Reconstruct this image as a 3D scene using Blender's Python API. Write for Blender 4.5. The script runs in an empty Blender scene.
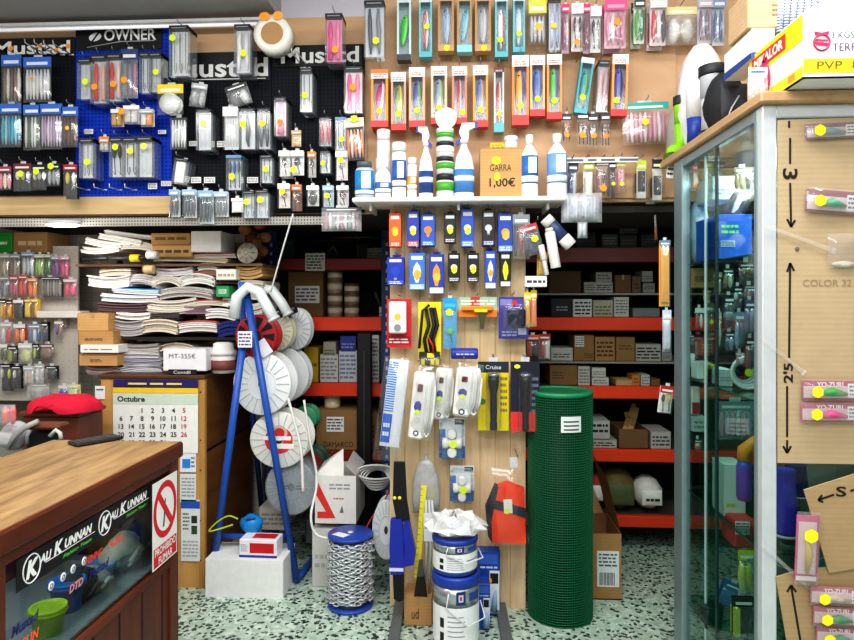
import bpy, math, random
from mathutils import Matrix, Vector
random.seed(7)
C = bpy.context.scene.collection
PI = math.pi
# ------------------------------------------------------------------ camera model
F = 640.0; HY = 301.0; CX = 427.0; CAMZ = 1.4
TH = math.atan(36/F); SN, CS = math.sin(TH), math.cos(TH)
def ray(px, py):
    u = (px-CX)/F; v = (HY-py)/F
    return (-SN+u*CS, CS+u*SN, v)
def P(px, py, Y):
    r = ray(px, py); t = Y/r[1]
    return Vector((t*r[0], Y, CAMZ+t*r[2]))
def PX(px, py, X):
    r = ray(px, py); t = X/r[0]
    return Vector((X, t*r[1], CAMZ+t*r[2]))
def PZ(px, py, z=0.0):
    r = ray(px, py); t = (z-CAMZ)/r[2]
    return Vector((t*r[0], t*r[1], z))
# ------------------------------------------------------------------ materials
_mats = {}
def S(c):
    if isinstance(c, str):
        c = tuple(int(c[i:i+2], 16)/255 for i in (0, 2, 4))
        return tuple(x/12.92 if x <= .04045 else ((x+.055)/1.055)**2.4 for x in c)
    return c
def newmat(name):
    m = bpy.data.materials.new(name); m.use_nodes = True
    nt = m.node_tree; nt.nodes.clear()
    return m, nt, nt.nodes, nt.links
def mat(c, rough=.5, metal=0.0, var=.10, scale=30, emit=0, bump=0, spec=.4):
    k = (c, rough, metal, var, scale, emit, bump, spec)
    if k in _mats: return _mats[k]
    m, nt, N, L = newmat('paint_' + (c if isinstance(c, str) else 'x'))
    rgb = S(c)
    o = N.new('ShaderNodeOutputMaterial'); b = N.new('ShaderNodeBsdfPrincipled')
    L.new(b.outputs[0], o.inputs[0])
    b.inputs['Roughness'].default_value = rough; b.inputs['Metallic'].default_value = metal
    b.inputs['Specular IOR Level'].default_value = spec
    tc = N.new('ShaderNodeTexCoord'); n = N.new('ShaderNodeTexNoise'); n.inputs['Scale'].default_value = scale
    n.inputs['Detail'].default_value = 3
    L.new(tc.outputs['Object'], n.inputs['Vector'])
    mx = N.new('ShaderNodeMix'); mx.data_type = 'RGBA'
    mx.inputs['A'].default_value = (*[x*(1-var) for x in rgb], 1); mx.inputs['B'].default_value = (*[min(1, x*(1+var)) for x in rgb], 1)
    L.new(n.outputs['Fac'], mx.inputs['Factor']); L.new(mx.outputs['Result'], b.inputs['Base Color'])
    if emit:
        L.new(mx.outputs['Result'], b.inputs['Emission Color']); b.inputs['Emission Strength'].default_value = emit
    if bump:
        bp = N.new('ShaderNodeBump'); bp.inputs['Strength'].default_value = bump; bp.inputs['Distance'].default_value = .01
        L.new(n.outputs['Fac'], bp.inputs['Height']); L.new(bp.outputs[0], b.inputs['Normal'])
    _mats[k] = m; return m
def film(c='FFFFFF', fac=.16, rough=.12, gloss=.10):
    """clear plastic or glass: mostly transparent, a little milky, a little glossy"""
    k = ('film', c, fac, rough, gloss)
    if k in _mats: return _mats[k]
    m, nt, N, L = newmat('clear_plastic')
    o = N.new('ShaderNodeOutputMaterial'); t = N.new('ShaderNodeBsdfTransparent'); d = N.new('ShaderNodeBsdfDiffuse'); g = N.new('ShaderNodeBsdfGlossy')
    rgb = S(c); d.inputs[0].default_value = (*rgb, 1); g.inputs['Roughness'].default_value = rough
    n = N.new('ShaderNodeTexNoise'); n.inputs['Scale'].default_value = 40; tc = N.new('ShaderNodeTexCoord'); L.new(tc.outputs['Object'], n.inputs['Vector'])
    mr = N.new('ShaderNodeMapRange'); mr.inputs['To Min'].default_value = fac*.6; mr.inputs['To Max'].default_value = fac*1.4
    L.new(n.outputs['Fac'], mr.inputs['Value'])
    a = N.new('ShaderNodeMixShader'); L.new(mr.outputs[0], a.inputs[0]); L.new(t.outputs[0], a.inputs[1]); L.new(d.outputs[0], a.inputs[2])
    lw = N.new('ShaderNodeLayerWeight'); lw.inputs['Blend'].default_value = .35
    mr2 = N.new('ShaderNodeMapRange'); mr2.inputs['To Min'].default_value = gloss*.4; mr2.inputs['To Max'].default_value = min(1, gloss*5)
    L.new(lw.outputs['Fresnel'], mr2.inputs['Value'])
    b = N.new('ShaderNodeMixShader'); L.new(mr2.outputs[0], b.inputs[0]); L.new(a.outputs[0], b.inputs[1]); L.new(g.outputs[0], b.inputs[2])
    L.new(b.outputs[0], o.inputs[0])
    _mats[k] = m; return m
def glass(tint='BFE0DC'):
    k = ('glass', tint)
    if k in _mats: return _mats[k]
    m, nt, N, L = newmat('cabinet_glass')
    o = N.new('ShaderNodeOutputMaterial'); t = N.new('ShaderNodeBsdfTransparent'); g = N.new('ShaderNodeBsdfGlossy')
    t.inputs[0].default_value = (*S(tint), 1); g.inputs['Roughness'].default_value = .03
    lw = N.new('ShaderNodeLayerWeight'); lw.inputs['Blend'].default_value = .5
    pw = N.new('ShaderNodeMath'); pw.operation = 'POWER'; pw.inputs[1].default_value = 5; L.new(lw.outputs['Facing'], pw.inputs[0])
    mu = N.new('ShaderNodeMath'); mu.operation = 'MULTIPLY_ADD'; mu.inputs[1].default_value = .9; mu.inputs[2].default_value = .03; L.new(pw.outputs[0], mu.inputs[0])
    mx = N.new('ShaderNodeMixShader'); L.new(mu.outputs[0], mx.inputs[0]); L.new(t.outputs[0], mx.inputs[1]); L.new(g.outputs[0], mx.inputs[2])
    L.new(mx.outputs[0], o.inputs[0]); _mats[k] = m; return m
def wood(c1, c2, axis='X', scale=6, rough=.5, k2=8.0, spec=.35):
    k = ('wood', c1, c2, axis, scale, rough, k2)
    if k in _mats: return _mats[k]
    m, nt, N, L = newmat('wood_grain')
    o = N.new('ShaderNodeOutputMaterial'); b = N.new('ShaderNodeBsdfPrincipled'); L.new(b.outputs[0], o.inputs[0])
    b.inputs['Roughness'].default_value = rough; b.inputs['Specular IOR Level'].default_value = spec
    tc = N.new('ShaderNodeTexCoord'); mp = N.new('ShaderNodeMapping')
    sc = {'X': (1, k2, k2), 'Y': (k2, 1, k2), 'Z': (k2, k2, 1)}[axis]
    mp.inputs['Scale'].default_value = sc
    L.new(tc.outputs['Object'], mp.inputs[0])
    n = N.new('ShaderNodeTexNoise'); n.inputs['Scale'].default_value = scale; n.inputs['Detail'].default_value = 6; n.inputs['Distortion'].default_value = .6
    L.new(mp.outputs[0], n.inputs['Vector'])
    cr = N.new('ShaderNodeValToRGB'); cr.color_ramp.elements[0].position = .32; cr.color_ramp.elements[1].position = .68
    cr.color_ramp.elements[0].color = (*S(c1), 1); cr.color_ramp.elements[1].color = (*S(c2), 1)
    L.new(n.outputs['Fac'], cr.inputs[0]); L.new(cr.outputs[0], b.inputs['Base Color'])
    bp = N.new('ShaderNodeBump'); bp.inputs['Strength'].default_value = .08; L.new(n.outputs['Fac'], bp.inputs['Height']); L.new(bp.outputs[0], b.inputs['Normal'])
    _mats[k] = m; return m
def kraft(c='B98F5E'):
    k = ('kraft', c)
    if k in _mats: return _mats[k]
    m, nt, N, L = newmat('cardboard')
    o = N.new('ShaderNodeOutputMaterial'); b = N.new('ShaderNodeBsdfPrincipled'); L.new(b.outputs[0], o.inputs[0])
    b.inputs['Roughness'].default_value = .85; b.inputs['Specular IOR Level'].default_value = .15
    tc = N.new('ShaderNodeTexCoord'); w = N.new('ShaderNodeTexWave'); w.bands_direction = 'Z'; w.inputs['Scale'].default_value = 22; w.inputs['Distortion'].default_value = 1.0
    n = N.new('ShaderNodeTexNoise'); n.inputs['Scale'].default_value = 14; n.inputs['Detail'].default_value = 5
    L.new(tc.outputs['Object'], w.inputs['Vector']); L.new(tc.outputs['Object'], n.inputs['Vector'])
    ad = N.new('ShaderNodeMath'); ad.operation = 'MULTIPLY_ADD'; ad.inputs[1].default_value = .25
    L.new(w.outputs['Fac'], ad.inputs[0]); L.new(n.outputs['Fac'], ad.inputs[2])
    mx = N.new('ShaderNodeMix'); mx.data_type = 'RGBA'; r = S(c)
    mx.inputs['A'].default_value = (*[x*.82 for x in r], 1); mx.inputs['B'].default_value = (*[min(1, x*1.12) for x in r], 1)
    L.new(ad.outputs[0], mx.inputs['Factor']); L.new(mx.outputs['Result'], b.inputs['Base Color'])
    _mats[k] = m; return m
def terrazzo():
    m, nt, N, L = newmat('terrazzo')
    o = N.new('ShaderNodeOutputMaterial'); b = N.new('ShaderNodeBsdfPrincipled'); L.new(b.outputs[0], o.inputs[0])
    b.inputs['Roughness'].default_value = .28
    tc = N.new('ShaderNodeTexCoord')
    v = N.new('ShaderNodeTexVoronoi'); v.inputs['Scale'].default_value = 48; v.feature = 'F1'
    no = N.new('ShaderNodeTexNoise'); no.inputs['Scale'].default_value = 60
    dm = N.new('ShaderNodeMix'); dm.data_type = 'RGBA'; dm.inputs['Factor'].default_value = .03
    L.new(tc.outputs['Object'], no.inputs['Vector']); L.new(tc.outputs['Object'], dm.inputs['A']); L.new(no.outputs['Color'], dm.inputs['B'])
    L.new(dm.outputs['Result'], v.inputs['Vector'])
    sp = N.new('ShaderNodeSeparateColor'); L.new(v.outputs['Color'], sp.inputs[0])
    # chip is dark where random < .42 and near the cell centre
    r1 = N.new('ShaderNodeMath'); r1.operation = 'LESS_THAN'; r1.inputs[1].default_value = .6; L.new(sp.outputs[0], r1.inputs[0])
    r2 = N.new('ShaderNodeMath'); r2.operation = 'LESS_THAN'; r2.inputs[1].default_value = .46; L.new(v.outputs['Distance'], r2.inputs[0])
    mu = N.new('ShaderNodeMath'); mu.operation = 'MULTIPLY'; L.new(r1.outputs[0], mu.inputs[0]); L.new(r2.outputs[0], mu.inputs[1])
    cr = N.new('ShaderNodeValToRGB'); e = cr.color_ramp.elements
    e[0].position = 0; e[0].color = (*S('9FB8A6'), 1); e[1].position = 1; e[1].color = (*S('D0DED2'), 1)
    x = cr.color_ramp.elements.new(.55); x.color = (*S('B6CBBB'), 1)
    L.new(sp.outputs[1], cr.inputs[0])
    dk = N.new('ShaderNodeMix'); dk.data_type = 'RGBA'; dk.inputs['A'].default_value = (*S('1F2B28'), 1); dk.inputs['B'].default_value = (*S('3A4844'), 1); L.new(sp.outputs[2], dk.inputs['Factor'])
    mx = N.new('ShaderNodeMix'); mx.data_type = 'RGBA'; L.new(mu.outputs[0], mx.inputs['Factor']); L.new(cr.outputs[0], mx.inputs['A']); L.new(dk.outputs['Result'], mx.inputs['B'])
    L.new(mx.outputs['Result'], b.inputs['Base Color'])
    return m
def tilewall():
    m, nt, N, L = newmat('white_tile')
    o = N.new('ShaderNodeOutputMaterial'); b = N.new('ShaderNodeBsdfPrincipled'); L.new(b.outputs[0], o.inputs[0]); b.inputs['Roughness'].default_value = .3
    tc = N.new('ShaderNodeTexCoord'); mp = N.new('ShaderNodeMapping'); mp.inputs['Rotation'].default_value = (PI/2, 0, 0); L.new(tc.outputs['Object'], mp.inputs[0])
    br = N.new('ShaderNodeTexBrick'); br.offset = 0; br.inputs['Scale'].default_value = 5; br.inputs['Mortar Size'].default_value = .006
    br.inputs['Color1'].default_value = (*S('D9D2CB'), 1); br.inputs['Color2'].default_value = (*S('CFC8C2'), 1); br.inputs['Mortar'].default_value = (*S('8A8480'), 1)
    L.new(mp.outputs[0], br.inputs['Vector']); L.new(br.outputs['Color'], b.inputs['Base Color']); return m
def dots(c, dot, scale, r=.18):
    """board with a regular grid of holes"""
    k = ('dots', c, dot, scale, r)
    if k in _mats: return _mats[k]
    m, nt, N, L = newmat('perforated')
    o = N.new('ShaderNodeOutputMaterial'); b = N.new('ShaderNodeBsdfPrincipled'); L.new(b.outputs[0], o.inputs[0]); b.inputs['Roughness'].default_value = .65; b.inputs['Specular IOR Level'].default_value = .15
    tc = N.new('ShaderNodeTexCoord'); mp = N.new('ShaderNodeMapping'); mp.inputs['Scale'].default_value = (scale, 0, scale); L.new(tc.outputs['Object'], mp.inputs[0])
    fr = N.new('ShaderNodeVectorMath'); fr.operation = 'FRACTION'; L.new(mp.outputs[0], fr.inputs[0])
    di = N.new('ShaderNodeVectorMath'); di.operation = 'DISTANCE'; di.inputs[1].default_value = (.5, 0, .5); L.new(fr.outputs[0], di.inputs[0])
    lt = N.new('ShaderNodeMath'); lt.operation = 'LESS_THAN'; lt.inputs[1].default_value = r; L.new(di.outputs['Value'], lt.inputs[0])
    mx = N.new('ShaderNodeMix'); mx.data_type = 'RGBA'; mx.inputs['A'].default_value = (*S(c), 1); mx.inputs['B'].default_value = (*S(dot), 1)
    L.new(lt.outputs[0], mx.inputs['Factor']); L.new(mx.outputs['Result'], b.inputs['Base Color'])
    _mats[k] = m; return m
def plaid(c1, c2, s1, s2=None, axis='X', th=.5):
    """two-colour stripes"""
    k = ('stripe', c1, c2, s1, axis, th)
    if k in _mats: return _mats[k]
    m, nt, N, L = newmat('striped')
    o = N.new('ShaderNodeOutputMaterial'); b = N.new('ShaderNodeBsdfPrincipled'); L.new(b.outputs[0], o.inputs[0]); b.inputs['Roughness'].default_value = .6
    tc = N.new('ShaderNodeTexCoord'); w = N.new('ShaderNodeTexWave'); w.bands_direction = axis; w.inputs['Scale'].default_value = s1; w.inputs['Distortion'].default_value = 2.5; w.inputs['Detail'].default_value = 2
    L.new(tc.outputs['Object'], w.inputs['Vector'])
    cr = N.new('ShaderNodeValToRGB'); cr.color_ramp.elements[0].position = th-.15; cr.color_ramp.elements[1].position = th+.15
    cr.color_ramp.elements[0].color = (*S(c1), 1); cr.color_ramp.elements[1].color = (*S(c2), 1)
    L.new(w.outputs['Fac'], cr.inputs[0]); L.new(cr.outputs[0], b.inputs['Base Color'])
    _mats[k] = m; return m
YG = 'D8F21C'; OR = 'FF9A1F'; WH = 'F2F2F0'; BK = '17181B'
STEEL = lambda: mat('9FA3A6', .35, .8)
# ------------------------------------------------------------------ mesh builder
class MB:
    def __init__(s): s.v = []; s.f = []; s.mi = []; s.sm = []; s.mats = []; s.M = None
    def _m(s, m):
        if isinstance(m, str): m = mat(m)
        if m not in s.mats: s.mats.append(m)
        return s.mats.index(m)
    def add(s, vs, fs, m, smooth=False):
        b = len(s.v); k = s._m(m)
        for p in vs:
            p = Vector(p)
            s.v.append(s.M @ p if s.M is not None else p)
        for f in fs:
            s.f.append([b+i for i in f]); s.mi.append(k); s.sm.append(smooth)
        return s
    def box(s, x0, y0, z0, x1, y1, z1, m):
        v = [(x0,y0,z0),(x1,y0,z0),(x1,y1,z0),(x0,y1,z0),(x0,y0,z1),(x1,y0,z1),(x1,y1,z1),(x0,y1,z1)]
        return s.add(v, [(0,3,2,1),(4,5,6,7),(0,1,5,4),(1,2,6,5),(2,3,7,6),(3,0,4,7)], m)
    def cbox(s, x0, y0, z0, x1, y1, z1, m, c=None):
        """box with chamfered edges"""
        h = [(x1-x0)/2, (y1-y0)/2, (z1-z0)/2]; ce = [(x0+x1)/2, (y0+y1)/2, (z0+z1)/2]
        if c is None: c = .12*min(h)
        c = min(c, .9*min(h))
        V = []; idx = {}
        for sx in (-1,1):
            for sy in (-1,1):
                for sz in (-1,1):
                    sg = (sx,sy,sz)
                    for a in range(3):
                        idx[(sg,a)] = len(V)
                        V.append([ce[i]+sg[i]*(h[i] if i == a else h[i]-c) for i in range(3)])
        Fs = []
        for a in range(3):
            b_, c_ = [i for i in range(3) if i != a]
            for sa in (-1,1):
                q = []
                for (p, r) in ((-1,-1),(1,-1),(1,1),(-1,1)):
                    g = [0,0,0]; g[a] = sa; g[b_] = p; g[c_] = r; q.append(idx[(tuple(g),a)])
                Fs.append(q)
            for p in (-1,1):
                for r in (-1,1):
                    g = [0,0,0]; g[b_] = p; g[c_] = r
                    A = list(g); A[a] = -1; B = list(g); B[a] = 1; A = tuple(A); B = tuple(B)
                    Fs.append([idx[(A,b_)], idx[(A,c_)], idx[(B,c_)], idx[(B,b_)]])
        for sx in (-1,1):
            for sy in (-1,1):
                for sz in (-1,1): Fs.append([idx[((sx,sy,sz),a)] for a in range(3)])
        out = []; cv = Vector(ce)
        for f in Fs:
            a, b, d = (Vector(V[i]) for i in f[:3]); n = (b-a).cross(d-a)
            out.append(f if n.dot(sum((Vector(V[i]) for i in f), Vector())/len(f)-cv) > 0 else f[::-1])
        return s.add(V, out, m)
    def quad(s, a, b, c, d, m): return s.add([a,b,c,d], [(0,1,2,3)], m)
    def rect(s, x0, z0, x1, z1, y, m): return s.add([(x0,y,z0),(x1,y,z0),(x1,y,z1),(x0,y,z1)], [(0,1,2,3)], m)
    def poly(s, pts, y, m):
        return s.add([(x,y,z) for x,z in pts], [tuple(range(len(pts)))], m)
    def prism(s, pts, y0, y1, m):
        n = len(pts)
        v = [(x,y0,z) for x,z in pts]+[(x,y1,z) for x,z in pts]
        f = [tuple(range(n)), tuple(range(2*n-1, n-1, -1))]+[(i, i+n, (i+1)%n+n, (i+1)%n) for i in range(n)]
        return s.add(v, f, m)
    def lathe(s, prof, m, n=16, c=(0,0,0), sx=1, sy=1, axis='Z', ms=None, smooth=True):
        V = []; k = len(prof)
        for r, z in prof:
            for i in range(n):
                a = 2*PI*i/n; x, y = r*math.cos(a)*sx, r*math.sin(a)*sy
                p = {'Z': (x,y,z), 'Y': (x,z,y), 'X': (z,x,y)}[axis]
                V.append((p[0]+c[0], p[1]+c[1], p[2]+c[2]))
        base = len(s.v); s.add(V, [], m)
        for j in range(k-1):
            kk = s._m(ms[j] if ms else m)
            for i in range(n):
                f = [base+j*n+i, base+j*n+(i+1)%n, base+(j+1)*n+(i+1)%n, base+(j+1)*n+i]
                if axis == 'Y': f = f[::-1]
                s.f.append(f); s.mi.append(kk); s.sm.append(smooth)
        for j, rev in ((0, True), (k-1, False)):
            if prof[j][0] > 1e-6 and abs(prof[0][1]-prof[-1][1]) > 1e-9:
                f = [base+j*n+i for i in range(n)]
                if rev != (axis == 'Y'): f = f[::-1]
                s.f.append(f); s.mi.append(s._m((ms[0 if j == 0 else -1]) if ms else m)); s.sm.append(False)
        return s
    def ell(s, c, rx, ry, rz, m, n=10, k=6):
        prof = [(max(1e-7, math.sin(PI*j/k)), -math.cos(PI*j/k)) for j in range(k+1)]
        V = []
        for r, z in prof:
            for i in range(n):
                a = 2*PI*i/n; V.append((c[0]+r*math.cos(a)*rx, c[1]+r*math.sin(a)*ry, c[2]+z*rz))
        f = [(j*n+i, j*n+(i+1)%n, (j+1)*n+(i+1)%n, (j+1)*n+i) for j in range(k) for i in range(n)]
        return s.add(V, f, m, True)
    def tube(s, pts, r, m, n=6, closed=False, smooth=True):
        pts = [Vector(p) for p in pts]; k = len(pts); V = []
        up = Vector((0,0,1)); prev = None
        for i, p in enumerate(pts):
            a = pts[(i-1)%k] if (closed or i) else p; b = pts[(i+1)%k] if (closed or i < k-1) else p
            t = (b-a).normalized() if (b-a).length > 1e-9 else Vector((0,0,1))
            if prev is None:
                x = t.cross(up); x = x if x.length > 1e-3 else t.cross(Vector((1,0,0)))
            else: x = prev-t*prev.dot(t)
            x.normalize(); prev = x; y = t.cross(x)
            rr = r[i] if isinstance(r, (list, tuple)) else r
            for j in range(n):
                g = 2*PI*j/n; V.append(p+x*rr*math.cos(g)+y*rr*math.sin(g))
        f = [(i*n+j, i*n+(j+1)%n, ((i+1)%k)*n+(j+1)%n, ((i+1)%k)*n+j) for i in range(k if closed else k-1) for j in range(n)]
        if not closed: f += [tuple(range(n))[::-1], tuple(range((k-1)*n, k*n))]
        return s.add(V, f, m, smooth)
    def pillow(s, x0, z0, x1, z1, y, d, m, nx=8, nz=9, noise=.25, back=False):
        V = []; 
        for j in range(nz+1):
            for i in range(nx+1):
                u = i/nx; v = j/nz
                e = (1-(2*u-1)**4)*(1-(2*v-1)**4)
                V.append((x0+(x1-x0)*u, y-d*e*(1+noise*random.uniform(-1,1)), z0+(z1-z0)*v))
        f = [(j*(nx+1)+i, j*(nx+1)+i+1, (j+1)*(nx+1)+i+1, (j+1)*(nx+1)+i) for j in range(nz) for i in range(nx)]
        return s.add(V, f, m, True)
    def build(s, name, parent=None, loc=(0,0,0), rot=(0,0,0)):
        me = bpy.data.meshes.new(name); me.from_pydata([tuple(v) for v in s.v], [], s.f)
        for m in s.mats: me.materials.append(m)
        me.polygons.foreach_set('material_index', s.mi); me.polygons.foreach_set('use_smooth', s.sm); me.update()
        o = bpy.data.objects.new(name, me); C.objects.link(o); o.location = loc; o.rotation_euler = rot
        if parent: o.parent = parent
        return o
# ------------------------------------------------------------------ things and text
LAB = {}
def setp(o, label, cat, group=None):
    label = ' '.join(label.split())
    n = len(label.replace(',', ' ').split())
    if n > 16 or n < 4: print('LABEL LENGTH', n, label)
    if label in LAB and not group: print('DUP LABEL', label)
    LAB[label] = 1
    o['label'] = label; o['category'] = cat
    if group: o['group'] = group
    return o
def thing(name, label, cat, loc=(0,0,0), rot=(0,0,0), group=None):
    o = bpy.data.objects.new(name, None); C.objects.link(o); o.empty_display_size = .02
    o.location = loc; o.rotation_euler = rot
    return setp(o, label, cat, group)
def struct(mb, name, kind='structure'):
    o = mb.build(name); o['kind'] = kind; return o
def dup(root, label, off=(0,0,0)):
    r = root.copy(); C.objects.link(r); r.location = Vector(root.location)+Vector(off); r['label'] = label; LAB[label] = 1
    for ch in list(root.children):
        c = ch.copy(); C.objects.link(c); c.parent = r
        for g in ch.children:
            d = g.copy(); C.objects.link(d); d.parent = c
    return r
TEXTS = []
FACE = {'front': Matrix.Rotation(PI/2, 4, 'X'), 'right': Matrix.Rotation(PI/2, 4, 'Z') @ Matrix.Rotation(PI/2, 4, 'X'),
        'left': Matrix.Rotation(-PI/2, 4, 'Z') @ Matrix.Rotation(PI/2, 4, 'X'), 'top': Matrix.Identity(4)}
def T(parent, s, w, h, loc, m, face='front', name='lettering', key=None, shear=0, bold=.0, rot=0):
    """lettering fitted into a w x h box centred at loc on a face of the parent"""
    TEXTS.append((parent, s, w, h, Vector(loc), mat(m, .5, var=0) if isinstance(m, str) else m, face, name, key, shear, bold, rot))
def flush_texts():
    obs = []
    for t in TEXTS:
        cu = bpy.data.curves.new('t', 'FONT'); cu.body = t[1]; cu.size = 1; cu.shear = t[9]; cu.offset = t[10]; cu.resolution_u = 3
        ob = bpy.data.objects.new('t', cu); C.objects.link(ob); obs.append(ob)
    dg = bpy.context.evaluated_depsgraph_get(); dg.update()
    joined = {}
    for t, ob in zip(TEXTS, obs):
        me = bpy.data.meshes.new_from_object(ob.evaluated_get(dg))
        vs = [v.co.copy() for v in me.vertices]
        if not vs: continue
        lo = [min(v[i] for v in vs) for i in (0,1)]; hi = [max(v[i] for v in vs) for i in (0,1)]
        sx = t[2]/max(1e-6, hi[0]-lo[0]); sy = t[3]/max(1e-6, hi[1]-lo[1])
        if t[2] == 0: sx = sy
        if t[3] == 0: sy = sx
        R = Matrix.Translation(t[4]) @ FACE[t[6]] @ Matrix.Rotation(t[11], 4, 'Z')
        pts = [R @ Vector(((v.x-(lo[0]+hi[0])/2)*sx, (v.y-(lo[1]+hi[1])/2)*sy, 0)) for v in vs]
        fs = [list(p.vertices) for p in me.polygons]
        k = t[8] or id(t)
        if k not in joined: joined[k] = (MB(), t[0], t[7])
        joined[k][0].add(pts, fs, t[5])
        bpy.data.meshes.remove(me)
    for ob in obs:
        cu = ob.data; bpy.data.objects.remove(ob); bpy.data.curves.remove(cu)
    for mb, par, name in joined.values(): mb.build(name, par)
ORD = 'first second third fourth fifth sixth seventh eighth ninth tenth eleventh twelfth thirteenth fourteenth fifteenth sixteenth'.split()
def fit(b, Yf):
    p0 = P(b[0], b[3], Yf); p1 = P(b[2], b[1], Yf)
    return Vector(((p0.x+p1.x)/2, Yf, p0.z)), p1.x-p0.x, p1.z-p0.z
HOOKS = []
def peg(board, x, z, Yf):
    """steel peg of a display board, reaching out to the item's front (board = (root, Y of its face))"""
    if board is Cb and x > P(272,100,YP).x: board = D
    if board is D and x > P(367,100,YP).x: board = E
    root = board; Yb = YP if board is not SP else YS
    mb = MB(); mb.tube([(x,Yb,z),(x,Yf-.012,z),(x,Yf-.016,z+.012)], .0022, STEEL(), n=5)
    o = mb.build('peg_hook', root); o.location = -Vector(root.location)
# ------------------------------------------------------------------ small package builders (origin = bottom centre, front face at y=0, depth to +y)
def disc(mb, x, z, y, r, m, n=12, rz=None):
    rz = rz or r
    mb.add([(x+r*math.cos(2*PI*i/n)*(1 if i%2 else .9), y, z+rz*math.sin(2*PI*i/n)*(1 if i%2 else .9)) for i in range(n)], [tuple(range(n))], m)
def sticker(root, x, z, y, c=YG, r=.012, rz=None):
    mb = MB(); disc(mb, x, z, y, r, mat(c, .6, var=.03, emit=.12), rz=rz); mb.build('price_sticker', root)  # faint glow added to the sticker colour
def prints(mb, x0, z0, x1, z1, y, c, n=4):
    """rows of small unreadable print"""
    m = mat(c, .7); dz = (z1-z0)/n
    for i in range(n):
        a = x0; 
        while a < x1-.1*(x1-x0):
            b = min(x1, a+random.uniform(.12,.4)*(x1-x0))
            mb.rect(a, z0+dz*(i+.25), b, z0+dz*(i+.72), y, m); a = b+.06*(x1-x0)
def lure(root, x, y, z0, z1, r, ca, cb, tilt=0, hooks=True):
    L = z1-z0; mb = MB(); mb.M = Matrix.Translation((x,y,z0)) @ Matrix.Rotation(tilt, 4, 'Y')
    pr = [(.02,0),(.35,.06),(.5,.12),(.75,.25),(.95,.45),(1,.62),(.9,.8),(.6,.93),(.05,1)]
    n = 10; prof = [(max(1e-6, r*a), L*b) for a, b in pr]
    mb.lathe(prof, mat(ca, .25), n=n, sy=.7)
    kb = mb._m(mat(cb, .25))
    for q, f in enumerate(mb.f):
        c = sum((mb.v[i] for i in f), Vector())/len(f)
        loc = mb.M.inverted() @ c
        if loc.x > r*.1: mb.mi[q] = kb
    mb.ell((-r*.3, -r*.5, L*.86), r*.22, r*.22, r*.22, mat('111111', .2), 6, 4)
    o = mb.build('lure', root)
    if hooks:
        h = MB(); h.M = mb.M
        for zz in (.25, .6):
            h.tube([(r*.8,-.002,L*zz),(r*1.4,-.002,L*(zz-.03)),(r*1.5,-.002,L*(zz-.1)),(r*1.05,-.002,L*(zz-.09))], .0011, mat('33363A', .3, .7), 4)
        h.build('treble_hook', o)
def lurebox(b, Yf, label, side='F07A2B', header=WH, bottom='D6322E', inner='B4AECB', la='3E5FA8', lb='9BD14A', st=YG, d=.05, tilt=0, stp=(0,.28), frame=.14, hh=.16, bh=.11, rot=0, band=None, board=None, zr=(.14,.82), lr=.27, **k):
    loc, w, h = fit(b, Yf); r = thing('lure_box', label, 'fishing lure', loc, (0, rot, 0))
    mb = MB(); a = w/2; f = w*frame; z1 = h*(1-hh); z0 = h*bh; ms = mat(side, .45); mh = mat(header, .45); mo = mat(bottom, .4); mi_ = mat(inner, .4)
    mb.box(-a, d-.002, 0, a, d, h, mi_)
    mb.quad((-a,0,0),(-a,d,0),(-a,d,h),(-a,0,h), ms); mb.quad((a,d,0),(a,0,0),(a,0,h),(a,d,h), ms)
    mb.quad((-a,0,0),(a,0,0),(a,d,0),(-a,d,0), mo); mb.quad((-a,0,h),(a,0,h),(a,d,h),(-a,d,h), mh)
    mb.rect(-a, z1, a, h, 0, mh); mb.rect(-a, 0, a, z0, 0, mo); mb.rect(-a, z0, -a+f, z1, 0, ms); mb.rect(a-f, z0, a, z1, 0, ms)
    if band: mb.rect(-a, h*(1-hh*.45), a, h, -.0006, mat(band, .45))
    prints(mb, -a*.7, h*(1-hh*.9), a*.7, h*(1-hh*.5), -.0006, 'B0593A' if header == WH else 'E8E8E8', 2)
    mb.build('carton', r)
    t = MB(); t.box(-a*.45, d-.0015, h, a*.45, d, h+.014, mh); t.lathe([(.003,d-.0025),(.003,d-.0016)], mat(BK), 8, (0,0,h+.006), axis='Y'); t.build('hang_tab', r)
    p = MB(); p.rect(-a+f*.8, z0*.9, a-f*.8, z1, .001, film('E8E8F8', .03, .12, .06)); p.build('window_pane', r)
    lure(r, (-.15*w if tilt > 0 else .15*w if tilt < 0 else 0), d*.5, h*zr[0], h*zr[1], w*lr, la, lb, tilt)
    if st: sticker(r, w*stp[0], h*stp[1], -.002, st, min(w*.24, .014))
    if board: peg(board, loc.x, loc.z+h+.017, Yf)
    return r
def dk(c,f): return '%02X%02X%02X' % tuple(int(int(c[i:i+2],16)*f) for i in (0,2,4))
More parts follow.
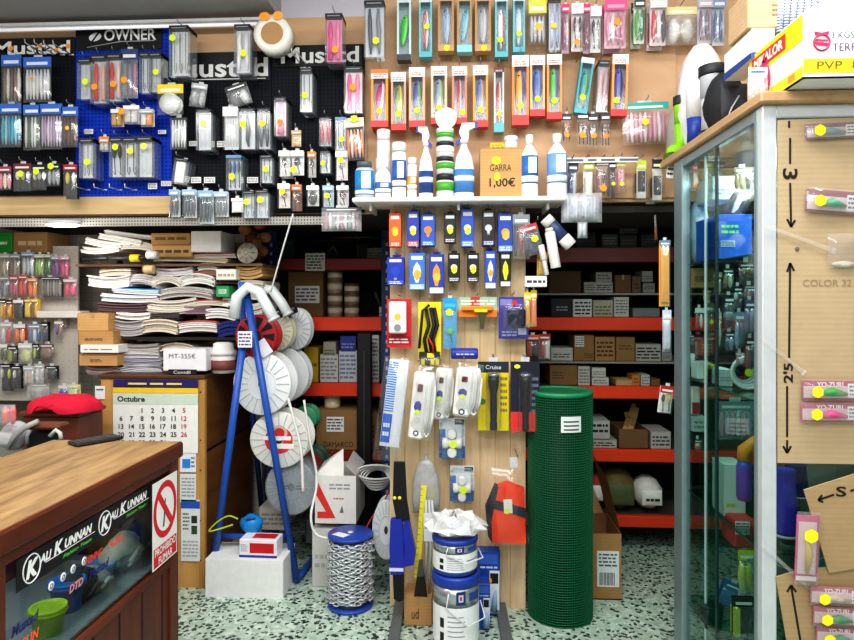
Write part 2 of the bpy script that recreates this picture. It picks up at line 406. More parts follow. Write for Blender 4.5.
def content(root, kind, w, h, d, n, cols, z0, z1):
    a = w*.44
    for i in range(n):
        x = -a+2*a*(i+.5)/n; c = cols[i % len(cols)]; m = mat(c, .35); mb = MB(); s = a/n
        if kind == 'worm':
            q = [(x+random.uniform(-.2,.2)*s, d*.45, z0+(z1-z0)*t) for t in (0,.25,.5,.75,1)]
            mb.tube(q, [min(s,.011)*q_ for q_ in (.4,.85,1.0,.9,.5)], m, 6); nm = 'soft_bait'
        elif kind == 'hook':
            L = z1-z0
            mb.tube([(x,d*.5,z1),(x,d*.5,z0+L*.12),(x+s*.4,d*.5,z0),(x+s*.8,d*.5,z0+L*.1),(x+s*.7,d*.5,z0+L*.25)], max(.0014, s*.16), m, 5); nm = 'fish_hook'
        elif kind == 'slab':
            mb.cbox(x-s*.8, d*.2, z0, x+s*.8, d*.8, z1, m); nm = 'slim_card'
        elif kind == 'ball':
            mb.ell((x, d*.45, (z0+z1)/2), s*.85, min(d*.5, s*.85), (z1-z0)/2, m); nm = 'bait'
        elif kind == 'jig':
            mb.ell((x, d*.45, z0+(z1-z0)*.75), s*.6, d*.4, (z1-z0)*.24, m); mb.tube([(x,d*.45,z0+(z1-z0)*.6),(x+s*.4,d*.45,z0),(x-s*.5,d*.45,z0+(z1-z0)*.12)], [.0025,.002,.001], mat('2B2B2B',.4), 5); nm = 'jig'
        elif kind == 'squid':
            mb.lathe([(1e-6,z1),(s*.4,z1-(z1-z0)*.05),(s*.65,z1-(z1-z0)*.3),(s*.45,z1-(z1-z0)*.55),(s*.7,z0),(1e-6,z0+.002)], m, 8, (x,d*.45,0), sy=.6); nm = 'squid_jig'
        elif kind == 'float':
            mb.lathe([(1e-6,z0),(s*.2,z0+(z1-z0)*.1),(s*.8,z0+(z1-z0)*.45),(s*.6,z0+(z1-z0)*.7),(s*.15,z1)], m, 8, (x,d*.45,0), ms=[m,m,mat('F4F4F0'),m]); nm = 'float'
        elif kind == 'reel':
            mb.lathe([(s*.3,0),(s*.9,0),(s*.9,d*.2),(s*.5,d*.25),(s*.5,d*.6),(s*.9,d*.65),(s*.9,d*.8)], m, 14, (x,d*.05,(z0+z1)/2), axis='Y'); nm = 'line_spool'
        mb.build(nm, root)
def packet(b, Yf, label, header='3C6FC8', card=None, kind='worm', n=5, cols=('EDEDED',), st=None, stp=(0,.5), d=.03, hh=.22, rot=0, box=False, board=None, name='tackle_packet', cat='fishing tackle', text=None, tcol=WH, zr=None, haze=.09, band=None, tab=True, str_=None, **k):
    loc, w, h = fit(b, Yf); r = thing(name, label, cat, loc, (0, rot, 0)); a = w/2
    dd = min(d, .03)
    if card or header:
        mb = MB()
        if card: mb.box(-a*.94, dd-.002, 0.003, a*.94, dd, h*.99, mat(card, .5))
        if header:
            y0 = .0005 if not card else dd-.004
            if not box: y0 = d*.25
            if box:
                mb.box(-a, -.001, h*(1-hh), a, d, h, mat(header, .5))
                for j in range(1, int(d/.03)): mb.box(-a*.9, .03*j, h*.02, a*.9, .03*j+.002, h*.97, mat(dk(card, .72), .5))
            else: mb.box(-a, y0, h*(1-hh), a, y0+.002, h, mat(header, .5))
            yb_ = -.0016 if box else y0-.0006
            mb.rect(-a*.75, h*(1-hh*.8), a*.75, h*(1-hh*.5), yb_, mat(band or ('8A9098' if box else 'F0F0F0'), .5))
        if card and not header: prints(mb, -a*.7, h*.82, a*.7, h*.93, dd-.0028, '555A66', 2)
        mb.build('header_card', r)
    c0, c1 = zr or (.07, 1-hh-.05 if header else .9)
    content(r, kind, w, h, dd if box else d, n, cols, h*c0, h*c1)
    mb = MB()
    if box:
        z1 = h*(1-hh*.2); fs = film('AEBBC8', .35, .12, .12); ff = film('F2F4FA', .05, .12, .08)
        mb.rect(-a, 0, a, z1, 0, ff); mb.quad((-a,0,0),(-a,d,0),(-a,d,z1),(-a,0,z1), fs); mb.quad((a,d,0),(a,0,0),(a,0,z1),(a,d,z1), fs); mb.quad((-a,0,0),(a,0,0),(a,d,0),(-a,d,0), fs); mb.quad((-a,d,0),(a,d,0),(a,d,z1),(-a,d,z1), fs)
        mb.build('clear_case', r)
    else:
        mb.pillow(-a, 0, a, h*(1-(hh if header else .03)), d*.3, d*.5, film('F2F4FA', haze)); mb.build('clear_bag', r)
    if st: sticker(r, w*stp[0], h*stp[1], -.004 if box else -d*.35, st, min(w*.26, str_ or .016))
    if tab:
        t = MB(); t.box(-a*.3, d*.5, h*.985, a*.3, d*.5+.0015, h+.012, mat('D8DADD', .5)); t.build('hang_tab', r)
    if board: peg(board, loc.x, loc.z+h+.015, Yf)
    return r
def bulbbox(b, Yf, label, c='2749B8', c2='5F8FE0', bulb='F6F2E4', st=YG, d=.055, board=None, rot=0, shape='bulb', sz=.55, name='bulb_box', cat='light bulb box', **k):
    loc, w, h = fit(b, Yf); r = thing(name, label, cat, loc, (0, rot, 0)); a = w/2
    mb = MB(); mb.cbox(-a, 0, 0, a, d, h, mat(c, .4), .002); mb.rect(-a*.9, h*.02, a*.9, h*.16, -.0005, mat(c2, .4)); mb.rect(-a*.7, h*.82, a*.7, h*.92, -.0005, mat('EAF0FA', .4)); 
    prints(mb, -a*.7, h*.03, a*.7, h*.14, -.001, 'F0F0F0', 2); mb.build('carton', r)
    t = MB(); t.box(-a*.5, d-.002, h-.002, a*.5, d, h+.014, mat(c, .4)); t.box(-a*.18, d-.0025, h+.004, a*.18, d-.0015, h+.009, mat(BK)); t.build('hang_tab', r)
    p = MB(); m = mat(bulb, .3, var=.03)
    zc = h*.5; R = a*.55
    if shape == 'bulb':
        pts = [(-R*.35,zc-R*1.5),(R*.35,zc-R*1.5),(R*.4,zc-R*.9)]+[(R*math.cos(t_),zc+R*math.sin(t_)) for t_ in [math.radians(q) for q in range(-40,221,20)]]+[(-R*.4,zc-R*.9)]
    else:
        pts = [(-R*.3,zc-h*.3),(R*.3,zc-h*.3),(R*.95,zc-h*.05),(R*.75,zc+h*.12),(0,zc+h*.26),(-R*.75,zc+h*.12),(-R*.95,zc-h*.05)]
    p.poly(pts, -.0015, m); p.box(-R*.3, -.002, zc-R*1.9, R*.3, -.0008, zc-R*1.45, mat('9A9CA0', .3)); p.build('bulb_picture', r)
    if st: sticker(r, a*.05, h*.42, -.003, st, a*.5, a*.62)
    if board: peg(board, loc.x, loc.z+h+.017, Yf)
    return r
def carton(b, Yf, label, c='B98F5E', d=.2, name='cardboard_box', cat='box', lab=None, tape=None, marks=None, lid=False, rot=0, text=None, tcol='2B2B2B', tpos=(0,.5,.7,.3), flaps=False, mm=None, zrot=0, **k):
    """closed carton: flaps with a seam, tape, paper label, printed marks"""
    loc, w, h = fit(b, Yf); r = thing(name, label, cat, loc, (0, rot, zrot)); a = w/2
    m = mm or (kraft(c) if c in KR else mat(c, .6))
    mb = MB()
    if flaps:
        t = .004
        mb.box(-a,0,0,a,t,h,m); mb.box(-a,d-t,0,a,d,h,m); mb.box(-a,t,0,-a+t,d-t,h,m); mb.box(a-t,t,0,a,d-t,h,m); mb.box(-a,0,0,a,d,t,m)
    else:
        mb.cbox(-a,0,0,a,d,h-.003,m,.003)
    mb.build('carton_body', r)
    if not flaps:
        f = MB(); f.cbox(-a,0,h-.004,a,d*.495,h,m,.001); f.build('lid_flap', r)
        f = MB(); f.cbox(-a,d*.505,h-.004,a,d,h,m,.001); f.build('lid_flap', r)
    if tape:
        f = MB(); f.box(-w*.07,-.001,h*.72,w*.07,-.0004,h,mat(tape,.3)); f.box(-w*.07,0,h+.0003,w*.07,d,h+.001,mat(tape,.3)); f.build('tape', r)
    if lab:
        x0,z0,x1,z1 = [q for q in lab[:4]]; lc = lab[4] if len(lab) > 4 else WH
        f = MB(); f.box(-a+w*x0,-.0012,h*z0,-a+w*x1,-.0003,h*z1,mat(lc,.6)); prints(f,-a+w*(x0+.04*(x1-x0)),h*(z0+.1*(z1-z0)),-a+w*(x1-.06*(x1-x0)),h*(z1-.08*(z1-z0)),-.0018,'50545A',4); f.build('paper_label', r)
    if marks:
        f = MB(); x0,z0,x1,z1 = marks[:4]; prints(f,-a+w*x0,h*z0,-a+w*x1,h*z1,-.0008,marks[4] if len(marks)>4 else '4A3826',marks[5] if len(marks)>5 else 3); f.build('printed_mark', r)
    if text: T(r, text, w*tpos[2], h*tpos[3], (w*tpos[0], -.0015, h*tpos[1]), tcol)
    return r
KR = set()
for _c in ('B98F5E','A57F52','C59C68','8A6A48','9A7850','6B5340','D2AE7C','E2C79C','BBA585','B09672','C2A682'): KR.add(_c)
def row(tail, Yf, items, board=None, base=None, prep='in', yjit=0):
    looks = [i[2] for i in items]; out = []
    for q, it in enumerate(items):
        b, fn, look = it[:3]; kw = dict(base or {}); kw.update(it[3] if len(it) > 3 else {})
        n = kw.pop('behind', 0); yf = kw.pop('Y', Yf)
        if looks.count(look) > 1: lab = f"{look}, {ORD[q]} from left {prep} {tail}"
        else: lab = f"{look} {prep} {tail}"
        r = fn(b, yf, lab, board=board, **kw); out.append(r); r['group'] = f"{r['category']} items {prep} {tail}"
        for j in range(n):
            dd = kw.get('d', .05)+.006
            short = ' '.join(look.split()[:5])
            l2 = f"{short} {'' if j else ''}behind the {ORD[q]} one {prep} {tail}" if n == 1 else f"{short}, {ORD[j+1]} back on peg {ORD[q]} {prep} {tail}"
            if len(l2.replace(',', ' ').split()) > 16: print('LONG', l2)
            dup(r, l2, (0, dd*(j+1), 0))
    return out
# ================================================================== the room
YU = 2.98     # face of the upper display wall
YS = 2.93     # face of the pine slat panel
YB = 4.25     # back wall
def sbox(name, x0, y0, z0, x1, y1, z1, m):
    mb = MB(); mb.box(x0,y0,z0,x1,y1,z1,m); return struct(mb, name)
sbox('floor', -2.7,-1.6,-.05,2.5,YB+.05,0, terrazzo())
zc = P(140,24,YU).z
xs = P(281,15,YU).x
sbox('ceiling', -2.7,-1.6,zc,xs,YB+.05,zc+.5, mat('A9A8AB',.8,var=.05,scale=5))
sbox('ceiling_upper', xs,-1.6,zc+.45,2.5,YB+.05,zc+.5, mat('C9C8CE',.8,var=.04,scale=5))
sbox('wall_back', -2.7,YB,0,2.5,YB+.05,zc+.45, mat('B9B1A6',.8,var=.08,scale=4))
sbox('wall_left', -2.7,-1.6,0,-2.6,YB,zc, mat('C9C4BC',.8,var=.06,scale=4))
sbox('wall_right', 2.4,-1.6,0,2.5,YB,zc+.45, mat('C9C4BC',.8,var=.06,scale=4))
xt = P(262,300,3.85).x
sbox('wall_alcove', -2.6,3.85,0,xt,3.9,1.86, tilewall())
# upper display wall (tan boards) over the alcove, and its underside
zl = P(300,214,YU).z; zr_ = P(600,200,YU).z
mb = MB(); tan = wood('D0A880','DDBB97','X',2,.55,4)
zt1 = P(100,27,YU).z
mb.box(-2.6,YU,zl-.0,P(375,0,YU).x,YU+.03,zt1+.02,tan); mb.box(P(375,0,YU).x,YU,P(600,202,YU).z,2.4,YU+.03,zc+.2,tan)
struct(mb,'wall_display')
sbox('wall_display_upper', xs,YU+.005,zt1+.02,P(375,0,YU).x,YU+.03,zc+.45, mat('D5D3DE',.8,var=.03))
mb = MB(); mb.box(-2.6,YU+.03,zl+.0,2.4,YB,zl+.03,mat('3A3634',.8)); struct(mb,'trim_soffit')
# beige fascia strip under the boards
mb = MB(); a = P(0,215,YU-.02); b = P(172,196,YU-.02); mb.box(-2.55,YU-.02,a.z,b.x,YU,b.z,wood('CDAE7C','DCC294','X',3,.5)); struct(mb,'trim_fascia')
# ---- fluorescent fitting at the ceiling
t = thing('ceiling_light','long white fluorescent fitting under ceiling above the blue board','ceiling light',(P(85,26,2.9).x,2.9,P(85,27,2.9).z))
mb = MB(); mb.cbox(-.62,-.03,0,.9,.03,.014,mat('D9DBDD',.4)); mb.build('housing',t)
mb = MB(); mb.lathe([(.007,-.58),(.007,.86)],mat('F6F7FA',.4,emit=.35,var=.01),10,(0,-.0,-.006),axis='X'); mb.build('tube',t)
# ---- perforated steel angle under the boards, with the round lamp
def angle(x0,x1,py0,py1,Y,label):
    a = P(x0,py1,Y); b = P(x1,py0,Y)
    t = thing('slotted_angle_beam',label,'metal beam',((a.x+b.x)/2,Y,a.z)); w = b.x-a.x; h = b.z-a.z
    mb = MB(); mb.box(-w/2,0,0,w/2,.002,h,dots('A7A49E','3A3836',70,.24)); mb.box(-w/2,.002,h-.003,w/2,.12,h,mat('8E8B86',.4,.5)); mb.build('front_flange',t)
    mb = MB(); mb.box(-w/2,.002,0,w/2,.03,.003,mat('77757A',.4,.5)); mb.build('lower_lip',t); return t
angle(-60,340,216,227,2.90,'perforated grey steel angle beam beneath the hanging fishing tackle boards')
p = P(63,223,2.86); t = thing('round_lamp','glowing round white lamp fixed beneath beige strip at far left','lamp',(p.x,p.y,p.z-.012))
mb = MB(); mb.lathe([(.075,.012),(.075,.0),(.06,-.004),(1e-6,-.006)],mat('FFFFFF',.4,emit=6,var=0),20,sx=1,sy=.6); mb.build('diffuser',t)
mb = MB(); mb.lathe([(.082,.02),(.082,.006),(.075,.004)],mat('C9CBCE',.4),20,sy=.62); mb.build('rim',t)
# ================================================================== boards
def board(name,label,x0,y0,x1,y1,Y,m,cat='display board',th=.012):
    a = P(x0,y1,Y); b = P(x1,y0,Y); w = b.x-a.x; h = b.z-a.z
    r = thing(name,label,cat,((a.x+b.x)/2,Y,a.z)); mb = MB(); mb.box(-w/2,0,0,w/2,th,h,m); mb.build('panel',r)
    return r,w,h
blk = dots('1B1D24','08090B',55,.2); blu = dots('1740C4','0C1F66',55,.22)
YP = YU-.014
def header(r,w,h,Yr,px,txt,tb,m='14151A',tc='F2F2F2',bold=.02):
    a = P(px[0],px[3],YP-.004); b = P(px[2],px[1],YP-.004); L = Vector(r.location)
    mb = MB(); mb.box(a.x-L.x,-.004,a.z-L.z,b.x-L.x,-.0005,b.z-L.z,mat(m,.5)); o = mb.build('header_strip',r)
    c0 = P(tb[0],tb[3],YP-.006); c1 = P(tb[2],tb[1],YP-.006)
    T(o,txt,c1.x-c0.x,c1.z-c0.z,((c0.x+c1.x)/2-L.x,-.0055,(c0.z+c1.z)/2-L.z),tc,bold=bold)
    return o
A,w,h = board('pegboard','black pegboard at far left with white brand lettering across its top','-20',0,0,0,0,None) if False else board('pegboard','black pegboard with white lettering dotted with orange price stickers',-45,38,75,196,YP,blk)
hA = header(A,w,h,YP,(-45,37,75,57),'Mustad',(-7,40,70,55),bold=.022)
L = Vector(A.location)
for (px,py) in ((11,48),(40,46),(56,50),(68,46)):
    c = P(px,py,YP-.008)-L; mb = MB(); disc(mb,c.x,c.z,-.007,.012,mat(OR,.6,var=.03,emit=.1)); mb.build('price_sticker',A)  # orange dots get a slight added glow too
B,w,h = board('pegboard','blue pegboard with black logo header',75.7,25,171.6,203,YP,blu)
hB = header(B,w,h,YP,(76,26,162,51),'OWNER',(104,28,156,41))
L = Vector(B.location)
mb = MB()
for dx in (0,.018):
    pts = []
    for i in range(14):
        g = 2*PI*i/14; x = .030*math.cos(g); z = .021*math.sin(g); pts.append((x*1.0+.35*z+dx,z))
    c = P(95,37,YP-.006)-L
    if dx == 0: mb.poly([(c.x+x,c.z+z) for x,z in pts],-.0052,mat('E8E8EA',.4))
    else: mb.prism([(c.x-.018,c.z-.02),(c.x-.008,c.z-.02),(c.x+.022,c.z+.02),(c.x+.012,c.z+.02)],-.0062,-.0055,mat('14151A',.5))
mb.build('logo_emblem',hB)
c0 = P(88,48,YP)-L; c1 = P(155,41,YP)-L; mb = MB()
mb.tube([(c0.x,-.006,c0.z),(c0.x*.5+c1.x*.5,-.006,(c0.z+c1.z)/2+.012),(c1.x,-.006,c1.z)],.0022,mat('CFCFD4'),4); mb.build('logo_swoosh',hB)
Cb,w,h = board('pegboard','black pegboard with large underlined white lettering beside the blue board',172.4,51,271.4,215,YP,blk)
header(Cb,w,h,YP,(172.6,51,270,82),'Mustad',(174,57,268,78),bold=.022)
L = Vector(Cb.location); c0 = P(196,80,YP)-L; c1 = P(266,79,YP)-L; mb = MB(); mb.box(c0.x,-.0058,c0.z-.002,c1.x,-.0048,c0.z+.002,mat(WH)); mb.build('underline',Cb)
D,w,h = board('pegboard','black pegboard next to the tan wall with lettering under tape roll',272,44,364.5,213,YP-.002,blk)
header(D,w,h,YP,(272,44,362,67),'Mustad',(281,46,359,64),bold=.022)
# tan wall pegs hang on this centre panel
E,w,h = board('display_panel','tan wood panel behind the rows of boxed lures',368,-20,676,200,YP,wood('C9A07A','D8B592','X',2,.55,4))
# ---- slat panel of the gondola
SP,w,h = board('slat_panel','tall pale pine slat panel hung with bulbs, torches and power strips',390,205,525.5,606,YS,wood('D2B48C','E6CEA8','Z',4,.5,7),th=.02)
mb = MB()
for i in range(1,9):
    x = -w/2+w*i/9; mb.box(x-.0012,-.0006,.0,x+.0012,.0005,h,mat('A98A61',.7))
mb.build('slat_groove',SP)
mb = MB(); mb.box(-w/2,-.012,-.035,w/2,.03,.001,mat('1B1A19',.6)); mb.build('skirting',SP)
for s,(pa,pb) in (('l',((401,600),(393,648))),('r',((500,606),(508,650)))):
    a = PZ(*pa); b = PZ(*pb); mb = MB(); d = (b-a); n = Vector((d.y,-d.x,0)).normalized()*.022
    z = .028
    mb.add([a-n,a+n,b+n,b-n]+[q+Vector((0,0,z)) for q in (a-n,a+n,b+n,b-n)],[(3,2,1,0),(4,5,6,7),(0,1,5,4),(1,2,6,5),(2,3,7,6),(3,0,4,7)],mat('6E7378',.45,.3))
    o = mb.build('floor_foot',SP); o.location = -Vector(SP.location)
# ================================================================== packets on the boards
Yf = 2.86
W1 = ('F4F4F2','E3E6EA')
BL = '3C74D6'
row("the far left board's top row",Yf,[
 ((0,54,20,104),packet,'blue-topped bag of brown and white soft baits',dict(cols=('8A6A5C','E9E4E0','6E5148'),n=5)),
 ((22,56,50,102),packet,'blue-topped bag of plain white soft baits',dict(cols=W1,n=7,st=OR,stp=(-.1,.5),str_=.008)),
],A,dict(header=BL))
row("the far left board's middle row",Yf,[
 ((-2,103,20,147),packet,'blue-topped bag of turquoise fringe baits',dict(cols=('34B6D6','8FE0EA','2A93C0'),n=6)),
 ((22,104,39,150),packet,'blue-topped bag of white and dark green baits',dict(cols=('EDEFF0','4E6B4A','D4DCDD'),n=5)),
 ((38,103,61,149),packet,'blue-topped bag of mauve fringe baits',dict(cols=('C9B4CF','B59CC0','E2D6E6'),n=7)),
 ((60,106,77,147),packet,'blue-topped bag of brown baits with yellow sticker',dict(cols=('5B3428','6E4130'),n=4,st='FFC928',stp=(0,.45),str_=.01)),
],A,dict(header=BL))
row("the far left board's bottom row",Yf,[
 ((-4,166,10,190),packet,'maroon-topped bag of pink and cream lures',dict(header='A23A5E',cols=('E88AA2','F2E3C8'),n=3,kind='ball')),
 ((12,163,30,191),packet,'maroon-topped bag of white lures, yellow sticker',dict(header='7B2F45',cols=('EDEDED','D9C9C9'),n=3,kind='jig',st=YG,stp=(.05,.6))),
 ((30,164,45,190),packet,'small black-topped bag of white lures with yellow sticker',dict(header='1F2024',cols=('F2F2EE','C9CCD2'),n=3,kind='jig',st=YG,stp=(0,.7))),
 ((45,163,59,186),packet,'small grey bag with yellow sticker on black top',dict(header='222326',cols=('AEB4BA','9298A0'),n=3,kind='ball',st=YG,stp=(0,.85))),
 ((62,164,76,199),packet,'narrow black card with red top and yellow lure',dict(header='B3262E',card='17181C',cols=('E9D22A','F0F0F0'),n=2,kind='jig',hh=.16)),
],A)
CLR = dict(header='2A2B30',box=True,card='DDE2E8',hh=.1,d=.09)
row("the blue board's top row",Yf,[
 ((77,58,91,99),packet,'slim clear box of white hooks with yellow sticker',dict(CLR,kind='hook',cols=('C9CCD2',),n=3,st=YG,stp=(.1,.42))),
 ((90,54,106,103),packet,'clear pack of red and white squid jigs',dict(CLR,kind='squid',cols=('E2483E','F0B9A8'),n=2,st=OR,stp=(-.2,.33))),
 ((106,53,121,101),packet,'clear pack of red squid jigs with orange sticker',dict(CLR,kind='squid',cols=('DE3B34','F5D9D0'),n=2,st=OR,stp=(0,.35))),
 ((120,48,137,98),packet,'clear bag of green, violet and pink lures',dict(header='3B4A7A',cols=('6E8F52','7A6AA0','D9566A'),n=3,kind='squid',st=OR,stp=(-.2,.35),haze=.2)),
 ((139,52,149,93),packet,'slim clear box of dark wire leaders',dict(CLR,kind='hook',cols=('4A4E55',),n=2)),
 ((149,52,161,92),packet,'slim clear box with white card and yellow sticker',dict(CLR,kind='hook',cols=('9EA3AB',),n=3,st=YG,stp=(.1,.5))),
],B)
row("the blue board's middle row",Yf,[
 ((109,108,121,126),packet,'small white pack with yellow band',dict(header='E8E4D4',card='EFEFEC',cols=('D8A23A',),n=2,kind='slab',d=.05)),
 ((121,104,137,123),packet,'small white pack with orange sticker',dict(header='F2F2EF',card='EFEFEC',cols=('E3E3E3',),n=2,kind='slab',d=.07,st=OR,stp=(-.3,.55))),
 ((138,108,152,126),packet,'small white pack with orange corner',dict(header='B9C4C8',card='EFEFEC',cols=('E7EAEA','F09A3A'),n=2,kind='slab',d=.05)),
 ((156,83,182,114),packet,'clear bag of coiled white line under yellow header',dict(header='F0D21E',cols=('E3E4E4',),n=1,kind='reel',hh=.3,d=.05,Y=2.83)),
],B)
row("the blue board's lower row",Yf,[
 ((79,138,93,178),packet,'clear hook box with yellow sticker low down',dict(CLR,kind='hook',cols=('7E858C',),n=3,st=YG,stp=(.1,.4))),
 ((98,136,108,151),packet,'tiny pack with orange top',dict(header='E98A2B',card='EDEDED',cols=('C9C9C9',),n=2,kind='slab',hh=.4)),
 ((109,137,122,177),packet,'clear box of black trebles with yellow sticker',dict(CLR,kind='jig',cols=('23262B',),n=2,st=YG,stp=(0,.75))),
 ((122,137,136,177),packet,'clear box of grey trebles with yellow sticker',dict(CLR,kind='hook',cols=('5A6068',),n=2,st=YG,stp=(.1,.65))),
 ((136,136,152,177),packet,'clear box with white card and pale yellow sticker',dict(CLR,kind='hook',cols=('D9DCE0',),n=3,st='E9F05A',stp=(0,.75))),
],B)
def bare(bd,px,py,Yb=YP,L=.09):
    a = P(px,py,Yb); mb = MB(); mb.tube([a,a+Vector((0,-L,-.002)),a+Vector((0,-L-.004,.014))],.003,mat('D5D8DC',.3,.6),5); mb.tube([a+Vector((-.012,-.003,0)),a+Vector((.012,-.003,0))],.004,mat('E8EAEE',.3,.3),5)
    o = mb.build('empty_hook',bd); o.location = -Vector(bd.location)
for px in (88,105,120,135): bare(B,px,190)
for px,py in ((45,54),(54,54),(63,55),(72,55)): bare(A,px,py,L=.14)
for px,py in ((303,68),(308,68),(335,66)): bare(D,px,py,L=.2)
def tag(bd,x0,y0,x1,y1,Y,nm='price_tag',c='F1F1EE'):
    a = P(x0,y1,Y); b = P(x1,y0,Y); mb = MB(); mb.box(a.x,Y,a.z,b.x,Y+.002,b.z,mat(c,.5)); prints(mb,a.x+.003,a.z+.002,b.x-.003,b.z-.002,Y-.0006,'7A7D84',3)
    mb.tube([((a.x+b.x)/2,Y+.001,(a.z+b.z)/2),((a.x+b.x)/2,YP,(a.z+b.z)/2)],.0018,STEEL(),4)
    o = mb.build(nm,bd); o.location = -Vector(bd.location)
for q in ((148,183,157,189),(161,181,171,186),(158,130,166,134),(84,129,93,134)): tag(B,*q,YP-.03)
for q in ((191,177,201,183),(204,177,215,183),(247,177,258,183),(189,141,197,146),(217,141,228,147)): tag(Cb,*q,YP-.05)
for q in ((265,140,271,147),): tag(Cb,*q,YP-.05)
DEEP = dict(header='2A2B30',box=True,card='DCE1E6',hh=.08,d=.1)
row("the boards' top",2.80,[
 ((169,25,188,76),packet,'tall deep clear box of green-white leaders',dict(DEEP,kind='hook',cols=('9AAE9A','6E7A78'),n=3,st=YG,stp=(-.3,.75))),
 ((234,24,250,73),packet,'tall deep clear box of white lures',dict(DEEP,kind='worm',cols=('F4F4F4','E9E9EC'),n=2,st=YG,stp=(.1,.4))),
 ((325,13,342,62),packet,'tall box of bright pink squid jigs with orange sticker',dict(DEEP,card='F3A8C8',kind='squid',cols=('EE4C9A','F48FBC'),n=2,st=OR,stp=(.1,.25))),
 ((364,0,384,57),packet,'tall clear pack of dark eels with yellow sticker',dict(DEEP,kind='worm',cols=('5A5F6C','8A909E'),n=2,st=YG,stp=(.1,.28),d=.06)),
],Cb,prep='at')
row("the black boards' upper row",Yf,[
 ((187,82,203,106),packet,'grey bag with white card hanging above white strips',dict(header='BFC2C6',cols=('9A9EA4','D6D8DB'),n=2,kind='ball',haze=.3,d=.06,rot=.15)),
 ((229,82,252,105),packet,'crumpled dark grey bag with white corner',dict(header='3A3C42',cols=('4A4D55','E3E4E6'),n=2,kind='ball',haze=.25,d=.06,rot=-.3)),
 ((300,68,312,112),packet,'deep clear box of trebles with yellow sticker',dict(DEEP,kind='hook',cols=('6A7078',),n=2,st=YG,stp=(-.1,.38))),
 ((344,66,362,113),packet,'white box of bright pink jigs with orange sticker',dict(DEEP,card='F6F0F4',kind='squid',cols=('F0559F','F28CBE'),n=2,st=OR,stp=(0,.55))),
],Cb)
row("the black boards' second row",Yf,[
 ((169,116,186,149),packet,'clear bag of white strip baits',dict(header=None,kind='worm',cols=('F2F2F2','D4D8DC'),n=5)),
 ((196,109,211,150),packet,'clear box of white hooks with pale yellow sticker',dict(DEEP,kind='hook',cols=('C5CACF',),n=3,st='E6F07A',stp=(0,.65),behind=1)),
 ((222,106,237,149),packet,'rounded white card of fine white hooks',dict(header='F4F4F2',card='F1F1F1',kind='hook',cols=('B9BEC4',),n=5)),
 ((239,108,255,149),packet,'clear box of one dark eel with yellow sticker',dict(DEEP,kind='worm',cols=('4C545C',),n=1,st=YG,stp=(-.25,.6))),
 ((257,108,270,149),packet,'clear box of two dark eels with yellow sticker',dict(DEEP,kind='worm',cols=('5A6470','454C55'),n=2,st=YG,stp=(-.1,.62))),
 ((274,97,286,136),packet,'slim box of pink jig with orange block sticker',dict(DEEP,card='F2D8E4',kind='squid',cols=('EA7FAE',),n=1,st='FF8A2A',stp=(0,.35))),
 ((291,130,301,147),packet,'small blank kraft card',dict(header='C9A47A',card='D2AE7C',cols=('D2AE7C',),n=1,kind='slab',d=.01,haze=.05)),
 ((319,117,331,146),packet,'clear box of reddish jigs',dict(DEEP,kind='worm',cols=('C0606A','D9A0A8'),n=3)),
 ((335,117,346,150),packet,'clear box of blue trebles with yellow sticker',dict(DEEP,header='6E9AC8',kind='hook',cols=('54606C',),n=2,st=YG,stp=(.1,.33))),
 ((346,117,366,160),packet,'clear bag of orange and white worms with yellow sticker',dict(header='D9C9B4',kind='worm',cols=('F08A4A','F6E6D8'),n=5,st=YG,stp=(.05,.95),rot=-.06)),
],Cb)
row("the black boards' third row",Yf,[
 ((171,158,184,184),packet,'tilted slim white box',dict(DEEP,card='F4F4F2',kind='slab',cols=('F0F0EE',),n=1,rot=.14)),
 ((226,155,241,190),packet,'clear box of jigs with blue top and yellow sticker',dict(DEEP,header='6A93C4',kind='jig',cols=('5A6474','3E6FB0'),n=3,st=YG,stp=(-.1,.38))),
 ((260,155,272,183),packet,'clear box of small hooks with yellow sticker',dict(DEEP,kind='hook',cols=('6E757D',),n=2,st=YG,stp=(0,.5))),
 ((278,150,289,176),packet,'white rounded blister of dark lure',dict(header='F0F0EE',card='EFEFEF',kind='jig',cols=('3A3C40',),n=1,behind=1)),
 ((290,150,303,175),packet,'white rounded blister of black lure with yellow sticker',dict(header='F0F0EE',card='EFEFEF',kind='jig',cols=('2A2A2E',),n=1,st=YG,stp=(-.2,.2))),
 ((307,151,315,177),packet,'orange-topped card of dark and orange lure',dict(header='F08A2A',card='C9C4C0',kind='jig',cols=('3C3A3A','E98130'),n=1)),
 ((320,151,330,173),packet,'clear box of grey lure with yellow sticker',dict(DEEP,kind='jig',cols=('7C838B',),n=1,st=YG,stp=(-.2,.45))),
 ((335,150,347,180),packet,'white blister of one shiny spoon with yellow sticker',dict(header='F2F2F0',card='F2E9EA',kind='jig',cols=('9AA2AC',),n=1,st=YG,stp=(0,.65))),
],Cb)
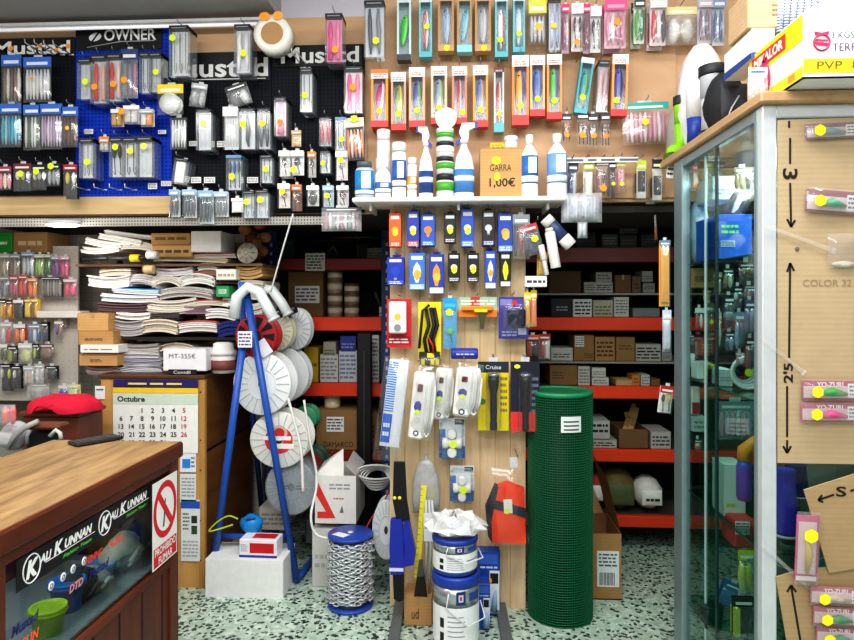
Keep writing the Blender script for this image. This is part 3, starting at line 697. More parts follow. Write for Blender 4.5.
row("the black boards' bottom row",Yf,[
 ((168,189,178,217),packet,'slim blue-topped card of three dark leads',dict(header='8FB6D8',card='E4E9EC',kind='worm',cols=('50585F','6A7279'),n=3,hh=.2)),
 ((181,189,195,218),packet,'blue-topped card of four grey leads',dict(header='9CC0DE',card='E4E9EC',kind='worm',cols=('5C656C',),n=4,hh=.2)),
 ((197,190,212,224),packet,'long blue-topped card of four dark leads',dict(header='8DB4D6',card='DDE3E8',kind='worm',cols=('3E4650','5F6B7A'),n=4,hh=.2)),
 ((213,191,227,217),packet,'blue-topped card of steel leads',dict(header='A9C4DA',card='E4E9EC',kind='worm',cols=('878F96',),n=4,hh=.2)),
 ((231,198,243,213),packet,'small white printed price card',dict(header='EDEDEB',card='F4F4F2',kind='slab',cols=('F2F2F0',),n=1,d=.01,haze=.03)),
 ((242,191,254,218),packet,'clear box of hooks with square yellow sticker',dict(DEEP,kind='hook',cols=('8A9199',),n=2,st=YG,stp=(-.1,.6))),
 ((255,190,268,218),packet,'clear box of silver hooks with round yellow sticker',dict(DEEP,kind='hook',cols=('A4ABB2',),n=2,st=YG,stp=(-.1,.65))),
 ((277,183,289,208),packet,'rounded card of brown lure with yellow sticker',dict(header='F0F0EE',card='EFE6E0',kind='jig',cols=('8A4A3A',),n=1,st=YG,stp=(0,.65))),
 ((291,184,301,211),packet,'orange-topped card of dark orange lure',dict(header='E8773A',card='7A5040',kind='jig',cols=('D88A30','2C2C30'),n=2)),
 ((306,185,318,206),packet,'white blister of fat dark lure',dict(header='F2F2F0',card='ECECEA',kind='ball',cols=('55565A',),n=1)),
 ((322,185,333,207),packet,'pale blue card with round yellow sticker',dict(header='9FC0D8',card='C9DBE6',kind='jig',cols=('3A5A78',),n=1,st=YG,stp=(0,.5))),
 ((336,185,348,206),packet,'white blister of dark red lure',dict(header='F2F2F0',card='EFE9EA',kind='jig',cols=('6A3038',),n=1)),
],Cb)
row('the edge of the black board',2.84,[((321,207,361,231),packet,'clear bag of pink and white float tubes',dict(header='6A6C72',kind='worm',cols=('C98A92','EDEDF0','9AA0A8','E6E6EA'),n=9,hh=.14,haze=.3,d=.05)),],D,prep='below')
# ---- tape roll on the wall
p = P(272,50,2.80); t = thing('tape_roll','big roll of white tape hung above white lettering, orange tags on top','tape roll',(p.x,2.80,P(272,52,2.8).z))
R = (P(291,30,2.8).x-P(254,30,2.8).x)/2
mb = MB(); mb.lathe([(R*.6,0),(R*.75,-.005),(R,0),(R,.075),(R*.6,.075),(R*.6,0)],mat('EDEBE4',.35),28,(0,0,R),axis='Y'); mb.build('roll',t)
mb = MB(); mb.lathe([(R*.57,-.002),(R*.6,-.002),(R*.6,.075),(R*.57,.075)],mat('B58E60',.7),24,(0,0,R),axis='Y'); mb.build('core',t)
mb = MB(); disc(mb,-.03,R*1.85,-.012,.026,mat(OR,.5,emit=.1),14,.02); disc(mb,.03,R*1.87,-.013,.024,mat('FFA63A',.5,emit=.1),14,.02); mb.build('orange_tag',t)  # tags brightened by a little added emission
# ---- boxed lures, row one
TQ = dict(side='6FC3CF',header='CFE9EC',bottom='59B4C2',inner='8FBFC8',hh=.1,bh=.09)
KF = dict(side='B98F5E',header='C79D6C',bottom='C29A68',inner='A89C8C',hh=.12,bh=.12,band='2E5FBE')
row("the top lure row",Yf,[
 ((397,-4,411,60),lurebox,'turquoise lure box holding bright green lure',dict(TQ,bottom='3B4048',la='2ECC40',lb='8CF07A',tilt=.12,st=None,band='C93A46',inner='B4C4C8',side='C8E4E4',zr=(.25,.75))),
 ((419,-4,432,57),lurebox,'turquoise lure box with red and white lure',dict(TQ,la='C8323E',lb='F2EDE8',band='9A2E3A',st=YG,stp=(.1,.5))),
 ((438,-6,454,51),lurebox,'kraft lure box with blue-grey minnow',dict(KF,la='5F86AE',lb='A9C2D6',st='F3E52A',stp=(.05,.05),lr=.27)),
 ((457,-6,472,52),lurebox,'kraft and blue lure box with slanted turquoise minnow',dict(KF,la='2394B0',lb='7FD0DA',band='C8323A',tilt=.14,inner='9CC4CC',st=None,bottom='8FD3DC',zr=(.22,.8))),
 ((475,-6,491,51),lurebox,'kraft lure box with silver minnow',dict(KF,la='8C93A0',lb='C4CAD4',st='F3E52A',stp=(.05,.05),lr=.27)),
 ((495,-5,508,57),lurebox,'blue-topped turquoise lure box with red-headed lure',dict(TQ,la='F2EDE8',lb='C8323E',band='2E5FBE',st=YG,stp=(-.1,.28))),
 ((513,-5,525,52),lurebox,'blue-topped turquoise lure box with pale blue lure',dict(TQ,la='A9D0E0',lb='D9ECF2',band='2E5FBE',st=YG,stp=(0,.32))),
 ((529,-2,547,43),packet,'clear bag with big lime tag and orange star',dict(header='D9DF5A',cols=('E4E4EA','CFD2DC'),n=4,hh=.3,st='F7B22A',stp=(0,.32),d=.06)),
 ((549,-4,561,50),packet,'clear tube box of blue-speckled lures',dict(DEEP,kind='worm',cols=('9AA8C8','5A78A8'),n=2,st='F3D22A',stp=(-.1,.45))),
 ((562,3,570,52),packet,'narrow magenta-capped tube rig',dict(header='E83A8A',card='C9A0B4',cols=('A8506A','D0C0C8'),n=2,hh=.16)),
 ((572,2,584,50),packet,'white card of dark red jig with orange sticker',dict(header='F0F0F2',card='EDE6E8',cols=('7A3040','3A3A40'),n=2,kind='jig',st=OR,stp=(-.1,.15))),
 ((584,3,591,52),packet,'narrow tube rig with pink cap',dict(header='E83A7A',card='B898A8',cols=('8A4A60',),n=2,hh=.16)),
 ((591,5,602,51),packet,'white card of black and grey jigs',dict(header='F2F2F4',card='F0F0F2',cols=('2E2E34','8A8A94'),n=2,kind='jig')),
 ((605,-2,628,47),packet,'big pink pack of jigs with orange sticker',dict(header='EE5A92',card='F2C4D6',cols=('E8A0BA','F4E4EA','C98AA4'),n=4,st=OR,stp=(0,.5),band='F9A8C4',behind=1)),
 ((635,-4,646,42),packet,'green and white tube pack',dict(header='3A4A44',card='E9F2EA',cols=('58B84A','2F8A5A','EDEDED'),n=2,behind=1)),
 ((651,-4,668,44),packet,'red-edged white jig pack',dict(header='EDE4E8',card='F4E9EA',cols=('E0404A','F6F2F2','5A5060'),n=3,behind=1)),
],E)
row('the top of the tan wall',Yf,[
 ((668,4,699,43),packet,'round bag of white floats with black-framed tags',dict(header='E8E4A0',cols=('F2F2EA','E6E6DA'),n=2,kind='ball',d=.09,haze=.3,hh=.2)),
 ((699,-4,714,42),packet,'clear pack of mauve and grey rigs',dict(header='C9BFCF',card='E4DEE6',cols=('8A7A94','B8B0C0'),n=4)),
 ((714,-4,727,44),packet,'blue-striped clear pack of slim rigs',dict(header='8AA0C8',card='DDE3EC',cols=('5A74A8','C0CADC'),n=4)),
],E,prep='at')
row("the second lure row",Yf,[
 ((371,69,388,127),lurebox,'orange lure box with magenta and white lure',dict(side='F59A2B',la='C8286E',lb='F4EEF0',tilt=.12,behind=1,band='E8803A')),
 ((391,72,406,130),lurebox,'white-framed lure box with olive lure',dict(side='C9A48A',la='8A9A3A',lb='D9D23A')),
 ((409,67,425,127),lurebox,'red-bottomed lure box with green-backed minnow',dict(side='F0B48A',la='4A5FA0',lb='7FB04A')),
 ((431,66,447,124),lurebox,'pale lure box with silver green minnow',dict(side='EFC9A4',la='8FA0B8',lb='A6C46A')),
 ((452,66,467,124),lurebox,'red lure box with thin red lure',dict(side='E8886A',la='C83A3A',lb='E8D8C8',stp=(.2,.2),lr=.15)),
 ((473,65,488,127),lurebox,'orange lure box with blue and amber minnow',dict(side='F0A03A',la='5F7AC0',lb='E0B060')),
 ((494,67,504,132),lurebox,'narrow turquoise-ended box with red and white lure',dict(TQ,header='6A2A34',la='C03A44',lb='F4F0EE',hh=.08,bh=.14,inner='C4B8B8',side='D9E4E4')),
 ((512,55,529,125),lurebox,'tall orange lure box with yellow minnow',dict(side='F28A3A',la='F0B429',lb='7A6AB0',bh=.14)),
 ((530,55,545,116),lurebox,'tall white and orange lure box with blue minnow',dict(side='F7B98A',la='4A6AC0',lb='8FB0E0')),
 ((547,54,562,119),lurebox,'tall orange lure box with bright green minnow',dict(side='F29A4A',la='58C83A',lb='7A88C8')),
 ((574,57,587,113),lurebox,'tilted teal lure box with teal minnow',dict(TQ,la='2AA0AA',lb='9AD84A',rot=.14,side='3AA8B4')),
 ((596,60,607,112),packet,'clear tube of pale pink lures',dict(DEEP,kind='worm',cols=('D9B8C0','C4A0AA'),n=2,rot=.06)),
 ((611,54,627,116),lurebox,'white and orange lure box with purple minnow',dict(side='F2A05A',la='5A5FC0',lb='4A3A4A',stp=(-.2,.25),rot=.03)),
],E)
row("the tan wall",Yf,[
 ((562,113,572,143),packet,'dark bag of beads with orange stickers',dict(header='3A3034',cols=('3A2A2E','E08A2A','A04A5A'),n=3,kind='ball',st=OR,stp=(0,.25))),
 ((577,111,590,146),packet,'dark bag of red beads with orange and yellow stickers',dict(header='4A3A40',cols=('6A3A40','2A2428','B0606A'),n=3,kind='jig',st=OR,stp=(-.1,.3))),
 ((588,113,599,147),packet,'dark bag of grey jigs with orange sticker',dict(header='3F3A40',cols=('5A5058','3A3438'),n=3,kind='jig',st=OR,stp=(0,.32))),
 ((601,112,611,147),packet,'dark bag of maroon jigs with orange sticker',dict(header='3A3438',cols=('4A2A34','7A5A62'),n=3,kind='jig',st='FF8A1E',stp=(0,.3))),
 ((624,101,671,144),packet,'wide bag of pink and white baits with teal header',dict(header='35AFA8',cols=('E6B8C8','F2E4E8','D898B0'),n=9,hh=.17,st='D6E020',stp=(-.05,.5),d=.05,rot=-.03)),
],E,prep='on')
row("the tan wall's lowest row",Yf,[
 ((567,162,577,200),packet,'narrow navy and white card',dict(header='3A4A6E',card='8FA2C8',cols=('2E4A8A','DDE4EE'),n=2,rot=.05)),
 ((584,160,594,200),packet,'slim white card with lime ends',dict(header='C8E030',card='F2F4EC',cols=('E3E6DC',),n=1,kind='slab',zr=(.12,.6))),
 ((595,160,611,198),packet,'dome-shaped bag of brown and pink beads',dict(header='6A5A5A',cols=('7A5048','C08A88','4A3A38'),n=4,kind='ball',st=OR,stp=(0,.25),hh=.15)),
 ((609,160,617,197),packet,'dark bead card with yellow sticker',dict(header='5A4A4E',card='4A3A40',cols=('6A4A52',),n=2,kind='ball',st=YG,stp=(0,.35))),
 ((617,158,626,193),packet,'pink bead bag with lime top',dict(header='D8E82A',cols=('E87AA0','F0A8C0'),n=2,kind='ball',st=YG,stp=(0,.25))),
 ((638,159,648,198),packet,'black-on-white hook card with yellow top',dict(header='D6F02A',card='F4F4F2',cols=('3A3C42',),n=1,kind='slab',zr=(.2,.72),d=.1,behind=1)),
 ((654,158,664,200),packet,'white rig card with large yellow sticker',dict(header='2A2C30',card='F4F4F2',cols=('4A4C52',),n=1,kind='slab',zr=(.15,.6),st=YG,stp=(0,.78),d=.1,behind=1)),
],E)
mb = MB(); a = P(565,163,YP-.11); b = P(638,157,YP-.11); L = Vector(E.location); mb.box(a.x,YP-.112,a.z,b.x,YP-.11,b.z,mat('E9E9E6',.4)); prints(mb,a.x,a.z,b.x,b.z,YP-.1126,'6A6D74',1)
for px in (570,584,600,616,630): q = P(px,160,YP); mb.tube([(q.x,YP,q.z),(q.x,YP-.11,q.z)],.003,STEEL(),5)
o = mb.build('price_rail',E); o.location = -L
r = row("the tan wall's lowest row",2.78,[((562,191,603,222),packet,'sheaf of clear plastic tubes hanging at its front',dict(header=None,kind='worm',cols=('C9D2E0','E6EAF0','AEB9CC'),n=12,haze=.35,d=.07,tab=False)),((578,221,588,238),packet,'loose clear tube end dangling beneath the tube sheaf',dict(header=None,kind='worm',cols=('C9D2E0',),n=2,haze=.35,d=.04,tab=False))],E,prep='below')
# white tag at the cabinet corner
p,w,h = fit((666,158,673,178),2.55); t = thing('price_tag','small white price tag hanging at the cabinet corner','price tag',p,(0,.12,0)); mb = MB(); mb.box(-w/2,0,0,w/2,.0015,h,mat('F4F4F2')); mb.build('card',t); mb = MB(); prints(mb,-w*.4,h*.1,w*.4,h*.8,-.0008,'3A3C40',3); mb.build('printed_mark',t)
# ================================================================== white wall shelf with the bottles
YSH = 2.74    # front edge of the white shelf
a = P(352,212,YSH); b = P(567,199,YSH); zt = P(460,196.5,YSH).z
SH = thing('wall_shelf','white wall shelf carrying the cleaning bottles above the slat panel','shelf',((a.x+b.x)/2,YSH,zt)); w = b.x-a.x
mb = MB(); mb.cbox(-w/2,0,-.020,w/2,YS-YSH+.04,0,mat('E6E3DD',.45),.004); mb.build('board',SH)
for sx in (-.42,.0,.42):
    mb = MB(); mb.prism([(sx*w-.006,-.021),(sx*w+.006,-.021),(sx*w+.006,-.05),(sx*w-.006,-.05)],.05,YS-YSH+.03,mat('C9C9C9',.4)); mb.build('bracket',SH)
def on(px0,px1,ptop,Y):
    """things standing on the white shelf: centre x, width, height from the pixels"""
    p = P((px0+px1)/2,300,Y); w = P(px1,300,Y).x-P(px0,300,Y).x; return (p.x,Y,zt), w, P((px0+px1)/2,ptop,Y).z-zt
def bottle(px0,px1,ptop,Y,label,body='F2F3F4',lab='2F6DB8',cap='F4F4F4',kind='bottle',lz=(.2,.6),extra=None,sh=.75,nr=.35):
    loc,w,h = on(px0,px1,ptop,Y); r = thing('cleaning_bottle' if kind != 'spray' else 'spray_bottle',label,'bottle',loc); R = w/2
    if kind == 'spray':
        hb = h*.72
        mb = MB(); mb.lathe([(R*.9,0),(R,hb*.03),(R,hb*.55),(R*.8,hb*.75),(R*.35,hb*.93),(R*.3,hb)],mat(body,.35),18,sy=.7); mb.build('bottle_body',r)
        mb = MB(); mb.lathe([(R*1.02,hb*.1),(R*1.02,hb*.52)],mat(lab,.4),18,sy=.715); mb.lathe([(R*1.03,hb*.3),(R*1.03,hb*.4)],mat('E9EEF4',.4),18,sy=.72); mb.build('label_band',r)
        mb = MB(); mb.lathe([(R*.42,hb),(R*.42,hb+h*.05)],mat(cap,.4),12); 
        mb.prism([(-R*.45,hb+h*.05),(R*.2,hb+h*.05),(R*.5,hb+h*.14),(R*.2,hb+h*.26),(-R*1.05,hb+h*.26),(-R*1.1,hb+h*.2),(-R*.5,hb+h*.17)],-.012,.012,mat('F2F2F2',.4)); mb.build('spray_head',r)
        mb = MB(); mb.box(-R*1.35,-.011,hb+h*.185,-R*1.02,.011,hb+h*.275,mat('2B3F9E',.4)); mb.build('nozzle',r)
        mb = MB(); mb.prism([(R*.2,hb+h*.1),(R*.85,hb+h*.02),(R*.75,hb-h*.04),(R*.15,hb+h*.03)],-.007,.007,mat('2B3F9E',.4)); mb.build('trigger',r)
        if extra: r.scale.x = -1
    else:
        mb = MB(); hb = h*.86
        mb.lathe([(R*.92,0),(R,h*.02),(R,hb*sh),(R*.9,hb*(sh+.08)),(R*nr*1.1,hb*.97),(R*nr,hb)],mat(body,.35),18,sy=.75); mb.build('bottle_body',r)
        mb = MB(); mb.lathe([(R*1.015,h*lz[0]),(R*1.015,h*lz[1])],mat(lab,.4),18,sy=.765); 
        mb.lathe([(R*1.02,h*(lz[0]+.02)),(R*1.02,h*(lz[0]+.12))],mat('EEF2F6',.4),18,sy=.77); mb.box(-R*.2,-R*.79,h*(lz[0]+.16),R*.75,-R*.74,h*(lz[1]-.03),mat('DDE6F0',.4)); mb.build('label_band',r)
        mb = MB(); mb.lathe([(R*(nr+.08),hb-.004),(R*(nr+.1),h*.99),(R*nr,h)],mat(cap,.35),14,sy=.9); mb.build('cap',r)
    return r
bottle(355,374,162,2.79,'short grey bottle with blue and white label at the shelf end','B9C2C8','1E86C8','5A5F66',lz=(.1,.75),sh=.85,nr=.7)
bottle(376,391,130,2.86,'white pump bottle standing tilted behind the short grey bottle','F0F0EE','E9ECEF','F2F2F0',sh=.6,nr=.8)
bottle(375,391,163,2.79,'short white bottle with blue label beside the white aerosol','F2F3F4','3F6FB0','F4F4F4',lz=(.15,.45),nr=.45)
bottle(392,406,143,2.79,'white aerosol can with blue slanted label and white cap','F4F5F6','2B5FB4','F6F6F4',lz=(.2,.68),sh=.93,nr=.92)
bottle(407,417,158,2.80,'small white aerosol with orange and yellow label','EFEFEA','D9A03A','F2F2F2',lz=(.22,.55),sh=.9,nr=.8)
bottle(419,433,126,2.79,'white spray bottle with navy label and blue trigger','F2F3F4','2A4A8A','F4F4F4','spray')
bottle(454,474,122,2.80,'larger white spray bottle with pale blue label','F4F5F6','4A86C8','F4F4F4','spray',extra=1)
bottle(521,538,135,2.80,'white bottle with blue label and yellow tag by carton','F2F3F4','2F6DB8','F6F6F6',lz=(.22,.66))
bottle(547,567,134,2.80,'tall white bottle with pale blue label at shelf right','F4F5F6','6FA0D8','F6F6F6',lz=(.22,.68))
z0 = zt
for i,(tp,bp,nm) in enumerate(((175,196,'lowest'),(158,175,'second lowest'),(143,158,'second highest'),(129,143,'topmost'))):
    Y = 2.80; p = P(445,300,Y); w = P(454,0,Y).x-P(436,0,Y).x; z1 = P(445,tp,Y).z; h = z1-z0
    r = thing('bait_jar',f'small clear jar with green label, {nm} in the jar stack','jar',(p.x,Y,z0)); R = w/2
    mb = MB(); mb.lathe([(R*.9,0),(R,h*.05),(R,h*.7),(R*.9,h*.76)],mat('D9D6DA',.25),16); mb.build('jar_body',r)
    mb = MB(); mb.lathe([(R*1.02,h*.3),(R*1.02,h*.66)],mat('4FA83A',.4) if i != 2 else mat('EEF0EC',.4),16); mb.build('label_band',r)
    mb = MB(); mb.lathe([(R*.98,h*.74),(R*.98,h*.97),(R*.9,h)],mat('2A2C2E',.4) if i < 3 else mat('F2F2F2',.4),16); mb.build('lid',r); z0 = z1
p = P(446,300,2.80); r = thing('plastic_disc','round white plastic disc standing upright on top of the jar stack','disc',(p.x,2.80,z0)); R = (P(459,0,2.8).x-P(438,0,2.8).x)/2
mb = MB(); mb.lathe([(R,0),(R,.02),(R*.9,.024)],mat('F6F6F4',.4),20,(0,-.01,R),axis='Y'); mb.build('disc',r); mb = MB(); mb.lathe([(R*.8,-.003),(R*.8,0)],mat('EDEDEA',.5),20,(0,-.01,R),axis='Y'); mb.build('raised_face',r)
CB = carton((480,146,523,197),2.79,'small kraft carton with handwritten price standing on the white shelf',c='C59C68',d=.10); CB.location.z = zt
_,cw,ch = fit((480,146,523,197),2.79)
T(CB,'GARRA',cw*.5,ch*.13,(-.02*cw,-.002,ch*.60),'4A3A2A'); T(CB,'1,00€',cw*.6,ch*.2,(.02*cw,-.002,ch*.3),'1F1A16',bold=.01)
sticker(CB,-.12*cw,ch*.74,-.003,'F2E51E',.022,.018); sticker(CB,-.1*cw,ch*.42,-.0035,'F2E51E',.014,.018)
p = P(511,300,2.82); zz = zt+ch; r = thing('pill_jar','tiny white jar with white cap standing on the kraft carton','jar',(p.x,2.82,zz+.001)); mb = MB(); mb.lathe([(.026,0),(.028,.004),(.028,.03)],mat('F0F0EE',.4),14); mb.build('jar_body',r); mb = MB(); mb.lathe([(.03,.03),(.03,.05),(.026,.053)],mat('FAFAFA',.4),14); mb.build('cap',r)
r = carton((490,143,505,150),2.83,'small yellow box lying on the kraft carton',c='E9D23A',d=.05,marks=(.1,.2,.9,.8,'8A7420',2)); r.location.z = zz+.001
# ================================================================== slat panel goods
Ys = 2.83
BX = dict()
row("the slat panel's top row",Ys,[
 ((389,213,401,247),bulbbox,'orange bulb box with yellow sticker',dict(c='F0652A',c2='D9481E',bulb='F7B23A',st='FFD23A')),
 ((407,211,419,247),bulbbox,'blue bulb box with red foot and yellow sticker',dict(c='2A3FA8',c2='D9502E',bulb='DDE4F0')),
 ((421,214,435,246),bulbbox,'blue bulb box with orange bulb picture',dict(c='2C55C0',c2='3A78D8',bulb='F08A2A',st=None)),
 ((444,213,456,243),bulbbox,'black bulb box with glowing pale bulb picture',dict(c='1C1D20',c2='4A4B4E',bulb='F2F0D8')),
 ((461,209,474,247),bulbbox,'tall blue bulb box with large yellow-white bulb picture',dict(c='2450B8',c2='6F95E0',bulb='F6F2D8')),
 ((482,210,495,246),bulbbox,'black bulb box with frosted grey bulb picture',dict(c='1F2024',c2='2E3A78',bulb='C9CDD0',st=None)),
 ((498,213,513,252),bulbbox,'blue bulb box with white edge and orange bulb picture',dict(c='2248B0',c2='8FB0EA',bulb='F4A43A',st='FFB04A')),
],SP)
row("the slat panel's second row",Ys,[
 ((387,257,404,285),bulbbox,'wide blue bulb box with small orange square',dict(c='2036A8',c2='3F62D0',bulb='2A48B8',st=None)),
 ((409,253,425,290),bulbbox,'pale blue bulb box with cone-shaped bulb picture',dict(c='3F73C8',c2='9FC0EA',bulb='F4E9D0',st='F7A838',shape='spot')),
 ((429,254,444,294),bulbbox,'navy bulb box with white panel and orange cone bulb',dict(c='2740A4',c2='E4E9F2',bulb='F09A3A',st='FFB23A',shape='spot')),
 ((448,253,460,282),bulbbox,'black bulb box with lime sticker',dict(c='1A1B1E',c2='5A5B5E',bulb='D9D9CC')),
 ((467,253,479,282),bulbbox,'black bulb box with lime sticker',dict(c='1A1B1E',c2='5A5B5E',bulb='D9D9CC')),
 ((485,251,496,289),bulbbox,'slim blue box with flame-shaped bulb picture',dict(c='2450B8',c2='D8E2F4',bulb='F6E9D0',shape='spot',st='FF9A2A')),
 ((500,252,511,287),bulbbox,'slim black box with large lime flame bulb',dict(c='1B1C20',c2='C9C9C9',bulb='D9E83A',shape='spot',st=YG)),
],SP)
mbk = dict(cat='blister pack')
row('the slat panel beside the bulbs',2.80,[
 ((513,214,530,259),packet,'clear bag of dark grey gloves and red tag',dict(header='8A8E94',cols=('2A2E36','8A2030','3A4048'),n=3,kind='worm',d=.05,haze=.12,name='glove_bag',cat='bag')),
 ((529,223,546,254),packet,'purple and black pack with red top',dict(header='C02A3A',card='2A2A5E',cols=('2E2470','15151A'),n=2,kind='worm',st=YG,stp=(.1,.5),rot=-.3,haze=.12,name='filter_pack',cat='pack')),
],SP,prep='on')
def rod(name,label,cat,pa,pb,Y,r,segs):
    """cylindrical thing between two pixels, made of coloured segments [(t0,t1,colour,radius factor,part)]"""
    a = P(*pa,Y); b = P(*pb,Y); t = thing(name,label,cat,a)
    d = (b-a)
    for t0,t1,c,k,nm in segs:
        mb = MB(); mb.tube([d*t0,d*(t0+.02*(t1-t0)),d*(t1-.02*(t1-t0)),d*t1],[r*k*.9,r*k,r*k,r*k*.9],mat(c,.35),14); mb.build(nm,t)
    return t
rod('silicone_tube','white tube with navy label and white ends, tilted beside slat panel','tube',(545,218),(571,246),2.80,.028,[(0,.22,'D9D8D2',1,'cap'),(.22,.7,'2E4268',1,'label_band'),(.7,1,'E6E4DE',1.05,'end_piece')])
rod('silicone_tube','plain white tube hanging below the navy-labelled tube','tube',(549,228),(556,268),2.78,.022,[(0,.1,'C9C7C2',.8,'cap'),(.1,1,'E4E2DD',1,'tube_body')])
rod('glove_finger','white tapered cloth strip hanging behind the plain white tube','cloth strip',(541,245),(547,275),2.80,.014,[(0,.5,'DAD6D6',1,'upper_fold'),(.5,1,'D0CCD0',.7,'lower_fold')])
carton((525,276,547,287),2.80,'white printed sign card at the slat panel edge',c='F2F2EE',d=.02,name='sign_card',cat='sign',marks=(.08,.25,.92,.75,'3A3C44',1))
row('the slat panel edge beneath the sign card',2.83,[
 ((524,292,531,328),packet,'slim yellow card',dict(header='F2D21E',card='F0C818',cols=('E8A020',),n=1,kind='slab',d=.02)),
 ((531,290,537,327),packet,'slim yellow card with orange square',dict(header='F2D21E',card='F0C818',cols=('E87A20',),n=1,kind='slab',d=.02)),
],SP,prep='at')
packet((537,252,548,276),2.86,'yellow cloth piece peeking out above the sign card',header='E8B81E',card='E9BE22',cols=('F0C830',),n=1,kind='slab',d=.02)
# third row
def plug(b,Y,label):
    loc,w,h = fit(b,Y); r = thing('timer_pack',label,'blister pack',loc); a = w/2
    mb = MB(); mb.box(-a,.03,0,a,.033,h,mat('C8232E',.4)); mb.rect(-a*.9,h*.06,a*.9,h*.24,.0295,mat('9A1E26')); prints(mb,-a*.8,h*.08,a*.8,h*.2,.029,'F0D8D8',2); mb.build('backing_card',r)
    mb = MB(); mb.cbox(-a*.75,-.015,h*.3,a*.62,.03,h*.95,mat('E9EAEA',.35),.006); mb.build('timer_body',r)
    mb = MB(); mb.rect(-a*.5,h*.55,a*.4,h*.85,-.0155,mat('DCE0E4')); mb.lathe([(a*.28,-.02),(a*.28,-.0155)],mat('8A8F96',.3),14,(-a*.05,0,h*.42),axis='Y'); mb.build('dial',r)
    sticker(r,-a*.05,h*.64,-.018,'FFB52A',.015); peg(SP,loc.x,loc.z+h+.015,Y)
plug((386,299,411,348),Ys,'red card with white plug-in timer hanging on slat panel')
def strap(b,Y,label):
    loc,w,h = fit(b,Y); r = thing('strap_pack',label,'strap',loc); a = w/2
    mb = MB(); mb.box(-a,.02,0,a,.023,h,mat('F0DC1A',.45)); mb.build('backing_card',r)
    mb = MB()
    for k in (-.35,.1,.4): mb.tube([(a*k,.01,h*.9),(a*(k+.3),.0,h*.6),(a*(k-.1),.0,h*.35),(a*(k+.1),.01,h*.1)],.008,mat('1E1E20',.6),6)
    mb.tube([(-a*.9,.005,h*.2),(-a*.6,-.004,h*.85),(0,0,h*.95)],.006,mat('2A2A2C',.6),6); mb.build('rubber_cord',r)
    mb = MB(); mb.tube([(-a*.1,-.008,h*.4),(a*.3,-.01,h*.25),(a*.35,-.008,h*.12)],.005,mat('B0202A',.5),6); mb.build('red_cord',r)
    mb = MB(); mb.box(-a*.9,-.004,h*.02,a*.9,.018,h*.14,mat('26262A',.5)); mb.rect(-a*.2,h*.04,a*.4,h*.12,-.0045,mat('E8D41E')); mb.build('buckle_strip',r); peg(SP,loc.x,loc.z+h+.015,Y)
strap((418,302,441,360),Ys,'yellow card with black elastic straps hanging on slat panel')
packet((419,356,441,366),2.82,'small yellow and black pack under the elastic strap card',header=None,card='26262A',cols=('E8D41E','2A2A2C','E8D41E'),n=4,kind='slab',d=.03,tab=False)
packet((443,298,457,349),Ys,'tall cyan card with green print hanging beside the elastic straps',header='1E9AD8',card='2AA6E0',cols=('4AC83A',),n=1,kind='jig',zr=(.12,.42),st=YG,stp=(-.05,.72),d=.02,board=SP,haze=.1,band='46B6EA')
def toygun(b,Y,label):
    loc,w,h = fit(b,Y); r = thing('caulking_tool',label,'tool pack',loc); a = w/2
    mb = MB(); mb.box(-a,.02,h*.1,a,.024,h,mat('9DBDA8',.45)); mb.rect(-a,h*.1,a,h*.4,.0195,mat('F07A20')); mb.rect(-a*.4,h*.6,a*.1,h*1.0,.0194,mat('C8303A')); prints(mb,-a*.9,h*.62,a*.9,h*.9,.019,'E9F0D8',2); mb.build('backing_card',r)
    mb = MB(); mb.cbox(-a*.85,-.005,h*.38,a*.8,.02,h*.58,mat('EA8A1E',.4),.004); mb.cbox(-a*.2,-.008,h*.3,a*.5,.02,h*.45,mat('E9D81E',.4),.003); mb.build('tool_body',r)
    mb = MB(); mb.prism([(a*.0,h*.3),(a*.45,h*.3),(a*.3,-h*.45),(a*.15,-h*.45)],.0,.018,mat('4A4424',.5)); mb.build('handle',r); peg(SP,loc.x,loc.z+h+.015,Y)
toygun((459,297,497,319),Ys,'long green and orange tool pack hanging sideways on slat panel')
def purple(b,Y,label):
    loc,w,h = fit(b,Y); r = thing('adapter_pack',label,'blister pack',loc); a = w/2
    mb = MB(); mb.box(-a,.02,0,a,.023,h,mat('3A3A9E',.4)); mb.rect(-a*.9,h*.8,-a*.1,h*.95,.0195,mat('8A86D0')); mb.rect(a*.3,h*.1,a*.85,h*.25,.0195,mat('C9CCE8')); prints(mb,-a*.8,h*.05,a*.2,h*.2,.019,'B9B8E0',2); mb.build('backing_card',r)
    mb = MB(); mb.cbox(-a*.5,-.02,h*.3,a*.75,.02,h*.72,mat('26263A',.35),.008); mb.build('adapter_body',r)
    mb = MB(); mb.pillow(-a*.95,h*.02,a*.95,h*.95,.015,.035,film('D8DAF0',.06),noise=.1); mb.build('clear_blister',r)
    mb = MB(); disc(mb,0,h*.86,-.024,.013,mat('C8302A')); mb.build('red_button',r); peg(SP,loc.x,loc.z+h+.015,Y)
purple((499,297,529,339),Ys,'purple blister pack of a dark adapter on the slat panel')
p,w,h = fit((451,348,478,359),2.80); t = thing('tape_sleeve','rolled blue sleeve hanging above the white power strips','sleeve',p)
mb = MB(); mb.lathe([(h*.42,-w/2),(h*.5,-w*.46),(h*.5,w*.46),(h*.42,w/2)],mat('2E3AA0',.4),14,(0,0,h/2),axis='X'); mb.build('sleeve_body',t); mb = MB(); prints(mb,-w*.3,h*.35,w*.35,h*.6,-h*.505,'C9CCF0',1); mb.build('printed_mark',t)
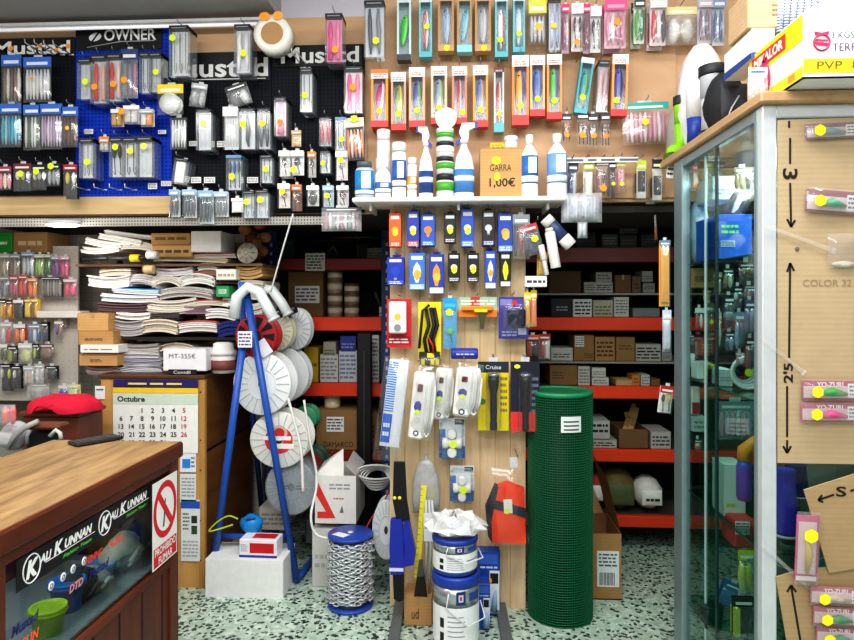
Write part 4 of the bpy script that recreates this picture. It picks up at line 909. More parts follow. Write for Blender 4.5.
# power strips
def pstrip(b,Y,label,rot,n=1):
    loc,w,h = fit(b,Y); r = thing('power_strip',label,'power strip',loc,(0,rot,0)); a = w/2
    mb = MB(); mb.cbox(-a*.78,-.02,0,a*.38,.025,h*.9,mat('EDEDEA',.35),.01); mb.build('strip_body',r)
    mb = MB(); mb.cbox(-a*.4,-.027,h*.64,a*.0,-.018,h*.74,mat('5E1F26',.3),.003); mb.build('switch',r)
    for z in (.09,.26):
        mb = MB(); mb.lathe([(a*.26,-.0215),(a*.26,-.0195),(a*.2,-.0195)],mat('DADADA',.4),14,(-a*.2,0,h*z),axis='Y'); mb.lathe([(a*.19,-.0205),(a*.19,-.0198)],mat('C9CACC',.4),14,(-a*.2,0,h*z),axis='Y'); mb.build('socket',r)
    mb = MB(); disc(mb,-a*.2,h*.09,-.0225,a*.22,mat('2A2C48',.4),12); disc(mb,-a*.2,h*.09,-.023,a*.13,mat('E9E9E9',.4),12); mb.build('round_label',r)
    mb = MB(); disc(mb,-a*.25,h*.44,-.0225,a*.3,mat('3A3FA8',.4),14,h*.08); mb.build('blue_label',r); sticker(r,-a*.25,h*.37,-.024,YG,.014,.011)
    mb = MB()
    for k in (.35,.5,.68,.82): mb.tube([(a*k,.0,h*.1),(a*(k+.12),-.008,h*.3),(a*(k+.1),-.006,h*.7),(a*(k-.15),.0,h*.9),(a*(k-.45),.004,h*.86)],.006,mat('E4E4E2',.4),6)
    mb.tube([(a*.35,0,h*.1),(a*.6,-.012,h*.05),(a*.82,0,h*.1)],.006,mat('E4E4E2',.4),6); mb.build('cable',r)
    mb = MB(); mb.pillow(-a*.8,-h*.01,a*1.0,h*.98,.0,.035,film('F6F6FA',.08),noise=.3); mb.build('clear_bag',r); peg(SP,loc.x,loc.z+h+.012,Y)
pstrip((405,364,431,439),2.78,'longest white power strip in bag, tilted, next to blue-white carton',.10)
pstrip((430,362,451,419),2.84,'white power strip in bag, between two other power strips',.08)
pstrip((449,362,479,416),2.78,'white power strip in bag with lime sticker beside the yellow torch',.10)
# long blue white carton at the left edge
p,w,h = fit((379,360,399,447),2.76); t = thing('lamp_carton','long white and blue carton in a clear bag, tilted at panel edge','box',p,(0,.12,0))
mb = MB(); mb.cbox(-w*.5,0,0,w*.5,.06,h,mat('E9ECF0',.4),.003); mb.build('carton_body',t)
mb = MB(); mb.rect(-w*.48,h*.05,-w*.02,h*.38,-.001,mat('2068D8',.4)); mb.rect(-w*.48,h*.4,-w*.02,h*.98,-.001,plaid('2F74D8','C9DDF4',30,axis='Z')); prints(mb,-w*.42,h*.1,-w*.1,h*.3,-.0015,'EAF2FF',2); mb.build('blue_print',t)
mb = MB(); mb.pillow(-w*.75,-h*.16,w*.7,h*1.04,.0,.03,film('EEF2FA',.05),noise=.5); mb.build('clear_bag',t)
def torch(b,Y,label,bg,fg,txt,foot):
    loc,w,h = fit(b,Y); r = thing('torch_pack',label,'torch',loc); a = w/2
    mb = MB(); mb.box(-a,.015,0,a,.018,h,mat(bg,.4)); mb.rect(-a,h*.84,a,h,.0145,mat('23303A' if txt else '1E2030',.4)); mb.rect(-a,0,a,h*foot,.0143,mat(fg,.4)); prints(mb,a*.45,h*.25,a*.9,h*.8,.0142,'7A7A3A' if txt else '7A7E90',6); mb.build('backing_card',r)
    mb = MB(); R = a*.27
    mb.lathe([(R*.9,h*.03),(R*.95,h*.1),(R*.8,h*.14),(R*.85,h*.3),(R*.8,h*.55),(R*1.15,h*.64),(R*1.35,h*.72),(R*1.35,h*.8)],mat('16171A',.35),16,(0,-.006 if txt else -.004,0)); mb.build('torch_body',r)
    mb = MB(); mb.lathe([(R*1.36,h*.8),(R*1.3,h*.83),(R*.9,h*.835)],mat('9FA6AE',.2,.6),16,(0,-.005,0)); mb.build('torch_head',r)
    mb = MB(); mb.cbox(-a*.5,-.04,h*.02,a*.5,.015,h*.86,film('F0F2F8',.02,.12,.06),.01); mb.build('clear_blister',r)
    if txt: T(r,'Cruise',w*.5,h*.06,(0,.0135,h*.92),'E6ECEF'); mb = MB(); mb.lathe([(a*.2,.012),(a*.2,.0143)],mat('3A8A4A'),14,(-a*.7,0,h*.42),axis='Y'); mb.build('round_badge',r)
    else: sticker(r,-a*.55,h*.93,.013,YG,.014,.01)
    t = MB(); t.box(-a*.3,.015,h,a*.3,.018,h+.02,mat('D0D2D6')); t.build('hang_tab',r); peg(SP,loc.x,loc.z+h+.024,Y)
torch((478,362,509,431),Ys,'yellow card with long black torch hanging on slat panel','E8CC1A','D9C81E',True,.3)
torch((511,362,540,432),2.81,'dark card with red foot holding a slim black torch','22243A','E03A38',False,.28)
def adapter(b,Y,label):
    loc,w,h = fit(b,Y); r = thing('socket_adapter_pack',label,'blister pack',loc); a = w/2
    mb = MB(); mb.box(-a,.02,0,a,.023,h,mat('D9E2EA',.4)); mb.rect(-a,0,a,h*.3,.0195,mat('1F6FC0',.4)); mb.rect(-a,h*.3,-a*.5,h*.72,.0195,mat('1F6FC0',.4)); mb.rect(a*.2,h*.84,a*.95,h*.97,.0195,mat('4A5560',.4)); mb.build('backing_card',r)
    mb = MB(); mb.lathe([(h*.13,-a*.75),(h*.13,-a*.35),(h*.1,-a*.3),(h*.1,a*.3),(h*.13,a*.35),(h*.13,a*.75)],mat('F2F2F0',.35),14,(0,-.0,h*.4),axis='X'); mb.build('adapter_body',r)
    mb = MB(); mb.lathe([(h*.1,-.03),(h*.12,-.02),(h*.12,.02)],mat('F4F4F2',.35),14,(0,0,h*.18),axis='Y'); mb.lathe([(h*.1,-.02),(h*.12,.02)],mat('F0F0EE',.35),14,(0,0,h*.62),axis='Y'); mb.build('lamp_holder',r)
    sticker(r,a*.1,h*.4,-.032,YG,.018); mb = MB(); mb.cbox(-a*.95,-.036,h*.02,a*.95,.018,h*.96,film('EEF2FA',.015),.012); mb.build('clear_blister',r); peg(SP,loc.x,loc.z+h+.012,Y)
adapter((439,419,465,459),Ys,'white lamp-holder adapter on blue card, the upper of two')
adapter((450,467,474,502),Ys,'white lamp-holder adapter on blue card, the lower of two')
# orange bag
p,w,h = fit((486,472,529,541),2.80); t = thing('folded_bag','folded orange bag with navy trim in clear plastic, on slat panel','bag',p,(0,-.05,0)); a = w/2
mb = MB(); pts = [(-a*.75,0),(a*.85,-h*.02),(a*.9,h*.75),(a*.1,h*.85),(-a*.35,h*.8),(-a*.75,h*.3)]; mb.prism(pts,-.012,.03,mat('FF4712',.7,var=.06)); mb.build('orange_cloth',t)
mb = MB(); mb.prism([(-a*.9,h*.1),(-a*.72,0),(-a*.7,h*.32),(-a*.3,h*.8),(-a*.45,h*.82),(-a*.95,h*.5)],-.014,.03,mat('26283A',.7)); mb.prism([(-a*.85,h*.52),(a*.92,h*.34),(a*.92,h*.48),(-a*.8,h*.64)],-.016,-.012,mat('26283A',.7)); mb.build('navy_trim',t)
mb = MB(); mb.rect(-a*.1,h*.42,a*.3,h*.62,-.0168,mat(WH)); mb.build('white_tag',t); sticker(t,a*.05,h*.45,-.0175,YG,.013)
mb = MB(); mb.pillow(-a*1.0,-h*.05,a*1.02,h*1.08,-.005,.035,film('F4F2F2',.02),noise=.4); mb.build('clear_bag',t); mb = MB(); mb.box(a*.3,.0,h*1.05,a*.65,.002,h*1.2,mat('C9CCD0')); mb.build('hang_tab',t); peg(SP,p.x+a*.47,p.z+h*1.22,2.80)
# ---- shears with blue handles
def pxz(px,py,o,Y): q = P(px,py,Y); return (q.x-o.x,q.z-o.z)
o0 = P(402,602,2.74); t = thing('hedge_shears','black shears with two dark blue handles hanging at panel foot','shears',o0)
def pz_(pts,Y=2.74): return [pxz(x,y,o0,Y) for x,y in pts]
mb = MB(); mb.prism(pz_([(394,462),(405,462),(407,500),(410,520),(397,522),(393,500)]),-.012,.012,mat('121316',.5)); mb.build('blade_sheath',t)
for pts in ([(391,519),(402,517),(405,545),(404,572),(391,573),(390,545)],[(404,520),(409,519),(416,550),(414,563),(405,565),(404,545)]):
    mb = MB(); mb.prism(pz_(pts),-.022,.02,mat('1E2CA0',.35)); mb.build('handle_grip',t)
mb = MB(); mb.box(*[pxz(390,567,o0,2.74)[0],-.024,pxz(390,569,o0,2.74)[1]],*[pxz(404,567,o0,2.74)[0],-.021,pxz(404,566,o0,2.74)[1]],mat('D9D9E0')); mb.build('white_ring',t)
mb = MB(); mb.prism(pz_([(393,573),(404,573),(404,599),(399,601),(394,598)]),-.01,.012,mat('101012',.5)); mb.build('handle_tip',t)
mb = MB(); 
for x in (395,400): q = pxz(x,497,o0,2.74); mb.ell((q[0],-.015,q[1]),.008,.005,.008,mat('F2E020',.4),8,5)
mb.build('pivot_screw',t)
# ---- yellow rulers
for (pa,pb,lab) in (((424,486),(417,578),'long yellow spirit-level stick leaning in front of slat panel'),((432,485),(433,580),'shorter yellow stick behind the long yellow stick')):
    a = P(*pb,2.78 if pa[0]==424 else 2.83); b = P(*pa,a.y+.05); t = thing('yellow_stick',lab,'measuring stick',a); d = b-a
    mb = MB(); n = Vector((.012,0,.0)); mb.add([-n,n,d+n,d-n,-n+Vector((0,.008,0)),n+Vector((0,.008,0)),d+n+Vector((0,.008,0)),d-n+Vector((0,.008,0))],[(0,1,2,3),(7,6,5,4),(0,4,5,1),(1,5,6,2),(2,6,7,3),(3,7,4,0)],mat('E6DC3A',.4)); mb.build('stick_body',t)
    mb = MB(); 
    for k in range(14): q = d*(k+.5)/14; mb.add([q+Vector((-.011,-.001,0)),q+Vector((-.002,-.001,0)),q+Vector((-.002,-.001,.002)),q+Vector((-.011,-.001,.002))],[(0,1,2,3)],mat('3A3820'))
    mb.build('scale_mark',t)
# ---- funnel
p = P(426,512,2.86); t = thing('plastic_funnel','translucent grey plastic funnel hanging upside down behind the yellow sticks','funnel',p); h = P(426,458,2.86).z-p.z; R = (P(440,0,2.86).x-P(412,0,2.86).x)/2
mb = MB(); mb.lathe([(R*.95,0),(R,h*.25),(R*.92,h*.6),(R*.6,h*.88),(R*.2,h*1.0)],film('C9CCD4',.5,.3,.12),20,sy=.35); mb.build('cone',t)
mb = MB(); mb.lathe([(R*.12,h*.86),(R*.12,h*1.06)],film('C9CCD4',.6,.3,.12),10); mb.build('spout',t)
# ---- brush & dark handle below the yellow stick
o1 = P(420,602,2.76); t = thing('paint_brush','dark paint brush hanging bristles down beneath the yellow stick','brush',o1)
mb = MB(); q = [pxz(x,y,o1,2.76) for x,y in ((413,602),(428,602),(424,576),(417,576))]; mb.prism(q,-.008,.008,mat('2A2420',.9,bump=.5,scale=200)); mb.build('bristle_head',t)
mb = MB(); q = [pxz(x,y,o1,2.76) for x,y in ((417,576),(424,576),(423,560),(419,560))]; mb.prism(q,-.006,.006,mat('55504A',.5)); mb.build('handle',t)
o1 = P(428,596,2.79); t = thing('cable_bundle','grey hanging strip of white cable ties behind the yellow sticks','strip',o1)
mb = MB(); 
for k,(xa,xb) in enumerate(((426,424),(429,429),(432,435))): mb.tube([Vector((*pxz(xa,500,o1,2.79),0)).xzy,Vector((*pxz((xa+xb)/2+2,550,o1,2.79),-.01)).xzy,Vector((*pxz(xb,594,o1,2.79),0)).xzy],.006,mat('B9BCC0',.5),5)
mb.build('tie_strand',t); mb = MB(); q0 = pxz(424,540,o1,2.79); q1 = pxz(436,512,o1,2.79); mb.box(q0[0],-.016,q0[1],q1[0],-.013,q1[1],mat('DADCE0')); mb.build('paper_label',t)
# ---- paint cans and the crumpled bag
def can(px0,px1,ptop,pbot,Y,z0,label,top=False):
    p = P((px0+px1)/2,pbot,Y); R = (P(px1,300,Y).x-P(px0,300,Y).x)/2; h = P(px0,ptop,Y-R).z-z0
    t = thing('paint_can',label,'paint can',(p.x,Y,z0))
    mb = MB(); mb.lathe([(R*.97,0),(R,.006),(R,h*.86)],mat('24459A',.35),32); mb.build('can_body',t)
    mb = MB(); mb.lathe([(R*1.004,h*.62),(R*1.004,h*.86)],mat('B4BABF',.25,.7),32); mb.build('metal_band',t)
    def patch(a0,a1,z_0,z_1,c,k,nm,rough=.5):
        n = 12; V = []
        for i in range(n+1):
            g = -PI/2+a0+(a1-a0)*i/n
            V += [(R*k*math.cos(g),R*k*math.sin(g),z_0),(R*k*math.cos(g),R*k*math.sin(g),z_1)]
        mb.add(V,[(2*i,2*i+2,2*i+3,2*i+1) for i in range(n)],mat(c,rough))
    mb = MB(); patch(-1.45,1.45,h*.13,h*.62,'EDEEEF',1.008,'label')
    for (a0,z) in ((-.62,.42),(-.62,.24)):
        patch(a0-.1,a0+.1,h*(z-.06),h*(z+.06),'1C1C20',1.012,'x')
    for i in range(6): patch(-.35,.45-.06*(i%3),h*(.2+.06*i),h*(.215+.06*i),'9A9EA6',1.012,'x')
    patch(.55,1.3,h*.42,h*.44,'2A2A2E',1.012,'x') if top else None
    mb.build('paper_label',t)
    mb = MB(); patch(.02,.42,h*.66,h*.83,'1F2F6E',1.012,'x'); patch(.12,.32,h*.7,h*.79,'C9D0DC',1.016,'x'); patch(.17,.27,h*.72,h*.77,'C03038',1.02,'x'); patch(.6,1.2,h*.69,h*.8,'2A4A94',1.012,'x'); mb.build('round_logo',t)
    mb = MB(); mb.lathe([(R*1.0,h*.86),(R*1.05,h*.87),(R*1.05,h*.96),(R*.98,h),(R*.9,h*.985),(R*.88,h*.97),(1e-6,h*.97)],mat('1F3FA0',.3),32); mb.build('lid',t)
    mb = MB(); mb.tube([(-R*1.02*math.sin(.3),-R*1.02*math.cos(.3),h*.8),(-R*.4,-R*1.03,h*.62),(R*.5,-R*1.12,h*.42),(R*1.25,-R*.5,h*.45),(R*1.05,0,h*.6)],.003,mat('D9DCE0',.3),5); mb.build('wire_handle',t)
    return z0+h,R,p
Yc = 2.60
z1,R,p = can(433,479,578,640,Yc,0.001,'blue and white paint can standing on floor beneath another can')
z2,R,p = can(433,477,541,590,Yc,z1+.001,'blue and white paint can stacked on top of another can',True)
t = thing('crumpled_bag','crumpled white translucent plastic bag lying on the stacked paint cans','plastic bag',(p.x,Yc,z2+.002)); mb = MB()
N = 18; K = 9; V = []
for j in range(K+1):
    for i in range(N):
        a_ = 2*PI*i/N; f_ = j/K; rr = math.sin(PI*(.08+.86*f_))*(1+.22*random.uniform(-1,1)); V.append((.115*rr*math.cos(a_),.09*rr*math.sin(a_),max(0,.036*(1-math.cos(PI*f_))*(1+.3*random.uniform(-1,1)))))
mb.add(V,[(j*N+i,j*N+(i+1)%N,(j+1)*N+(i+1)%N,(j+1)*N+i) for j in range(K) for i in range(N)],film('F8F9FB',.6,.15,.15)); mb.build('bag_film',t)
mb = MB()
for k in range(5): mb.ell((random.uniform(-.06,.06),random.uniform(-.03,.03),.022+.008*k/5),.035,.03,.016,mat('F4F5F6',.6),8,5)
mb.build('white_wad',t)
# ---- blue boxes beside the cans
def bluebox(b,Y,label,d):
    loc,w,h = fit(b,Y); loc.z = 0.001; h = P(b[0],b[1],Y).z; r = thing('spray_gun_box',label,'box',loc); a = w/2
    mb = MB(); mb.cbox(-a,0,0,a,d,h,mat('1F47A8',.4),.003); mb.build('carton_body',r)
    mb = MB(); mb.rect(a*.05,h*.04,a*.95,h*.7,-.001,mat('E6EAF0',.4)); mb.rect(a*.1,h*.5,a*.85,h*.66,-.0016,mat('17181C',.4)); mb.rect(-a*.9,h*.8,a*.8,h*.95,-.001,mat('3A6AD0',.4)); prints(mb,-a*.8,h*.72,a*.8,h*.78,-.0016,'C9D8F4',1); mb.build('printed_panel',r)
    mb = MB(); mb.tube([(a*.45,-.002,h*.08),(a*.5,-.003,h*.25),(a*.6,-.002,h*.4)],[.016,.012,.005],mat('9AB8D8',.3),8); mb.build('tool_picture',r)
    if d < .07: sticker(r,-a*.0,h*.55,-.002,'F7A828',.014)
bluebox((478,551,500,612),2.855,'blue carton with tool picture leaning on slat panel foot',.06)
bluebox((476,584,490,630),2.73,'smaller blue carton standing between paint can and larger blue carton',.08)
carton((404,600,432,628),2.75,'small kraft carton on floor between the grey panel feet',c='B98F5E',d=.14,tape='A9855A',text='ud',tpos=(-.1,.42,.25,.35)).location.z = .001
# ================================================================== red-beamed storage racks behind the slat panel
YR = 3.6
def rack(label,pxa,pxb,beams,lights=()):
    xa = P(pxa,300,YR).x; xb = P(pxb,300,YR).x; t = thing('storage_rack',label,'storage rack',((xa+xb)/2,YR,0)); w = xb-xa
    for sx in (-1,1):
        for y in (0,.52):
            mb = MB(); x = sx*(w/2-.03)
            mb.box(x-.03,y,0,x+.03,y+.05,1.80,mat('2C3C68',.45)); 
            for k in range(34): mb.box(x-.006,y-.0012,.06+k*.05,x+.006,y-.0004,.08+k*.05,mat('B9BCC4',.5))
            mb.build('upright',t)
    for (y0,y1,c) in beams:
        z1 = P(400,y0,YR).z; z0 = P(400,y1,YR).z
        mb = MB(); mb.cbox(-w/2+.06,-.0,z0,w/2-.06,.04,z1,mat(c,.4,var=.06),.004); mb.build('beam',t)
        mb = MB(); mb.box(-w/2+.06,.04,z1-.02,w/2-.06,.57,z1-.004,mat('4A4440',.7)); mb.build('deck',t)
    for y0 in lights:
        z1 = P(400,y0,YR).z; mb = MB(); mb.cbox(-w/2+.07,.03,z1-.012,w/2-.07,.5,z1-.001,mat('8A867F',.6),.002); mb.build('middle_shelf',t)
    mb = MB(); mb.box(-w/2+.02,.575,.02,w/2-.02,.585,1.80,mat('2A2624' if not lights else '141312',.8)); mb.build('back_panel',t)  # dark sheet added to stand in for the shadow behind the goods
    return t
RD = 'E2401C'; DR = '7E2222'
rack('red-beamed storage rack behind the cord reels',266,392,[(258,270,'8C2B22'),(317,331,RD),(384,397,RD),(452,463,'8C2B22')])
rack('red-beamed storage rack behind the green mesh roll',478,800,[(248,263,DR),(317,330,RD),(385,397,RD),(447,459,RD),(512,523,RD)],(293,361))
mb = MB(); p,w,h = fit((357,333,371,600),3.5); t = thing('metal_post','black metal post standing between the reels and the slat panel','post',(p.x,3.5,0)); h = P(360,333,3.5).z
mb.cbox(-w/2,0,0,w/2,.05,h,mat('131417',.5),.004); mb.build('post_body',t); mb = MB(); mb.box(-.004,-.001,.1,.004,-.0003,h-.1,mat('3A3C40',.4)); mb.build('groove',t)
def dk(c,f): return '%02X%02X%02X' % tuple(int(int(c[i:i+2],16)*f) for i in (0,2,4))
def dark(kw,f):  # lowers box colours to paint in the shade inside the racks
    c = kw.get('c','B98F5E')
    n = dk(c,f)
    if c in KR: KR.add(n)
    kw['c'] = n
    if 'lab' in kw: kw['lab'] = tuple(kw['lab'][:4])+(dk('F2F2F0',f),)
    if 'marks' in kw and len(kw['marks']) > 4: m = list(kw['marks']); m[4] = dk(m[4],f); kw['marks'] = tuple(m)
def shelfbox(tail,Y,pyz,items):
    z = P(400,pyz,YR).z
    looks = [i[1] for i in items]
    for q,(b,look,kw) in enumerate(items):
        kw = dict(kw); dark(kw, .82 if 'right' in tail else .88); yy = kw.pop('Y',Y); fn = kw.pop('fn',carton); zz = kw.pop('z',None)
        lab = f"{look} on {tail}" if looks.count(look) == 1 else f"{look}, {ORD[q]} from left on {tail}"
        r = fn(b,yy,lab,**kw)
        r['group'] = 'boxes on '+tail
        p1 = P(b[0],b[3],yy); r.location.z = (p1.z if zz == 'px' else z+.0005)
TW = dict(d=.18)
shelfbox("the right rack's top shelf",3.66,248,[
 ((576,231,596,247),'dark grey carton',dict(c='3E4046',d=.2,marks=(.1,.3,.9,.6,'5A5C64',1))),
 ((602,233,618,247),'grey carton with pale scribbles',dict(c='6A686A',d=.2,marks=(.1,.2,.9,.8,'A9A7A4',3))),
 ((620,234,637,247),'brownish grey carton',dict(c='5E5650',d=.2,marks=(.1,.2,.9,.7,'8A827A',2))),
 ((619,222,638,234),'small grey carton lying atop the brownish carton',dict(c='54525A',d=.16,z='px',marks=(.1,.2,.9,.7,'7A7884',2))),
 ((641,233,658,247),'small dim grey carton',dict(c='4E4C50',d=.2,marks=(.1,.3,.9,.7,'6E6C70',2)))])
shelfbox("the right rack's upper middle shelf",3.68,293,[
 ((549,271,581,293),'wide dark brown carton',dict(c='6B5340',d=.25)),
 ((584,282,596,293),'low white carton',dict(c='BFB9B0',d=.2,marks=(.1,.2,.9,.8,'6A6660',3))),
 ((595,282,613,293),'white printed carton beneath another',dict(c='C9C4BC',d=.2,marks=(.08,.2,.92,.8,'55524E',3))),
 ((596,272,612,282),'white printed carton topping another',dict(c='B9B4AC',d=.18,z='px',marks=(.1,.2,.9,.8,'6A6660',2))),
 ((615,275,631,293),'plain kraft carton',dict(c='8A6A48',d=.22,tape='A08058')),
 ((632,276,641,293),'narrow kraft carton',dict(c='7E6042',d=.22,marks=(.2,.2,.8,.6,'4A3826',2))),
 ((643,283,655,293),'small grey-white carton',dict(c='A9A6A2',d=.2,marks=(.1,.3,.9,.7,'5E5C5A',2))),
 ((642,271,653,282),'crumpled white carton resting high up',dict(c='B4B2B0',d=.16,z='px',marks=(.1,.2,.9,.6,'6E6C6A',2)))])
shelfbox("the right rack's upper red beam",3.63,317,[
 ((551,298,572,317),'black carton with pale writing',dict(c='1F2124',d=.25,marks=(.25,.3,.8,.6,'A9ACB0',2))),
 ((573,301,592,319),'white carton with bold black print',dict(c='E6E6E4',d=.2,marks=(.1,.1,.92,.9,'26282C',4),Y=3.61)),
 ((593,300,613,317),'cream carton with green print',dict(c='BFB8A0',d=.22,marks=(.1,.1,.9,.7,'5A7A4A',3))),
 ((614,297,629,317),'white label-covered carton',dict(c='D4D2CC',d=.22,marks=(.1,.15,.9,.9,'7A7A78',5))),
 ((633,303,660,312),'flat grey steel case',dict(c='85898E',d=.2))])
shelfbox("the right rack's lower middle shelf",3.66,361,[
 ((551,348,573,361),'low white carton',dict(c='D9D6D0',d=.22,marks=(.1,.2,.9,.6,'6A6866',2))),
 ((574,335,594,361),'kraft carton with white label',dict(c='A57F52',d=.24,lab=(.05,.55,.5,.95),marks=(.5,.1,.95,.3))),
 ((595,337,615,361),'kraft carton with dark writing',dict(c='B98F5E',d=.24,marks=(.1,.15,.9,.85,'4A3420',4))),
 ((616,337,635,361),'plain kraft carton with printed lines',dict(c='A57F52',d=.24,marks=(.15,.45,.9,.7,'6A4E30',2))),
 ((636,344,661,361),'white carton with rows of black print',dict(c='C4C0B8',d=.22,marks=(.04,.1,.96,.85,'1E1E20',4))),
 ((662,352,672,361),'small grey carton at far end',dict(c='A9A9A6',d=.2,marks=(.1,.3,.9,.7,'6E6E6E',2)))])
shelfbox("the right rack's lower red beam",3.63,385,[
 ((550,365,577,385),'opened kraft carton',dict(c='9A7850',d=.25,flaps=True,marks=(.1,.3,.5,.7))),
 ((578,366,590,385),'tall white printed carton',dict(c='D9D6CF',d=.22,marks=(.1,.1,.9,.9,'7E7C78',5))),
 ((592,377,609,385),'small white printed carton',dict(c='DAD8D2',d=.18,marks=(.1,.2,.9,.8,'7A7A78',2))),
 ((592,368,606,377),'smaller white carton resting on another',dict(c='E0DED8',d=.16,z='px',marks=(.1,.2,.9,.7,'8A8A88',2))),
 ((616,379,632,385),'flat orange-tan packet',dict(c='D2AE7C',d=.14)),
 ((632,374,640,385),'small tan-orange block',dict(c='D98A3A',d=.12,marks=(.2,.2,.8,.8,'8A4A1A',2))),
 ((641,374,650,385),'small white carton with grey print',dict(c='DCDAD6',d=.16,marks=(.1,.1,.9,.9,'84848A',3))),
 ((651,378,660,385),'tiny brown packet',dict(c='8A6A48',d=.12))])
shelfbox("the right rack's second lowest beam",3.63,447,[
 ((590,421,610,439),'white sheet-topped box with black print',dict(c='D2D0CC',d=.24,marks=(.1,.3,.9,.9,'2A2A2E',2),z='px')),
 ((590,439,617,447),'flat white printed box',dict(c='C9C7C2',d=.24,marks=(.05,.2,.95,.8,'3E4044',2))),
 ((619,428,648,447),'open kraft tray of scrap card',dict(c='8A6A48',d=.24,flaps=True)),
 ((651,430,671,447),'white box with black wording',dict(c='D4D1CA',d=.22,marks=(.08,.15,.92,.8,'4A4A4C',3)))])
for (x0,y0,x1,y1) in ((622,436,634,404),(628,434,637,408),(634,436,626,412)):
    a = P(x0,y0,3.78); b = P(x1,y1,3.84); n = {(622):'longest',(628):'middle',(634):'shortest'}[x0]
    t = thing('cardboard_strip',f'{n} of three kraft strips poking up from the open tray','cardboard strip',a); mb = MB(); d = b-a; mb.tube([Vector(),d*.5+Vector((.004,0,0)),d],[.018,.02,.016],kraft('B98F5E'),4,smooth=False); mb.build('strip_body',t); mb = MB(); mb.tube([d*.3,d*.6],[.021,.021],kraft('8A6A48'),4,smooth=False); mb.build('fold',t)
def sack(b,Y,label,c,c2,d=.2,marks=None,z=None,nm='sack',cat='sack'):
    loc,w,h = fit(b,Y); 
    if z is not None: loc.z = z
    t = thing(nm,label,cat,loc); mb = MB(); N = 16; K = 8; V = []
    for j in range(K+1):
        for i in range(N):
            f = j/K; a_ = 2*PI*i/N; rr = (math.sin(PI*(.1+.85*f)))**.55*(1+.07*random.uniform(-1,1)); V.append((w*.5*rr*math.cos(a_),d*.5*rr*math.sin(a_)+d*.5,h*f*(1 if j<K else .97)))
    mb.add(V,[(j*N+i,j*N+(i+1)%N,(j+1)*N+(i+1)%N,(j+1)*N+i) for j in range(K) for i in range(N)]+[tuple(range(N))[::-1],tuple(range(K*N,K*N+N))],mat(c,.7,var=.35,scale=18),True); mb.build('sack_body',t)
    mb = MB(); mb.pillow(-w*.32,h*.2,w*.32,h*.7,d*.02,.012,mat(c2,.6,var=.2),noise=.2); 
    if marks: prints(mb,-w*.22,h*.32,w*.22,h*.5,-.012,marks,1)
    mb.build('printed_panel',t); return t
zb = P(400,512,YR).z
sack((600,473,642,513),3.64,'brown and green patterned sack on the lowest red beam','6B5A34','54603A',.3,z=zb)
sack((637,478,668,508),3.62,'white sack with black scribble and blue side on lowest beam','DAD9D2','E6E5DF',.25,'2A2A2C',z=zb+.02)
sack((590,470,606,500),3.66,'small red and white sack above the opened floor carton','A83238','E3DCD8',.18,z=zb+.03)
# hanging things at the right rack
packet((660,240,671,307),2.75,'tall yellow card hanging at the end of the right rack',header='6A86A8',card='F2B01E',cols=('F0A818','C98A2A'),n=1,kind='slab',d=.02,hh=.08)
packet((663,310,672,352),2.75,'clear bluish pack hanging below the tall yellow card',header='C9D2E0',cols=('B9C6DA',),n=1,kind='slab',d=.03,haze=.35)
packet((658,386,672,414),2.75,'white card with black tool picture and red top near cabinet',header='C8262E',card='F2F2EE',cols=('1E1E20','D8C82A'),n=2,kind='jig',d=.02,rot=.12,hh=.25)
rod('steel_hook','rusty orange bent hook hanging beneath the tan wall right end','hook',(655,215),(656,240),3.0,.005,[(0,.5,'8A8A8C',1,'shank'),(.5,1,'8A4A2A',1.4,'bend')])
# things between the slat panel and right rack
packet((526,335,540,358),3.3,'orange and black packet hidden at slat panel edge',header='E8622A',card='2A2A2C',cols=('D2502A','3A3A3C'),n=2,kind='slab',d=.03)
packet((539,334,551,360),3.35,'red and white packet on the right rack behind slat panel',header='B02A36',card='E6DEDA',cols=('C04A4A','EDEAE6'),n=2,kind='slab',d=.03)
# ---- left rack contents
zt3 = 258
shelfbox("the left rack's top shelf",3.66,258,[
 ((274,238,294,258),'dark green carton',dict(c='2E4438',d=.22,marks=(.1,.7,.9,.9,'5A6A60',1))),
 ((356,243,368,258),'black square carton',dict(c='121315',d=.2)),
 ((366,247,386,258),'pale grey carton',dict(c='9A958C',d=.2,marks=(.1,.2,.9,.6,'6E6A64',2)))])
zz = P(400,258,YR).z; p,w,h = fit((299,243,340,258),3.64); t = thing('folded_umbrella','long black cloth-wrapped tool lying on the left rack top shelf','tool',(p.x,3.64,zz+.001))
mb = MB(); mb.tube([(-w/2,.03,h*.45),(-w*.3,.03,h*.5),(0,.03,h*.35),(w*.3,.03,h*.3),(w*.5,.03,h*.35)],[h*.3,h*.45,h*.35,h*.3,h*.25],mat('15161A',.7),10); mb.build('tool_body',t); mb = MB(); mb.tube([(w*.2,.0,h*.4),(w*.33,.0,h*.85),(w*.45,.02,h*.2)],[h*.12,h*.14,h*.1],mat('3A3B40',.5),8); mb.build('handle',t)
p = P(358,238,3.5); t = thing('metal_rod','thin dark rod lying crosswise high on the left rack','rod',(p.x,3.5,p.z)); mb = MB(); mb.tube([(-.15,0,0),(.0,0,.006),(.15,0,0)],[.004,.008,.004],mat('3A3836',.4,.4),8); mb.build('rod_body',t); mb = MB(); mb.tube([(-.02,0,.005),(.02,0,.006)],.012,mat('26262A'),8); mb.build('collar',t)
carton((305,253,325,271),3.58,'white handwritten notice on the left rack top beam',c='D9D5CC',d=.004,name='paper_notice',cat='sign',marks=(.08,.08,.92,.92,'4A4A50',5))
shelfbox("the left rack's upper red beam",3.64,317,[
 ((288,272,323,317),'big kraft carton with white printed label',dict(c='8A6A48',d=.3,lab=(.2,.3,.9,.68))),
 ((379,307,386,317),'small white and green carton',dict(c='D8DAD6',d=.1,marks=(.1,.2,.9,.5,'4A7A4A',1)))])
